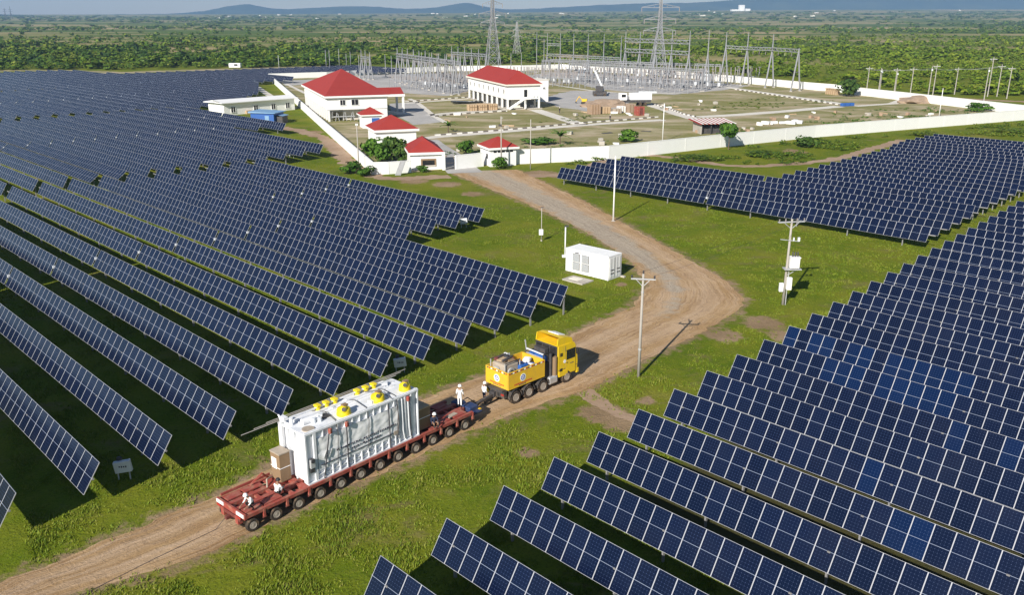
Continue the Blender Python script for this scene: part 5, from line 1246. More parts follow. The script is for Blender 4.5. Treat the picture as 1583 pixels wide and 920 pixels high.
# cab
def cab(m):
    prof = [(4.72, 0.75), (6.95, 0.75), (7.02, 1.5), (6.98, 2.0), (6.72, 3.05), (6.55, 3.28), (4.72, 3.35)]
    m.sideprism(prof, -1.22, 1.22, 'yellow')
    for y in (-1, 1): m.sideprism([(4.62, 3.34), (6.45, 3.30), (6.3, 3.72), (5.4, 3.96), (4.74, 3.98)], y * 1.14 - 0.03, y * 1.14 + 0.03, 'yellow')
    m.add([(6.45, -1.11, 3.31), (6.45, 1.11, 3.31), (6.3, 1.11, 3.72), (6.3, -1.11, 3.72)], [(0, 1, 2, 3)], 'yellow'); m.add([(6.3, -1.11, 3.72), (6.3, 1.11, 3.72), (5.4, 1.11, 3.96), (5.4, -1.11, 3.96)], [(0, 1, 2, 3)], 'yellow'); m.add([(5.4, -1.11, 3.96), (5.4, 1.11, 3.96), (4.95, 1.11, 3.97), (4.95, -1.11, 3.97)], [(0, 1, 2, 3)], 'yellow')
    m.box((5.3, -1.235, 0.95), (1.0, 0.06, 0.42), 'yellow'); m.box((5.3, 1.235, 0.95), (1.0, 0.06, 0.42), 'yellow')
cb = mbuild(trk, 'cab', cab)
mbuild(trk, 'roof_hatch', lambda m: m.box((5.85, 0.05, 3.88), (0.8, 1.1, 0.05), 'shirt_white', ry=0.26))
for y in (-1, 1):
    d_ = mbuild(trk, 'door', lambda m: m.box((6.15, y * 1.232, 1.75), (1.15, 0.03, 1.9), 'yellow'))
    mbuild(d_, 'window', lambda m: m.box((6.15, y * 1.245, 2.40), (1.02, 0.03, 0.82), 'glass_dark')); mbuild(d_, 'handle', lambda m: m.box((5.72, y * 1.255, 1.75), (0.16, 0.03, 0.05), 'black'))
    mbuild(d_, 'badge', lambda m: (m.cyl((5.45, y * 1.24, 1.92), (5.45, y * 1.25, 1.92), 0.15, 'shirt_white', n=16), m.box((6.3, y * 1.252, 1.6), (0.4, 0.012, 0.06), 'ink')))
mbuild(trk, 'windscreen', lambda m: m.add([(7.02, -1.05, 2.02), (7.02, 1.05, 2.02), (6.76, 1.05, 3.0), (6.76, -1.05, 3.0)], [(0, 1, 2, 3)], 'glass_dark'))
mbuild(trk, 'bumper', lambda m: (m.box((7.05, 0, 0.72), (0.3, 2.46, 0.42), 'yellow', bev=0.06), m.box((7.03, 0, 1.3), (0.1, 1.7, 0.5), 'black')))
for y in (-0.95, 0.95): mbuild(trk, 'headlight', lambda m: m.box((7.19, y, 0.78), (0.06, 0.34, 0.18), 'grey_box', bev=0.02))
for y in (-1.36, 1.36): mbuild(trk, 'mirror', lambda m: (m.box((6.82, y, 2.5), (0.1, 0.22, 0.55), 'black', bev=0.03), m.bar((6.8, y * 0.9, 2.7), (6.82, y, 2.7), 0.04, 'black')))
mbuild(trk, 'side_intake', lambda m: [m.box((5.05, -1.235, z), (0.28, 0.03, 0.10), 'black') for z in (1.2, 1.35, 2.5, 2.65)])
# cooling tower behind the cab
mbuild(trk, 'cab_rear_panel', lambda m: (m.box((4.69, 0, 2.1), (0.05, 2.2, 2.35), 'black'), m.box((4.66, 0.2, 2.7), (0.04, 1.0, 0.5), 'glass_dark'), [m.bar((4.62, y, 1.1), (4.62, y, 3.3), 0.07, 'dark') for y in (-1.1, -0.4, 0.4, 1.1)], m.bar((4.62, -1.1, 3.3), (4.62, 1.1, 3.3), 0.08, 'dark')))
mbuild(trk, 'cab_seams', lambda m: [m.box((x, y * 1.226, 2.0), (0.02, 0.02, 2.4), 'dark') for x in (5.54, 6.76) for y in (-1, 1)] + [m.box((5.85, y * 1.226, 1.28), (2.2, 0.02, 0.025), 'dark') for y in (-1, 1)])
def tower(m):
    m.box((4.25, 0.1, 1.85), (0.55, 1.9, 1.8), 'black'); m.box((4.25, 0.2, 2.9), (0.4, 1.2, 0.35), 'dark'); m.box((3.6, -0.55, 1.6), (0.7, 0.9, 1.3), 'black'); m.box((3.6, 0.55, 1.75), (0.7, 0.9, 1.6), 'dark')
    m.bar((3.3, -0.95, 1.3), (3.3, -0.95, 3.0), 0.09, 'dark'); m.bar((3.3, 0.95, 1.3), (3.3, 0.95, 3.1), 0.09, 'dark'); m.bar((3.3, -0.95, 3.0), (3.3, 0.95, 3.05), 0.09, 'grey_box'); m.bar((3.3, -0.95, 2.65), (3.3, 0.95, 2.7), 0.07, 'steel')
    m.bar((3.3, 0.9, 2.9), (3.25, 1.0, 3.75), 0.07, 'steel')
mbuild(trk, 'cooling_tower', tower)
mbuild(trk, 'exhaust', lambda m: (m.cyl((4.05, -1.0, 1.0), (4.05, -1.0, 2.9), 0.11, 'dark', n=10), m.cyl((4.45, -1.05, 1.0), (4.45, -1.05, 2.55), 0.22, 'wood', n=12)))
mbuild(trk, 'air_tank', lambda m: (m.cyl((3.75, -0.75, 2.45), (3.75, 0.4, 2.45), 0.26, 'blue', n=14), m.box((3.75, 0.55, 2.5), (0.6, 0.5, 0.5), 'blue')))
mbuild(trk, 'fuel_tank', lambda m: m.box((4.15, -1.05, 0.72), (0.95, 0.5, 0.62), 'alu', bev=0.1)); mbuild(trk, 'fuel_tank', lambda m: m.box((4.15, 1.05, 0.72), (0.95, 0.5, 0.62), 'alu', bev=0.1))
tw = MB(); tw.lathe((0, 0, 0), [(0.28, -0.17), (0.47, -0.18), (0.53, -0.13), (0.54, 0.0), (0.53, 0.13), (0.47, 0.18), (0.28, 0.17)], 'tyre', n=26, axis='Y'); twm = tw.mesh('wheel')
tr1 = MB(); tr1.lathe((0, 0, 0), [(0.31, -0.185), (0.29, -0.20), (0.24, -0.12), (0.13, -0.10), (0.12, -0.17), (0.05, -0.18)], 'rim', n=22, axis='Y'); tr1m = tr1.mesh('rim')
tr2 = MB(); tr2.lathe((0, 0, 0), [(0.31, 0.185), (0.29, 0.20), (0.24, 0.12), (0.13, 0.10), (0.12, 0.17), (0.05, 0.18)], 'rim', n=22, axis='Y'); tr2m = tr2.mesh('rim')
hb = MB(); hb.lathe((0, 0, 0), [(0.16, -0.03), (0.15, -0.06), (0.15, 0.06), (0.16, 0.03)], 'chassis', n=14, axis='Y'); hubm = hb.mesh('hub')
for x in (0.0, 1.42, 2.98, 5.72):
    for y, rm in ((-1.08, tr1m), (1.08, tr2m)):
        w_ = put('wheel', twm, trk, (x, y, 0.54)); put('rim', rm, w_); put('hub', hubm, w_, (0, 0.13 * (1 if y > 0 else -1), 0))
        if x < 4:
            def guard(m):
                for k in range(7):
                    a0, a1 = math.pi * k / 7, math.pi * (k + 1) / 7
                    m.bar((x + 0.66 * math.cos(a0), y, 0.56 + 0.66 * math.sin(a0)), (x + 0.66 * math.cos(a1), y, 0.56 + 0.66 * math.sin(a1)), 0.42, 'chassis', 0.05) if False else m.add([(x + 0.66 * math.cos(a0), y - 0.22, 0.56 + 0.66 * math.sin(a0)), (x + 0.66 * math.cos(a1), y - 0.22, 0.56 + 0.66 * math.sin(a1)), (x + 0.66 * math.cos(a1), y + 0.22, 0.56 + 0.66 * math.sin(a1)), (x + 0.66 * math.cos(a0), y + 0.22, 0.56 + 0.66 * math.sin(a0))], [(0, 1, 2, 3)], 'chassis')
            mbuild(trk, 'mudguard', guard)
mbuild(trk, 'rear_bar', lambda m: (m.box((-0.95, 0, 0.95), (0.3, 2.2, 0.5), 'chassis'), m.box((-1.15, 0, 0.85), (0.4, 0.5, 0.4), 'dark'), m.bar((-1.1, 0.85, 1.15), (-1.35, 0.35, 0.95), 0.08, 'yellow')))
for y in (-0.95, 0.95): mbuild(trk, 'tail_light', lambda m: m.box((-1.12, y, 0.98), (0.05, 0.3, 0.12), 'lamp_red'))
# goods in the ballast box
def TKZ(x, y, z): return (*TKL(x, y), z)
gz = BZ0 + 0.12
gen = thing('generator', TKZ(0.22, 0.12, gz), TKA, 'dusty beige generator set under tarpaulin in the yellow ballast box', 'generator')
mbuild(gen, 'housing', lambda m: m.box((0, 0, 0.80), (1.4, 1.5, 1.6), 'tarp', bev=0.12)); mbuild(gen, 'frame', lambda m: [m.bar((sx_ * 0.78, sy_ * 0.78, 0.0), (sx_ * 0.78, sy_ * 0.78, 1.78), 0.07, 'steel') for sx_ in (-1, 1) for sy_ in (-1, 1)] + [m.bar((-0.78, sy_ * 0.78, 1.78), (0.78, sy_ * 0.78, 1.78), 0.06, 'dark') for sy_ in (-1, 1)])
mbuild(gen, 'fan', lambda m: (m.cyl((-0.2, -0.78, 1.0), (-0.2, -0.9, 1.0), 0.34, 'alu', n=16), m.cyl((-0.2, -0.9, 1.0), (-0.2, -0.93, 1.0), 0.2, 'dark', n=14), m.cyl((-0.78, 0.1, 1.1), (-0.92, 0.1, 1.1), 0.30, 'alu', n=16)))
mbuild(gen, 'cover_flaps', lambda m: (m.box((-0.1, 0.1, 1.76), (0.9, 0.7, 0.08), 'wood_pale', rz=0.3), m.box((0.1, 0.55, 1.82), (0.9, 0.25, 0.14), 'chassis', rz=0.15), m.cyl((-0.6, -0.3, 1.85), (0.5, -0.2, 1.9), 0.10, 'dark', n=8), m.box((-0.45, 0.5, 1.8), (0.3, 0.3, 0.2), 'red_dark', rz=0.5), m.box((0.2, -0.4, 1.75), (0.5, 0.4, 0.1), 'wood', rz=-0.3), m.box((0.4, 0.3, 1.85), (0.5, 0.3, 0.08), 'dark', rz=0.6)))
wn_ = thing('winch', TKZ(1.1, 0.55, gz), TKA, 'grey winch with a red drum behind the beige generator', 'winch')
mbuild(wn_, 'frame', lambda m: (m.box((0, 0, 0.6), (0.9, 1.0, 1.2), 'dark', bev=0.05), m.bar((-0.45, -0.5, 1.2), (0.45, 0.5, 1.6), 0.08, 'steel'), m.bar((0.45, -0.5, 1.2), (-0.45, 0.5, 1.6), 0.08, 'tarp'))); mbuild(wn_, 'drum', lambda m: (m.cyl((0, -0.3, 1.45), (0, 0.25, 1.45), 0.22, 'red_paint', n=14), m.cyl((0, 0.2, 1.62), (0, 0.55, 1.62), 0.18, 'shirt_white', n=12)))
bl = thing('blue_tank', TKZ(1.25, -0.55, gz), TKA, 'bright blue square tank beside the winch in the ballast box', 'tank')
mbuild(bl, 'body', lambda m: m.box((0, 0, 0.65), (0.85, 0.8, 1.3), 'blue', bev=0.08)); mbuild(bl, 'lid', lambda m: m.cyl((0, 0, 1.3), (0, 0, 1.36), 0.2, 'navy', n=12))
bg_ = thing('blue_sack', TKZ(2.35, -0.35, gz), TKA, 'blue and white sacks piled in front part of ballast box', 'sacks')
mbuild(bg_, 'sack', lambda m: (m.box((0, 0, 0.5), (1.0, 1.2, 1.0), 'blue', bev=0.28, rz=0.2),)); mbuild(bg_, 'white_sack', lambda m: (m.box((0.05, 0.3, 1.15), (0.7, 0.6, 0.35), 'shirt_white', bev=0.14, rz=0.5), m.box((-0.25, -0.35, 1.0), (0.4, 0.4, 0.25), 'shirt_white', bev=0.1, rz=0.2)))
cbx = MB(); cbx.tube([(*TL(0.35, 0.3), 0.5), (*TL(-0.3, 0.3), 0.03), (*TL(-4, 0.2), 0.03), (*TL(-9, -0.1), 0.03), (*TL(-16, 0.1), 0.03)], 0.016, 'dark')
tag(cbx.build('cable'), 'thin black cable trailing on the road behind the red trailer', 'cable')

# ------------------------------------------------------------------ people
def person(loc, rz, label, joints, shirt, trousers, hat='shirt_white', shoe='black'):
    """one skinned body; joints in local metres, x forward. keys: pelvis, chest, neck, head, and for s in L/R: sho, elb, wri, hip, kne, ank, toe"""
    names = ['pelvis', 'waist', 'chest', 'neck', 'chin', 'head']; rad = dict(pelvis=.135, waist=.125, chest=.15, neck=.058, chin=.085, head=.105)
    J = dict(joints); V = []; E_ = []; Rr = []; ix = {}
    def addv(k, p, r): ix[k] = len(V); V.append(Vector(p)); Rr.append(r)
    pe, ch, nk, hd = (Vector(J[k]) for k in ('pelvis', 'chest', 'neck', 'head'))
    addv('pelvis', pe, .125); addv('waist', pe.lerp(ch, .45), .12); addv('chest', ch, .145); addv('neck', nk, .055); addv('chin', nk.lerp(hd, .5), .075); addv('head', hd, .098); addv('crown', hd + (hd - nk).normalized() * 0.07, .07)
    nose = hd + Vector((0.105, 0, -0.01)); addv('nose', nose, .018)
    for a, b in (('pelvis', 'waist'), ('waist', 'chest'), ('chest', 'neck'), ('neck', 'chin'), ('chin', 'head'), ('head', 'crown'), ('head', 'nose')): E_.append((ix[a], ix[b]))
    for s in 'LR':
        for k, r in (('sho', .068), ('elb', .045), ('wri', .03), ('hip', .092), ('kne', .062), ('ank', .042), ('toe', .035)): addv(k + s, J[k + s], r)
        wri, elb = Vector(J['wri' + s]), Vector(J['elb' + s]); d = (wri - elb).normalized()
        addv('palm' + s, wri + d * 0.075, .032)
        for a, b in (('chest', 'sho' + s), ('sho' + s, 'elb' + s), ('elb' + s, 'wri' + s), ('wri' + s, 'palm' + s), ('pelvis', 'hip' + s), ('hip' + s, 'kne' + s), ('kne' + s, 'ank' + s), ('ank' + s, 'toe' + s)): E_.append((ix[a], ix[b]))
        side = d.cross(Vector((0, 0, 1))); side = side.normalized() if side.length > 0.1 else Vector((1, 0, 0)); nn = d.cross(side)
        for q in range(4):
            off = side * (q - 1.5) * 0.021; ln = (0.068, 0.078, 0.073, 0.058)[q]
            a = V[ix['palm' + s]] + off + d * 0.02; b = a + d * ln * 0.5 + nn * 0.006; c = b + d * ln * 0.45 + nn * 0.02
            for kk, p in (('a', a), ('b', b), ('c', c)): addv('f%s%d%s' % (s, q, kk), p, .009)
            E_.append((ix['palm' + s], ix['f%s%da' % (s, q)])); E_.append((ix['f%s%da' % (s, q)], ix['f%s%db' % (s, q)])); E_.append((ix['f%s%db' % (s, q)], ix['f%s%dc' % (s, q)]))
        a = V[ix['palm' + s]] - d * 0.02 + side * 0.045; b = a + d * 0.045 + side * 0.02
        addv('t%sa' % s, a, .011); addv('t%sb' % s, b, .009); E_.append((ix['palm' + s], ix['t%sa' % s])); E_.append((ix['t%sa' % s], ix['t%sb' % s]))
    me = bpy.data.meshes.new('person'); me.from_pydata(V, E_, [])
    ob = bpy.data.objects.new('person', me); col.objects.link(ob)
    md = ob.modifiers.new('skin', 'SKIN'); sv = me.skin_vertices[0].data
    for i, r in enumerate(Rr): sv[i].radius = (r, r)
    sv[0].use_root = True
    ss = ob.modifiers.new('sub', 'SUBSURF'); ss.levels = ss.render_levels = 1
    dg = bpy.context.evaluated_depsgraph_get(); me2 = bpy.data.meshes.new_from_object(ob.evaluated_get(dg))
    bpy.data.objects.remove(ob)
    for k in (shirt, trousers, 'skin', shoe): me2.materials.append(M[k])
    arms = [ix[k + s] for k in ('sho', 'elb') for s in 'LR']
    zone = {}
    for k, i in ix.items():
        zone[i] = 2 if (k in ('neck', 'chin', 'head', 'crown', 'nose') or k[:4] == 'palm' or k[0] in 'ft' and k[:3] not in ('toe',) or k[:3] == 'wri') else 3 if k[:3] in ('toe', 'ank') else 1 if k[:3] in ('hip', 'kne') or k == 'pelvis' else 0
    pts = np.array([tuple(v) for v in V])
    for p in me2.polygons:
        c = np.array(p.center); i = int(((pts - c) ** 2).sum(1).argmin()); p.material_index = zone[i]; p.use_smooth = True
    o = put('person', me2, None, loc, rz); tag(o, label, 'person')
    hv = MB(); up = (hd - nk).normalized(); c = hd + up * 0.055
    hv.lathe(c, [(.155, -.02), (.128, 0), (.126, .045), (.10, .095), (.05, .125), (.005, .13)], hat, n=16); hv.build('helmet', o, True)
    ey = MB()
    for s in (-1, 1): ey.box(hd + Vector((0.093, s * 0.035, 0.012)), (0.012, 0.022, 0.012), 'ink')
    ey.box(hd + Vector((0.088, 0, -0.062)), (0.012, 0.045, 0.01), 'red_dark'); ey.build('face', o)
    return o
def standing(lean=0.0, arm=0.0, step=0.08):
    J = dict(pelvis=(0, 0, .93), chest=(.02 + lean, 0, 1.33), neck=(.03 + lean, 0, 1.50), head=(.06 + lean * 1.2, 0, 1.63))
    for s, sg in (('L', 1), ('R', -1)):
        J['sho' + s] = (.01 + lean, sg * .19, 1.40); J['elb' + s] = (.0 + arm * .2 + lean, sg * .25, 1.13); J['wri' + s] = (.06 + arm + lean, sg * .23, .92 + arm * .5)
        J['hip' + s] = (0, sg * .10, .88); J['kne' + s] = (.03 + sg * step * .5, sg * .11, .49); J['ank' + s] = (sg * step, sg * .12, .09); J['toe' + s] = (.15 + sg * step, sg * .13, .045)
    return J
def sitting(reach=0.25):
    J = dict(pelvis=(0, 0, .16), chest=(.10, 0, .56), neck=(.14, 0, .73), head=(.19, 0, .86))
    for s, sg in (('L', 1), ('R', -1)):
        J['sho' + s] = (.10, sg * .19, .63); J['elb' + s] = (.22, sg * .25, .40); J['wri' + s] = (.22 + reach, sg * .17, .38)
        J['hip' + s] = (.05, sg * .10, .15); J['kne' + s] = (.42, sg * .15, .42); J['ank' + s] = (.50, sg * .14, .08); J['toe' + s] = (.64, sg * .14, .045)
    return J
def crouch(reach=0.3):
    J = dict(pelvis=(-.05, 0, .42), chest=(.20, 0, .76), neck=(.30, 0, .90), head=(.38, 0, 1.01))
    for s, sg in (('L', 1), ('R', -1)):
        J['sho' + s] = (.22, sg * .19, .82); J['elb' + s] = (.32, sg * .25, .56); J['wri' + s] = (.34 + reach, sg * .2, .42)
        J['hip' + s] = (-.02, sg * .11, .40); J['kne' + s] = (.34, sg * .17, .46); J['ank' + s] = (.05, sg * .15, .09); J['toe' + s] = (.20, sg * .16, .045)
    return J
person((*TL(1.3, -1.15), DZ + 0.10), TRA + R(190), 'person in white top and dark trousers crouching at the trailer rear', crouch(), 'shirt_white', 'black_cloth')
person((*TL(3.05, -0.95), DZ + 0.10), TRA + R(20), 'person in white sitting on the red deck behind the brown crate', sitting(), 'shirt_white', 'black_cloth', 'black')
person((*TL(15.5, -1.05), DZ + 0.10), TRA + R(-110), 'person in dark blue with white helmet sitting on the front deck', sitting(0.1), 'navy_cloth', 'navy_cloth')
person((*TL(18.75, -0.35), DZ + 0.02), TRA + R(30), 'person all in white standing on the front end of the trailer', standing(0.02, 0.1), 'shirt_white', 'shirt_white')
person((*P(748.5, 624.5), 0.01), TRA + R(-10), 'person in white shirt and navy trousers standing behind the truck', standing(0.0, 0.02, 0.05), 'shirt_white', 'navy_cloth')
for px, lb_ in (((943, 187), 'distant person in dark clothes on the gravel by the lane'), ((865, 175), 'distant person in dark clothes standing on the dry yard')):
    person((*P(*px), 0.02), 1.0, lb_, standing(), 'black_cloth', 'navy_cloth', 'shirt_white')

# ------------------------------------------------------------------ switchyard
GG = 'gantry columns and beams of the switchyard'
def lattice(m, a, b, w_, mat='steel_far', bays=None, th=0.20):
    """square lattice beam between two points"""
    a, b = Vector(a), Vector(b); d = (b - a); ln = d.length; d.normalize()
    s = d.cross(Vector((0, 0, 1))).normalized() * (w_ / 2); u = Vector((0, 0, w_ / 2)); bays = bays or max(2, int(ln / (w_ * 1.3)))
    cor = [s + u, -s + u, -s - u, s - u]
    for c in cor: m.bar(a + c, b + c, th, mat)
    for i in range(bays):
        p, q = a.lerp(b, i / bays), a.lerp(b, (i + 1) / bays)
        for j in range(4):
            c0, c1 = cor[j], cor[(j + 1) % 4]
            m.bar(p + (c0 if i % 2 else c1), q + (c1 if i % 2 else c0), th * 0.6, mat)
def gantry(name, label, cols, beam_z, spread=2.6, beam_w=1.0, r=0.28, extra_beams=(), aframe=True):
    """cols: list of (X, Y, top_z); beam joins neighbours at beam_z (None leaves the bay open)"""
    o = cols[0]; rt = thing(name, (o[0], o[1], 0), 0, label, 'gantry', GG)
    n = len(cols); d = Vector((cols[-1][0] - o[0], cols[-1][1] - o[1], 0)); d = d.normalized() if d.length > 0.1 else Vector((1, 0, 0)); s = Vector((-d.y, d.x, 0))
    for (x, y, tz), bz in zip(cols, beam_z + [beam_z[-1]]):
        p = Vector((x - o[0], y - o[1], 0)); m = MB(); k = bz or tz * 0.6
        if aframe:
            top = p + Vector((0, 0, k))
            m.cyl(p + s * spread / 2, top, r, 'steel_far', r * 0.8, n=6); m.cyl(p - s * spread / 2, top, r, 'steel_far', r * 0.8, n=6)
            m.bar(p + s * spread * 0.26 + Vector((0, 0, k * 0.48)), p - s * spread * 0.26 + Vector((0, 0, k * 0.48)), 0.12, 'steel_far')
            m.cyl(top - Vector((0, 0, 0.3)), p + Vector((0, 0, tz)), r * 0.85, 'steel_far', r * 0.35, n=6)
            m.box(p + s * spread / 2 + Vector((0, 0, 0.15)), (1.0, 1.0, 0.3), 'concrete'); m.box(p - s * spread / 2 + Vector((0, 0, 0.15)), (1.0, 1.0, 0.3), 'concrete')
        else:
            m.cyl(p, p + Vector((0, 0, tz)), r, 'steel_far', r * 0.5, n=6); m.box(p + Vector((0, 0, 0.15)), (0.9, 0.9, 0.3), 'concrete')
        m.build('column', rt)
    for i in range(n - 1):
        if beam_z[i] is None: continue
        m = MB(); lattice(m, (cols[i][0] - o[0], cols[i][1] - o[1], beam_z[i]), (cols[i + 1][0] - o[0], cols[i + 1][1] - o[1], beam_z[min(i + 1, n - 2)] if beam_z[min(i + 1, n - 2)] else beam_z[i]), beam_w); m.build('beam', rt)
        for t in (0.25, 0.5, 0.75):
            q = Vector(cols[i]).lerp(Vector(cols[i + 1]), t) - Vector(o); q.z = beam_z[i] - beam_w / 2
            m = MB(); m.cyl(q, q - Vector((0.15, 0.1, 1.7)), 0.10, 'insulator', n=6); m.build('insulator', rt)
    for (i, j, z) in extra_beams:
        m = MB(); lattice(m, (cols[i][0] - o[0], cols[i][1] - o[1], z), (cols[j][0] - o[0], cols[j][1] - o[1], z), beam_w); m.build('beam', rt)
    return rt
def col_at(u, vb, vt): x, y = P(u, vb); return (x, y, height_at(u, vb, vt))
def line_cols(a, b, us, vts):
    """columns on the ground line through pixels a and b, placed at photo columns us with tops at vts"""
    (ax, ay), (bx, by) = P(*a), P(*b); out = []
    for u, vt in zip(us, vts):
        lo, hi = -1.0, 2.5
        for _ in range(60):
            t = (lo + hi) / 2; x, y = ax + (bx - ax) * t, ay + (by - ay) * t
            if proj(x, y, 8.0)[0] < u: lo = t
            else: hi = t
        q = (460 - vt) / F_PX; z = CAM_H + (q * y * math.cos(PITCH) - y * math.sin(PITCH)) / (math.cos(PITCH) + q * math.sin(PITCH))
        out.append((x, y, z))
    return out
g1 = line_cols((616, 127), (708, 148), [614.8, 622.5, 630.5, 639.7, 648.4, 658, 668, 678.7, 690.7, 703], [72.6, 73.5, 74.5, 75.5, 78, 77.5, 80.5, 82, 83.5, 86])
zb = [height_at(616, 127, 83.5)] * 9
gantry('gantry', 'ten column lattice gantry left of the office block', g1, [c * 0.98 for c in zb], 3.0, 1.2, 0.30)
g2 = line_cols((697, 118), (752, 124), [698.5, 708.3, 718.5, 729, 740, 752], [71, 71, 72.5, 74, 75, 77])
gantry('gantry', 'lattice gantry rising behind the office block roof', g2, [height_at(698, 118, 81.5)] * 5, 2.6, 1.0, 0.28)
g0 = line_cols((557, 121), (573, 123), [558.8, 565, 572], [76, 77, 80])
gantry('gantry', 'small three column gantry right of the big hall roof', g0, [height_at(559, 121, 88)] * 2, 2.4, 0.9, 0.28)
for i, (u, vb, vt, lb_) in enumerate(((541.7, 106, 81.7, ''), (556, 120, 85, 'short steel mast at the left foot of the small three column gantry'), (596.5, 119, 83.4, 'steel mast between small and large left gantries, left of two'), (606, 119, 85.5, 'steel mast between small and large left gantries, right of two'), (771, 113, 80, 'steel mast right behind the office roof ridge'), (790, 112, 82, 'steel mast behind the office roof end, left of two'), (806, 112, 82, 'steel mast behind the office roof end, right of two'), (829.5, 112, 49, 'tallest thin steel mast right of the office block'), (840.5, 123, 60, 'dark footed steel mast behind the plain annex box'))):
    if not lb_: continue
    x, y, z = col_at(u, vb, vt); t = thing('mast', (x, y, 0), 0, lb_, 'mast')
    mb = MB(); mb.cyl((0, 0, 0), (0, 0, z), 0.22, 'steel_far', 0.12, n=8); mb.build('shaft', t); mb = MB(); mb.box((0, 0, 0.2), (1.0, 1.0, 0.4), 'concrete'); mb.build('footing', t)
g3 = line_cols((846, 111), (1115, 133), [846, 866, 886.5, 908.7, 933, 959.5], [50.5, 50, 51.7, 51.7, 52, 54.5])
zb3 = height_at(846, 111, 84)
gantry('gantry', 'long row of spiked gantry columns left of the near pylon', g3, [zb3] * 5, 3.4, 1.0, 0.30, extra_beams=((0, 1, height_at(846, 111, 68)),))
g4 = line_cols((846, 115), (1105, 138), [966, 988, 1013, 1037, 1064, 1093], [48, 48.5, 50, 46.5, 47, 46.5])
zb4 = height_at(975, 127, 78)
gantry('gantry', 'tall gantry with two beam levels around the near pylon', g4, [zb4, zb4, zb4, zb4, None], 4.2, 1.4, 0.34, extra_beams=((0, 4, height_at(975, 127, 62)),))
gR = [P(1118, 131.5), P(1151, 131.5), P(1189, 135.5), P(1229, 141)]
gR = [(x, y, z) for (x, y), z in zip(gR, (height_at(1118, 131.5, 48.6), height_at(1151, 131.5, 49.7), height_at(1189, 135.5, 52), height_at(1229, 141, 73.7)))]
gantry('gantry', 'rightmost four column gantry standing clear before the rear wall', gR, [height_at(1118, 131.5, 72), height_at(1151, 131.5, 74), height_at(1229, 141, 78)], 5.2, 1.1, 0.34)
g5 = line_cols((612, 121), (735, 131), [640, 652, 664, 676, 688, 700, 712], [79, 80, 81, 82, 83, 84, 85])
gantry('gantry', 'lower lattice gantry standing between the two left gantry rows', g5, [height_at(640, 122, 92)] * 6, 2.6, 1.0, 0.28)
# low bus gantries
for i, (a, b, nb) in enumerate((((850, 122), (1112, 134), 9), ((880, 128), (1085, 141), 8), ((838, 117), (1010, 127), 7))):
    A2, B2 = np.array(P(*a)), np.array(P(*b)); cols = [(*(A2 + (B2 - A2) * t), 9.2 - i * 0.7) for t in np.linspace(0, 1, nb)]
    gantry('bus_gantry', ('low pipe bus frame in the right switchyard, middle of three', 'low pipe bus frame in the right switchyard, nearest of three', 'low pipe bus frame in the right switchyard, farthest of three')[i], cols, [8.6 - i * 0.7] * (nb - 1), 1.4, 0.7, 0.22)
# rows of apparatus on steel stands: one of each kind, then copies
def stand_kind(name):
    m = MB()
    if name == 'disconnector':
        for x in (-1.6, 1.6): m.cyl((x, 0, 0), (x, 0, 3.6), 0.13, 'steel_far', n=6)
        m.box((0, 0, 3.65), (3.9, 0.35, 0.2), 'steel_far')
        for x in (-1.5, 0, 1.5): m.cyl((x, 0, 3.7), (x, 0, 5.4), 0.13, 'insulator', 0.10, n=6)
        m.bar((-1.5, 0, 5.45), (1.5, 0, 5.5), 0.10, 'steel_far')
    elif name == 'current_transformer':
        m.cyl((0, 0, 0), (0, 0, 2.8), 0.16, 'steel_far', n=6); m.box((0, 0, 2.95), (0.7, 0.7, 0.4), 'steel_far'); m.cyl((0, 0, 3.1), (0, 0, 5.2), 0.20, 'insulator', 0.15, n=8); m.box((0, 0, 5.4), (0.6, 0.6, 0.55), 'steel_far')
    elif name == 'circuit_breaker':
        for x in (-2.0, 0, 2.0): m.cyl((x, 0, 0), (x, 0, 2.6), 0.15, 'steel_far', n=6); m.cyl((x, 0, 2.6), (x, 0, 4.4), 0.16, 'insulator', n=8); m.cyl((x, 0, 4.4), (x, 0, 6.2), 0.18, 'insulator', n=8)
        m.box((0, 0, 2.5), (4.6, 0.3, 0.25), 'steel_far'); m.box((0.9, -0.4, 1.3), (0.9, 0.6, 1.3), 'grey_box')
    elif name == 'surge_arrester':
        m.cyl((0, 0, 0), (0, 0, 3.0), 0.12, 'steel_far', n=6); m.cyl((0, 0, 3.0), (0, 0, 5.8), 0.12, 'insulator', 0.10, n=8); m.lathe((0, 0, 5.7), [(0.35, 0), (0.38, 0.06), (0.35, 0.12)], 'steel_far', n=8)
    elif name == 'bus_support':
        m.bar((-0.7, 0, 0), (0, 0, 4.2), 0.14, 'steel_far'); m.bar((0.7, 0, 0), (0, 0, 4.2), 0.14, 'steel_far'); m.cyl((0, 0, 4.2), (0, 0, 6.0), 0.13, 'insulator', n=6); m.cyl((-0.8, 0, 6.05), (0.8, 0, 6.05), 0.09, 'steel_far', n=6)
    me = m.mesh(name); return me
KIND = {k: stand_kind(k) for k in ('disconnector', 'current_transformer', 'circuit_breaker', 'surge_arrester', 'bus_support')}
KL = {'disconnector': 'three pole disconnector on two steel legs in the %s switchyard', 'current_transformer': 'current transformer with square head on a steel post in the %s switchyard', 'circuit_breaker': 'three pole circuit breaker with grey box in the %s switchyard', 'surge_arrester': 'slim surge arrester with ring top in the %s switchyard', 'bus_support': 'splayed leg bus support in the %s switchyard'}
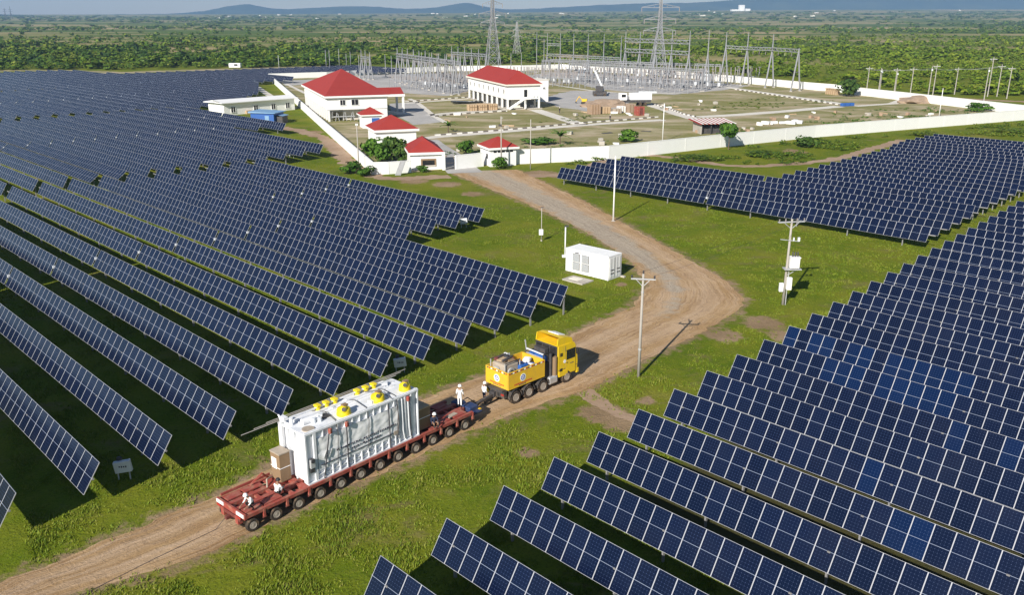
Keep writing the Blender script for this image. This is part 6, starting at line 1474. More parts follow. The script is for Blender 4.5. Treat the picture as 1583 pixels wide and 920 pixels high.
def apparatus(a, b, rows, side, step=5.2, dv=(0, -1), rot=0.0):
    A2, B2 = np.array(P(*a)), np.array(P(*b)); ln = np.linalg.norm(B2 - A2); d = (B2 - A2) / ln; nn = np.array((-d[1], d[0]))
    for r_, (kind, off) in enumerate(rows):
        k = int(ln / step)
        for i in range(k):
            p = A2 + d * (i + 0.5 + random.uniform(-.12, .12)) * step + nn * off
            o = put(kind, KIND[kind], None, (p[0], p[1], 0.02), math.atan2(d[1], d[0]) + rot + random.choice((0, 0, math.pi)))
            tag(o, KL[kind] % side, kind.replace('_', ' '), kind.replace('_', ' ') + 's in the %s switchyard' % side)
apparatus((600, 136), (712, 146), [('disconnector', 0), ('current_transformer', 9), ('circuit_breaker', 18), ('bus_support', 27), ('disconnector', 38), ('surge_arrester', 48), ('bus_support', 58), ('circuit_breaker', 68), ('disconnector', 78)], 'left', 4.6)
apparatus((838, 127), (1100, 140), [('bus_support', -10), ('disconnector', 0), ('current_transformer', 8), ('circuit_breaker', 16), ('disconnector', 26), ('bus_support', 36), ('surge_arrester', 44), ('circuit_breaker', 54), ('bus_support', 64), ('disconnector', -18)], 'right', 5.2)
# power transformers standing at the back of the yards
for px, lb_, sc in (((1088, 128), 'grey power transformer with radiators at the right rear wall', 1.0), ((905, 118), 'grey power transformer with radiators behind the left bus frames', 0.9)):
    x, y = P(*px); t = thing('yard_transformer', (x, y, 0), R(-50), lb_, 'transformer')
    mb = MB(); mb.box((0, 0, 2.2), (6, 3, 3.6), 'grey_box', bev=0.1); mb.build('tank', t)
    for s in (-1, 1):
        mb = MB()
        for k in range(6): mb.box((-2.2 + k * 0.9, s * 2.1, 2.1), (0.25, 1.0, 3.0), 'grey_box')
        mb.build('radiator', t)
    mb = MB(); mb.cyl((-2.5, 0.4, 5.0), (2.0, 0.4, 5.0), 0.55, 'grey_box', n=12); mb.build('conservator', t)
    for k in range(3): mb = MB(); insul(mb, (-1.6 + k * 1.6, -0.6, 4.0), 2.4, 0.3); mb.build('bushing', t)
# lattice pylons
def pylon(base, h, label, w0, arms, mat='steel_far', rz=0.3, th=0.30):
    t = thing('pylon', (base[0], base[1], float(terrain_z(*base))), rz, label, 'pylon')
    waist = h * 0.62
    def wid(z): return w0 * (1 - z / waist) + 1.7 * (z / waist) if z < waist else 1.7 - 0.9 * (z - waist) / (h - waist)
    m = MB(); zs = [0]
    while zs[-1] < h - 1.0: zs.append(min(h, zs[-1] + max(1.6, wid(zs[-1]) * 0.85)))
    for z0, z1 in zip(zs[:-1], zs[1:]):
        a, b = wid(z0) / 2, wid(z1) / 2
        c0 = [(-a, -a), (a, -a), (a, a), (-a, a)]; c1 = [(-b, -b), (b, -b), (b, b), (-b, b)]
        for j in range(4):
            k = (j + 1) % 4
            m.bar((*c0[j], z0), (*c1[j], z1), th, mat); m.bar((*c0[j], z0), (*c1[k], z1), th * 0.55, mat); m.bar((*c0[k], z0), (*c1[j], z1), th * 0.55, mat); m.bar((*c1[j], z1), (*c1[k], z1), th * 0.55, mat)
    m.build('lattice_body', t)
    for (z, ln) in arms:
        for s in (-1, 1):
            m = MB(); b = wid(z) / 2
            for y in (-b, b): m.bar((s * b, y, z), (s * ln, 0, z + 0.1), th * 0.7, mat); m.bar((s * b, y, z + 1.6), (s * ln, 0, z + 0.2), th * 0.6, mat)
            for q in (0.3, 0.6): m.bar((s * (b + (ln - b) * q), -b * (1 - q), z), (s * (b + (ln - b) * q), b * (1 - q), z), th * 0.5, mat); m.bar((s * (b + (ln - b) * q), 0, z), (s * (b + (ln - b) * q), 0, z + 1.6 * (1 - q)), th * 0.5, mat)
            ca = m.build('crossarm', t); m = MB(); m.cyl((s * ln, 0, z), (s * ln, 0, z - 1.8), 0.16, 'insulator', n=6); m.build('insulator', ca)
    return t
pyl1 = P(762, 107.5); pyl2 = P(1016, 122)
pylon(pyl1, 46, 'tall grey lattice pylon behind the office block', 7.5, ((24.5, 6.5), (29, 7.5), (34, 5.5), (40, 4.5)))
pylon(pyl2, 37, 'pale lattice pylon with three wide crossarms in the right switchyard', 8.0, ((21.5, 7.4), (26.4, 7.2), (31.6, 8.6)), rz=0.05)
pylon(P(799, 88), 24, 'faint thin pylon in the scrub between the two large pylons', 5.0, ((14, 4.0), (18, 3.0)), 'steel', 0.5, 0.16)
for u, lb_ in ((68, 'hazy pylon on the left skyline, left of a pair'), (76, 'hazy pylon on the left skyline, right of a pair')):
    y_ = 4600.0; x_ = (u - 791.5) / F_PX * y_ * 1.03
    pylon((x_, y_), 60 if u == 76 else 50, lb_, 12, ((36, 10), (44, 8)), 'dark', 0.4, 0.8)
# row of poles behind the right rear wall, with wires
PL = 'wooden and concrete poles behind the right wall'
pl = [(380, 195, 365, 372), (463, 205, 450, 380), (474, 212, 457, 378), (585, 205, 560, 390), (575, 225, 566, 388), (697, 200, 675, 396), (835, 195, 802, 412), (860, 180, 835, 405), (1020, 200, 990, 395), (1240, 200, 1198, 448), (1270, 128, 1225, 410), (1320, 180, 1292, 410), (1397, 195, 1362, 425)]
tops = []
for i, (tx, ty, bx, by) in enumerate(pl):
    u, v = 1260 + bx / 4.6, 60 + by / 4.6; x, y = P(u, v); h = height_at(u, v, 60 + ty / 4.6)
    t = thing('power_pole', (x, y, 0), 0, 'grey power pole behind the right rear wall, %s from the left' % ordinal(i + 1), 'pole', PL)
    mb = MB(); mb.cyl((0, 0, -0.2), (0.12, 0, h), 0.20, 'pole_conc', 0.13, n=8); mb.build('shaft', t)
    ca = MB(); zz = h - 0.7
    if i in (0, 3, 5, 7, 8, 10, 11, 12): ca.bar((-1.0, 0.5, zz), (1.2, -0.5, zz), 0.14, 'steel'); ca.bar((-0.9, 0.4, zz), (0, 0, zz - 0.8), 0.07, 'steel')
    else: ca.box((0.1, -0.2, h - 1.2), (0.5, 0.3, 0.6), 'grey_box')
    ca.build('crossarm', t); tops.append((x + 0.1, y, zz + 0.1))
def sag(mb, a, b, s, r=0.03, n=10, mat='dark'):
    pts = [Vector(a).lerp(Vector(b), k / n) - Vector((0, 0, s * 4 * (k / n) * (1 - k / n))) for k in range(n + 1)]; mb.tube(pts, r, mat, 4)
seq = [0, 1, 3, 5, 6, 8, 11, 12]
for j in range(3):
    mb = MB()
    for a, b in zip(seq[:-1], seq[1:]):
        A2, B2 = Vector(tops[a]), Vector(tops[b]); of = Vector((-0.9 + 0.95 * j, 0.45 - 0.47 * j, 0)); sag(mb, A2 + of, B2 + of, 0.5, 0.028, 8, 'steel')
    tag(mb.build('power_line'), 'thin power line along the poles behind the right wall', 'wire', 'power lines behind the right wall')
# wires: road pole to transformer pole, and pylon conductors
ra = P(987, 583); rb = P(1210, 471)
for j, (of, of2) in enumerate((((-0.88, 0.05), (-1.2, -0.2)), ((0.85, -0.23), (1.4, 0.3)))):
    mb = MB(); sag(mb, (ra[0] + of[0], ra[1] + of[1], 8.66), (rb[0] + of2[0], rb[1] + of2[1], 8.95), 0.35, 0.010, 12, 'dark')
    tag(mb.build('overhead_wire'), ('left', 'right')[j] + ' one of two thin wires from road pole to transformer pole', 'wire')
for j, (s, z1, z2) in enumerate(((-1, 22.6, 19.8), (1, 22.6, 19.8), (-1, 27.2, 24.6), (1, 27.2, 24.6))):
    mb = MB(); sag(mb, (pyl1[0] + s * 6.5, pyl1[1], z1), (pyl2[0] + s * 7.2, pyl2[1], z2), 5, 0.035, 20, 'steel')
    tag(mb.build('conductor'), 'thin sagging conductor between the two large pylons', 'wire', 'conductors between the pylons')

# ------------------------------------------------------------------ vegetation
def leaf_mat(name, stops, sc=0.014):
    m, nt, b = new_mat(name); g = nt.nodes.new('ShaderNodeNewGeometry')
    big = noise_tex(nt, mapping(nt, g.outputs['Position'], (sc, sc, sc)), 1.0, 3)
    v = math_(nt, 'ADD', math_(nt, 'MULTIPLY', g.outputs['Random Per Island'], 0.45), math_(nt, 'MULTIPLY', big, 0.62))
    c = ramp(nt, v, stops); L(nt, c, b.inputs['Base Color']); b.inputs['Roughness'].default_value = 0.65; b.inputs['Specular IOR Level'].default_value = 0.2
    return m
M['leaf'] = leaf_mat('scrub_foliage', [(0.22, (0.018, 0.048, 0.006)), (0.45, (0.052, 0.106, 0.008)), (0.60, (0.105, 0.162, 0.012)), (0.80, (0.18, 0.205, 0.028))])
M['leaf_lime'] = leaf_mat('yellow_green_foliage', [(0.2, (0.036, 0.078, 0.006)), (0.45, (0.092, 0.152, 0.008)), (0.62, (0.145, 0.200, 0.012)), (0.85, (0.21, 0.235, 0.028))])
M['leaf_dark'] = leaf_mat('dark_foliage', [(0.2, (0.018, 0.045, 0.010)), (0.5, (0.042, 0.088, 0.014)), (0.8, (0.085, 0.135, 0.02))])
M['leaf_bright'] = leaf_mat('garden_foliage', [(0.2, (0.02, 0.055, 0.006)), (0.5, (0.05, 0.12, 0.01)), (0.8, (0.10, 0.19, 0.02))])
def crown(rs, leaves, size, h=1.0, lumps=7, squash=0.72):
    """leaf faces spread through a few overlapping clumps: returns (n*4, 3) vertices, unit radius about 1, sitting at z 0..1.5"""
    cs = []
    for i in range(lumps):
        a = rs.uniform(0, 2 * math.pi); r = rs.uniform(0.0, 0.62)
        cs.append((r * math.cos(a), r * math.sin(a), rs.uniform(0.30, 1.05) * h, rs.uniform(0.22, 0.58)))
    C = np.array(cs); k = rs.integers(0, lumps, leaves)
    d = rs.normal(size=(leaves, 3)); d[:, 2] = d[:, 2] * 0.9 + 0.35; d /= np.linalg.norm(d, axis=1)[:, None]
    rad = C[k, 3] * rs.uniform(0.72, 1.05, leaves)
    p = C[k, :3] + d * rad[:, None] * np.array((1, 1, squash))
    p[:, 2] = np.maximum(p[:, 2], 0.05)
    nrm = d + rs.normal(scale=0.30, size=d.shape); nrm /= np.linalg.norm(nrm, axis=1)[:, None]
    t = np.cross(nrm, rs.normal(size=d.shape)); t /= np.linalg.norm(t, axis=1)[:, None]; bt = np.cross(nrm, t)
    s = size * rs.uniform(0.6, 1.35, leaves)[:, None]
    return np.stack([p - t * s - bt * s * .7, p + t * s - bt * s * .7, p + t * s * .8 + bt * s * .7, p - t * s * .8 + bt * s * .7], 1)
def quads_mesh(name, Q, mat):
    n = len(Q); return np_mesh(name, Q.reshape(-1, 3), np.arange(n * 4).reshape(n, 4), [mat])
rs = np.random.default_rng(11)
def in_frame(X, Y, m=30):
    u, v = proj(X, Y, 3.0); return (u > -m) & (u < W_PX + m) & (v > -20)
# scrub belt behind the plant: nearest 290 individual trees, the rest one mass
edge_u = np.array([-60, 0, 120, 180, 300, 400, 470, 560, 700, 870, 1000, 1120, 1240, 1330, 1460, 1583, 1680])
edge_v = np.array([109, 108.5, 107, 107.5, 106, 104.5, 102.5, 100.5, 100, 97, 101, 110, 124, 134, 145, 152, 158])
def sample_belt(y0, y1, count):
    Y = np.sqrt(rs.uniform(y0 ** 2, y1 ** 2, count)); X = Y * rs.uniform(-0.66, 0.68, count)
    u, v = proj(X, Y, 0.0); ok = v < np.interp(u, edge_u, edge_v); return X[ok], Y[ok]
X, Y = sample_belt(290, 1250, 30000)
dn = np.array([mnoise.fractal(Vector((x * 0.008, y * 0.009, 3.3)), 0.75, 2.0, 5) for x, y in zip(X, Y)])
keep = (dn > -0.12 - 0.4 * ((X > 85) & (Y < 620)) + 0.75 * np.clip((Y - 620) / 500, 0, 1) * (X < 60) + 0.6 * np.clip((Y - 560) / 450, 0, 1) * (X >= 60)) | (rs.uniform(size=len(X)) < 0.10); X, Y, dn = X[keep], Y[keep], dn[keep]
H = np.exp(rs.normal(0.02, 0.46, len(X))) * (1.75 + 1.25 * np.clip(dn + 0.4, 0, 1)) * np.where(X > 100, 0.85, 1.0)
W_ = H * rs.uniform(1.4, 2.6, len(X)); H = np.minimum(H, 8.0); W_ = np.minimum(W_, 12.0)
order = np.argsort(Y); X, Y, H, W_ = X[order], Y[order], H[order], W_[order]
u, v = proj(X, Y, 2.0); vis = np.where((u > 5) & (u < W_PX - 5))[0]
frontness = (np.interp(u, edge_u, edge_v) - v)
near_ids = vis[np.argsort(-(H / Y)[vis] + 0.00008 * frontness[vis])][:290]
TREES = []
for i in range(8):
    q = crown(np.random.default_rng(100 + i), 230, 0.13, 1.0, 7 + i % 3)
    cm = quads_mesh('crown', q, M['leaf'] if i % 3 else M['leaf_dark']); cm2 = quads_mesh('crown', q, M['leaf_lime'])
    mb = MB(); mb.cyl((0, 0, -0.1), (0.05, 0.02, 0.42), 0.06, 'trunk', 0.035, n=6); mb.bar((0.04, 0.02, 0.35), (0.3, 0.1, 0.75), 0.035, 'trunk'); mb.bar((0.04, 0.02, 0.35), (-0.25, -0.12, 0.7), 0.035, 'trunk')
    TREES.append((cm, mb.mesh('trunk'), cm2))
GT = 'trees along the edge of the scrub'
for j, i in enumerate(near_ids):
    cm, tm, cm2 = TREES[j % 8]; right = X[i] > 90; cm = cm2 if right else cm
    t = thing('scrub_tree', (X[i], Y[i], 0), rs.uniform(0, 6.28), 'bright green bushy tree in the scrub beyond the right rear wall' if right else 'dense green bushy tree at the edge of the scrub beyond the plant', 'tree', 'bushy trees beyond the right rear wall' if right else GT)
    t.scale = (W_[i] * 0.62, W_[i] * 0.62, H[i] * 0.58)
    put('crown', cm, t); put('trunk', tm, t)
rest = np.setdiff1d(np.arange(len(X)), near_ids)
def mass(name, ids, X, Y, Wd, Hh, leaves, size, mats, templ=10, seed=5):
    T = [crown(np.random.default_rng(seed * 50 + i), leaves, size, 1.0, 6) for i in range(templ)]
    out = []; r2 = np.random.default_rng(seed)
    for i in ids:
        q = T[r2.integers(templ)]; a = r2.uniform(0, 6.28); c, s = math.cos(a), math.sin(a)
        w_, h = Wd[i] * 0.62, Hh[i] * 0.72
        x = (q[..., 0] * c - q[..., 1] * s) * w_ + X[i]; y = (q[..., 0] * s + q[..., 1] * c) * w_ + Y[i]; z = q[..., 2] * h + float(terrain_z(X[i], Y[i])) - 0.05
        out.append(np.stack([x, y, z], -1))
    o = put(name, quads_mesh(name, np.concatenate(out).astype(np.float32), mats)); return tag(o, kind='stuff')
rl = rest[X[rest] <= 95]; rr_ = rest[X[rest] > 95]
mass('scrub_woodland', rl[Y[rl] <= 720], X, Y, W_, H, 80, 0.12, M['leaf'], 12, 5)
mass('scrub_woodland', rl[Y[rl] > 720], X, Y, W_, H, 34, 0.18, M['leaf'], 10, 8)
mass('scrub_woodland', rr_[Y[rr_] <= 600], X, Y, W_, H, 80, 0.12, M['leaf_lime'], 12, 7)
mass('scrub_woodland', rr_[Y[rr_] > 600], X, Y, W_, H, 34, 0.18, M['leaf_lime'], 10, 9)
# low weeds on the bank outside the front wall and inside the compound
def weeds(name, poly_px, cnt, w0, w1, mat, seed):
    pg = [P(*p) for p in poly_px]; r5 = np.random.default_rng(seed); a = np.array(pg)
    xx = r5.uniform(a[:, 0].min(), a[:, 0].max(), cnt * 6); yy = r5.uniform(a[:, 1].min(), a[:, 1].max(), cnt * 6)
    nz_ = np.array([mnoise.fractal(Vector((x * 0.05, y * 0.05, seed)), 0.9, 2.0, 4) for x, y in zip(xx, yy)])
    ok = inside(xx, yy, pg) & (nz_ > -0.05); xx, yy = xx[ok][:cnt], yy[ok][:cnt]
    ww = r5.uniform(w0, w1, len(xx)); hh = ww * r5.uniform(0.22, 0.5, len(xx))
    mass(name, np.arange(len(xx)), xx, yy, ww, hh, 40, 0.13, mat, 8, seed)
weeds('bank_weeds', [(840, 257), (940, 251), (1113, 233), (1260, 217), (1583, 191), (1640, 190), (1640, 205), (1583, 212), (1430, 207), (1330, 228), (1215, 258), (1120, 252), (960, 236)], 900, 0.9, 2.6, M['leaf'], 31)
weeds('yard_weeds', [(650, 235), (760, 225), (1000, 215), (1100, 205), (1300, 170), (1440, 165), (1560, 176), (1400, 195), (1200, 212), (1000, 235), (860, 247), (700, 245)], 420, 0.7, 2.0, M['leaf_bright'], 32)
weeds('yard_weeds', [(640, 205), (760, 198), (900, 180), (1060, 160), (1200, 150), (1300, 155), (1200, 168), (1050, 172), (900, 187), (660, 206)], 260, 0.7, 1.8, M['leaf'], 33)
# further country: clumps thinning with distance
Y2 = np.exp(rs.uniform(math.log(1150), math.log(6000), 9000)); X2 = Y2 * rs.uniform(-0.64, 0.64, 9000)
dn2 = np.array([mnoise.fractal(Vector((x * 0.0009, y * 0.0022, 8.1)), 0.9, 2.0, 4) for x, y in zip(X2, Y2)])
k2 = (dn2 > 0.10) & (rs.uniform(size=len(X2)) < 0.75) | (rs.uniform(size=len(X2)) < 0.10); X2, Y2 = X2[k2], Y2[k2]
sz2 = np.clip(Y2 / 1400, 0.9, 3.0)
H2 = rs.uniform(0.8, 1.5, len(X2)) * 4.2 * sz2 ** 0.35; W2 = H2 * rs.uniform(1.2, 2.6, len(X2)) * sz2 ** 0.9
mass('distant_woodland', np.arange(len(X2)), X2, Y2, W2, H2, 40, 0.20, M['leaf'], 8, 6)

# plants in and around the compound
def bush(px, w_, h, label, mat='leaf_bright', leaves=420, name='bush', seed=0, cat='bush', trunk=0.0, size=0.11):
    x, y = P(*px); t = thing(name, (x, y, 0), 0, label, cat)
    q = crown(np.random.default_rng(300 + seed), int(leaves * 1.7), size * 0.8, 1.0, 12)
    q = q * np.array((w_ * 0.62, w_ * 0.62, (h - trunk) * 0.72)) + np.array((0, 0, trunk))
    put('crown', quads_mesh('crown', q, M[mat]), t)
    mb = MB(); mb.cyl((0, 0, -0.1), (0.05, 0.02, trunk + h * 0.35), 0.05 * h * 0.35 + 0.04, 'trunk', 0.03, n=7)
    for k in range(4): a = k * 1.6 + seed; mb.bar((0, 0, trunk + h * 0.15), (w_ * 0.28 * math.cos(a), w_ * 0.28 * math.sin(a), trunk + h * 0.45), 0.06, 'trunk')
    mb.build('trunk', t); return t
for i, a in enumerate((((573, 240), 5.5, 4.2, 'broad green bush inside the left wall corner'), ((590, 250), 4.5, 3.6, 'green bush just behind the short front wall'), ((606, 246), 6.0, 4.8, 'dark green tree between the windowless block and gatehouse', 'leaf_dark'), ((620, 252), 4.2, 3.9, 'dark leafy tree at the gatehouse left side', 'leaf_dark'), ((548, 268), 4.6, 2.4, 'low green bush outside the left wall corner'), ((566, 272), 3.6, 2.0, 'low green bush at the foot of the left wall corner'), ((652, 266), 2.6, 1.3, 'small round bush under the gatehouse window'), ((720, 238), 4.2, 3.0, 'round bright bush between gatehouse and guardhouse'), ((772, 261), 3.4, 2.4, 'green bush at the foot of the grey pole by the guardhouse'), ((968, 219), 5.2, 3.0, 'spreading bright bush behind the long front wall'), ((1249, 228), 4.6, 3.4, 'dark round bush on the bank outside the front wall', 'leaf_dark'), ((1312, 149), 8.0, 6.5, 'dark green tree filling the gap in rear wall', 'leaf_dark'), ((560, 190), 2.6, 2.2, 'dark bush beside the smallest pavilion', 'leaf_dark'), ((1515, 172), 6.5, 3.0, 'green bush inside the rear wall near right corner'), ((832, 222), 8.0, 1.6, 'low green thicket behind the front wall near guardhouse'))):
    bush(*a, seed=i)
bush((1126, 231), 4.4, 6.0, 'tall slender tree with drooping leaves in front of the long wall', 'leaf_bright', 520, 'wall_tree', 40, 'tree', 1.6, 0.12)
for i, (px, lb_) in enumerate((((1060, 247), 'low scrub on the bank outside the front wall, left clump'), ((1180, 240), 'low scrub on the bank outside the front wall, middle clump'), ((1430, 210), 'low scrub on the bank outside the front wall, right clump'), ((1560, 205), 'low scrub at the right frame edge below the wall'))):
    bush(px, 9.0, 1.2, lb_, 'leaf', 500, 'shrub', 60 + i, 'shrub', 0, 0.06)
# palm-like plant behind the front wall
def palm(px, h, label, n=15, seed=0):
    x, y = P(*px); t = thing('palm', (x, y, 0), seed, label, 'palm'); r_ = random.Random(seed)
    mb = MB(); mb.cyl((0, 0, -0.1), (0.05, 0, h * 0.45), 0.16, 'trunk', 0.12, n=8); mb.build('trunk', t)
    mb = MB()
    for k in range(n):
        a = 2 * math.pi * k / n + r_.uniform(-.15, .15); el = r_.uniform(0.3, 1.25); ln = h * r_.uniform(0.55, 0.8); pts = []
        for j in range(6):
            q = j / 5; rr = ln * q * math.cos(el * (1 - 0.4 * q)); zz = h * 0.45 + ln * (q * math.sin(el) - 0.55 * q * q)
            pts.append(Vector((rr * math.cos(a), rr * math.sin(a), zz)))
        sd_ = Vector((-math.sin(a), math.cos(a), 0))
        for j in range(5):
            w0, w1 = 0.28 * (1 - j / 5) + 0.05, 0.28 * (1 - (j + 1) / 5) + 0.02
            for s in (-1, 1): mb.add([pts[j], pts[j] + sd_ * s * w0 - Vector((0, 0, .08)), pts[j + 1] + sd_ * s * w1 - Vector((0, 0, .08)), pts[j + 1]], [(0, 1, 2, 3)], M['leaf_bright'])
    mb.build('crown', t)
palm((866, 224), 4.6, 'palm with upright fronds behind the long front wall', 18, 3)
palm((693, 205), 4.0, 'young palm on the dry lawn near the forecourt', 12, 5)

# ------------------------------------------------------------------ grass on the verges and between the rows
def grass():
    n = 150000; r3 = np.random.default_rng(21)
    Y = 31 + (135 - 31) * r3.uniform(size=n) ** 1.55; X = Y * r3.uniform(-0.64, 0.64, n)
    road = inside(X, Y, ROAD_POLY); d = np.minimum(dist_poly(X, Y, EDGE_L, 7), dist_poly(X, Y, EDGE_R, 7))
    ok = ~(road & (d > 0.25)) & (r3.uniform(size=n) < np.clip(d / 2.2, 0.10, 1.0))
    for (u_, v_), r_ in PATCHES:
        x, y = P(u_, v_); ok &= ~((np.hypot(X - x, Y - y) < r_ * 0.75) & (r3.uniform(size=n) < 0.75))
    S_ = X * EX[0] + Y * EX[1]; N_ = X * NX[0] + Y * NX[1]; ok &= ~((S_ > -30.0) & (N_ > 36) & (r3.uniform(size=n) < 1.0))
    X, Y = X[ok], Y[ok]
    dens = np.array([mnoise.fractal(Vector((x * 0.35, y * 0.35, 4.4)), 0.8, 2.0, 3) for x, y in zip(X, Y)])
    ok = r3.uniform(size=len(X)) < np.clip(0.62 + dens * 1.3 - 0.10, 0.05, 1); X, Y, dens = X[ok], Y[ok], dens[ok]
    n = len(X); B = 5
    h = (0.06 + 0.12 * np.clip(dens + 0.3, 0, 1))[:, None] * r3.uniform(0.6, 1.5, (n, B)); a = r3.uniform(0, 6.28, (n, B))
    bx = X[:, None] + r3.normal(scale=0.09, size=(n, B)); by = Y[:, None] + r3.normal(scale=0.09, size=(n, B)); ln = h * r3.uniform(0.2, 0.9, (n, B)); wd = r3.uniform(0.02, 0.042, (n, B))
    cx, cy = np.cos(a), np.sin(a); z0 = np.full_like(h, 0.0)
    p0 = np.stack([bx - cy * wd, by + cx * wd, z0], -1); p1 = np.stack([bx + cy * wd, by - cx * wd, z0], -1)
    p2 = np.stack([bx + cx * ln, by + cy * ln, h], -1)
    V = np.stack([p0, p1, p2], 2).reshape(-1, 3); f = np.arange(len(V)).reshape(-1, 3)
    return tag(put('grass', np_mesh('grass', V, f, [M['grass']], tri=True)), kind='stuff')
M['grass'] = leaf_mat('grass_blades', [(0.15, (0.072, 0.128, 0.006)), (0.42, (0.122, 0.185, 0.010)), (0.62, (0.180, 0.218, 0.016)), (0.85, (0.25, 0.235, 0.055))], 0.28)
grass()

# ------------------------------------------------------------------ hills, far buildings, haze
def hill_mat(name, a, b_):
    m, nt, b = new_mat(name); p = pos(nt)
    L(nt, ramp(nt, noise_tex(nt, mapping(nt, p, (0.004, 0.004, 0.01)), 1.0, 5), [(0.3, a), (0.7, b_)]), b.inputs['Base Color']); b.inputs['Roughness'].default_value = 1.0; b.inputs['Specular IOR Level'].default_value = 0.0
    return m
M['hill'] = hill_mat('hill_woods', (0.03, 0.055, 0.02), (0.07, 0.09, 0.03))
def hill(name, dist, pts, depth, seed, rough=2.0):
    """ridge with a real front and back slope; pts are (photo column, skyline row)"""
    us = np.linspace(pts[0][0], pts[-1][0], 240); vv = np.interp(us, [p[0] for p in pts], [p[1] for p in pts])
    ker = np.hanning(7); ker /= ker.sum(); vv = np.convolve(np.pad(vv, 3, mode='edge'), ker, 'valid')
    vv = vv + np.array([mnoise.fractal(Vector((x * 0.03, seed, 0)), 0.9, 2.0, 4) for x in us]) * rough * 0.35
    V = []; nz = 9
    for x, v in zip(us, vv):
        q = (460 - v) / F_PX; top = CAM_H + (q * dist * math.cos(PITCH) - dist * math.sin(PITCH)) / (math.cos(PITCH) + q * math.sin(PITCH)); top = max(top, 3)
        F = dist * math.cos(PITCH) - (top - CAM_H) * math.sin(PITCH); xx = (x - 791.5) / F_PX * F
        for j in range(nz):
            t = j / (nz - 1) * 2 - 1; prof = math.cos(t * math.pi / 2) ** 1.3 if abs(t) < 1 else 0
            yy = dist + t * depth + 60 * mnoise.noise(Vector((x * 0.02, t * 2, seed)))
            zz = top * prof * (1 + (0.10 * mnoise.fractal(Vector((x * 0.05, t * 3, seed + 4)), 0.9, 2, 4) if j != nz // 2 else 0)) - 2
            V.append((xx * yy / dist, yy, zz))
    V = np.array(V); idx = np.arange(len(V)).reshape(len(us), nz)
    q = np.stack([idx[:-1, :-1], idx[1:, :-1], idx[1:, 1:], idx[:-1, 1:]], -1).reshape(-1, 4)
    me = np_mesh(name, V, q, [M['hill']]); me.polygons.foreach_set('use_smooth', [True] * len(q)); return tag(put(name, me), kind='structure')
hill('hills', 10200, [(-160, 21), (0, 23), (150, 22), (270, 20), (315, 16), (348, 10), (380, 4.5), (408, 10), (440, 13.5), (480, 11.5), (530, 9), (575, 8.5), (610, 12), (650, 13), (690, 8), (720, 2.5), (748, 8), (775, 14), (830, 12.5), (880, 9.5), (940, 6), (1010, 3.5), (1060, 4), (1110, 1), (1160, -3), (1250, -7), (1340, -5), (1440, -9), (1583, -6), (1760, -8)], 900, 3.0, 4.5)
hill('hills', 8200, [(-160, 20), (-20, 20.5), (40, 22.5), (110, 25), (220, 26), (330, 23), (450, 20.5), (560, 23), (680, 22.5), (800, 20), (900, 19.5), (1000, 19), (1120, 18), (1260, 17), (1400, 15.5), (1583, 14), (1760, 13)], 700, 7.0, 1.2)
hill('hills', 6400, [(-160, 19.5), (0, 21), (60, 23), (120, 26), (190, 30), (300, 40)], 500, 9.0, 1.0)
def far_building(u, v, w_, h, dist, label, parts=1):
    y_ = dist; F = y_ * math.cos(PITCH) + 10; x_ = (u - 791.5) / F_PX * F; zt = float(terrain_z(x_, y_))
    t = thing('far_building', (x_, y_, zt - 0.5), 0.1, label, 'building', None); r_ = random.Random(int(u))
    for k in range(parts):
        mb = MB(); mb.box((k * w_ * 0.6 - parts * w_ * 0.3, r_.uniform(-20, 20), h * (0.5 if k == 0 else 0.2)), (w_ if k == 0 else w_ * 0.9, w_ * 0.6, h if k == 0 else h * 0.4), 'wall_white'); mb.build('block', t)
    return t
far_building(1151, 17, 40, 42, 6800, 'hazy white tower block above low white halls on the horizon', 3)
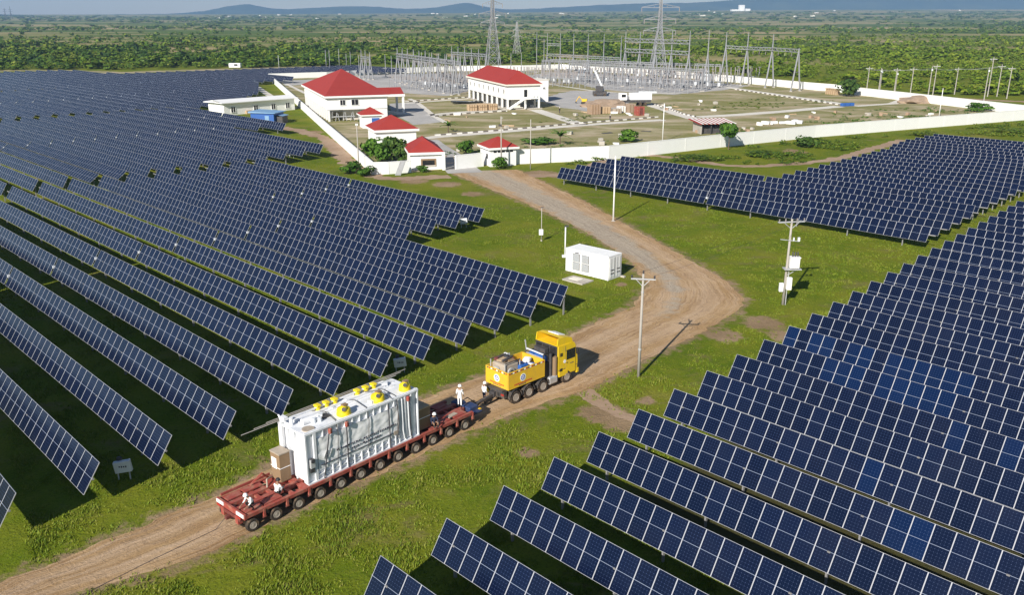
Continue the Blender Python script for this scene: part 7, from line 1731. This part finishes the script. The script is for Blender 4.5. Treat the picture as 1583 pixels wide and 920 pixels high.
far_building(1143, 19, 60, 12, 6750, 'low hazy white hall left of the white tower block', 2)
rv = random.Random(3)
for i in range(30):
    u = rv.choice((rv.uniform(1040, 1250), rv.uniform(1200, 1583), rv.uniform(300, 560), rv.uniform(620, 900))); dist = rv.uniform(4200, 7000)
    y_ = dist; x_ = (u - 791.5) / F_PX * y_; w_ = rv.uniform(10, 26)
    mb = MB(); mb.box((0, 0, 1.5), (w_, w_ * 0.5, 5), 'wall_cream'); mb.box((w_ * 0.4, 5, 2), (w_ * 0.4, w_ * 0.4, 6), 'wall_white')
    o = mb.build('far_house'); o.location = (x_, y_, float(terrain_z(x_, y_)) + 0.5); o.rotation_euler = (0, 0, rv.uniform(0, 3)); tag(o, 'tiny pale house in the hazy plain near the horizon', 'house', 'houses on the far plain')
vx, vy = P(364, 104.5)
mb = MB(); mb.box((0, 0, 1.4), (6.5, 3.0, 2.4), 'white', bev=0.2); mb.box((0.8, -1.52, 1.7), (2.0, 0.08, 0.9), 'glass_dark')
o = mb.build('site_hut'); o.location = (vx, vy, 0); tag(o, 'small white hut at the far edge of the left solar field', 'hut')
hz = bpy.data.meshes.new('haze'); bm = bmesh.new(); bmesh.ops.create_cube(bm, size=1.0)
x0, x1, y0, y1, z0, z1 = -8200, 8200, -700, 11900, -4, 330
for v_ in bm.verts: v_.co = Vector(((v_.co.x + .5) * (x1 - x0) + x0, (v_.co.y + .5) * (y1 - y0) + y0, (v_.co.z + .5) * (z1 - z0) + z0))
bm.to_mesh(hz); bm.free()
hm = bpy.data.materials.new('haze_air'); hm.use_nodes = True; nt = hm.node_tree; nt.nodes.remove(nt.nodes['Principled BSDF'])
pv = nt.nodes.new('ShaderNodeVolumePrincipled'); pv.inputs['Color'].default_value = (0.36, 0.60, 1.0, 1); pv.inputs['Density'].default_value = 0.000088; pv.inputs['Anisotropy'].default_value = 0.0
nt.links.new(pv.outputs[0], nt.nodes['Material Output'].inputs['Volume']); hz.materials.append(hm)
tag(put('haze', hz), kind='stuff')
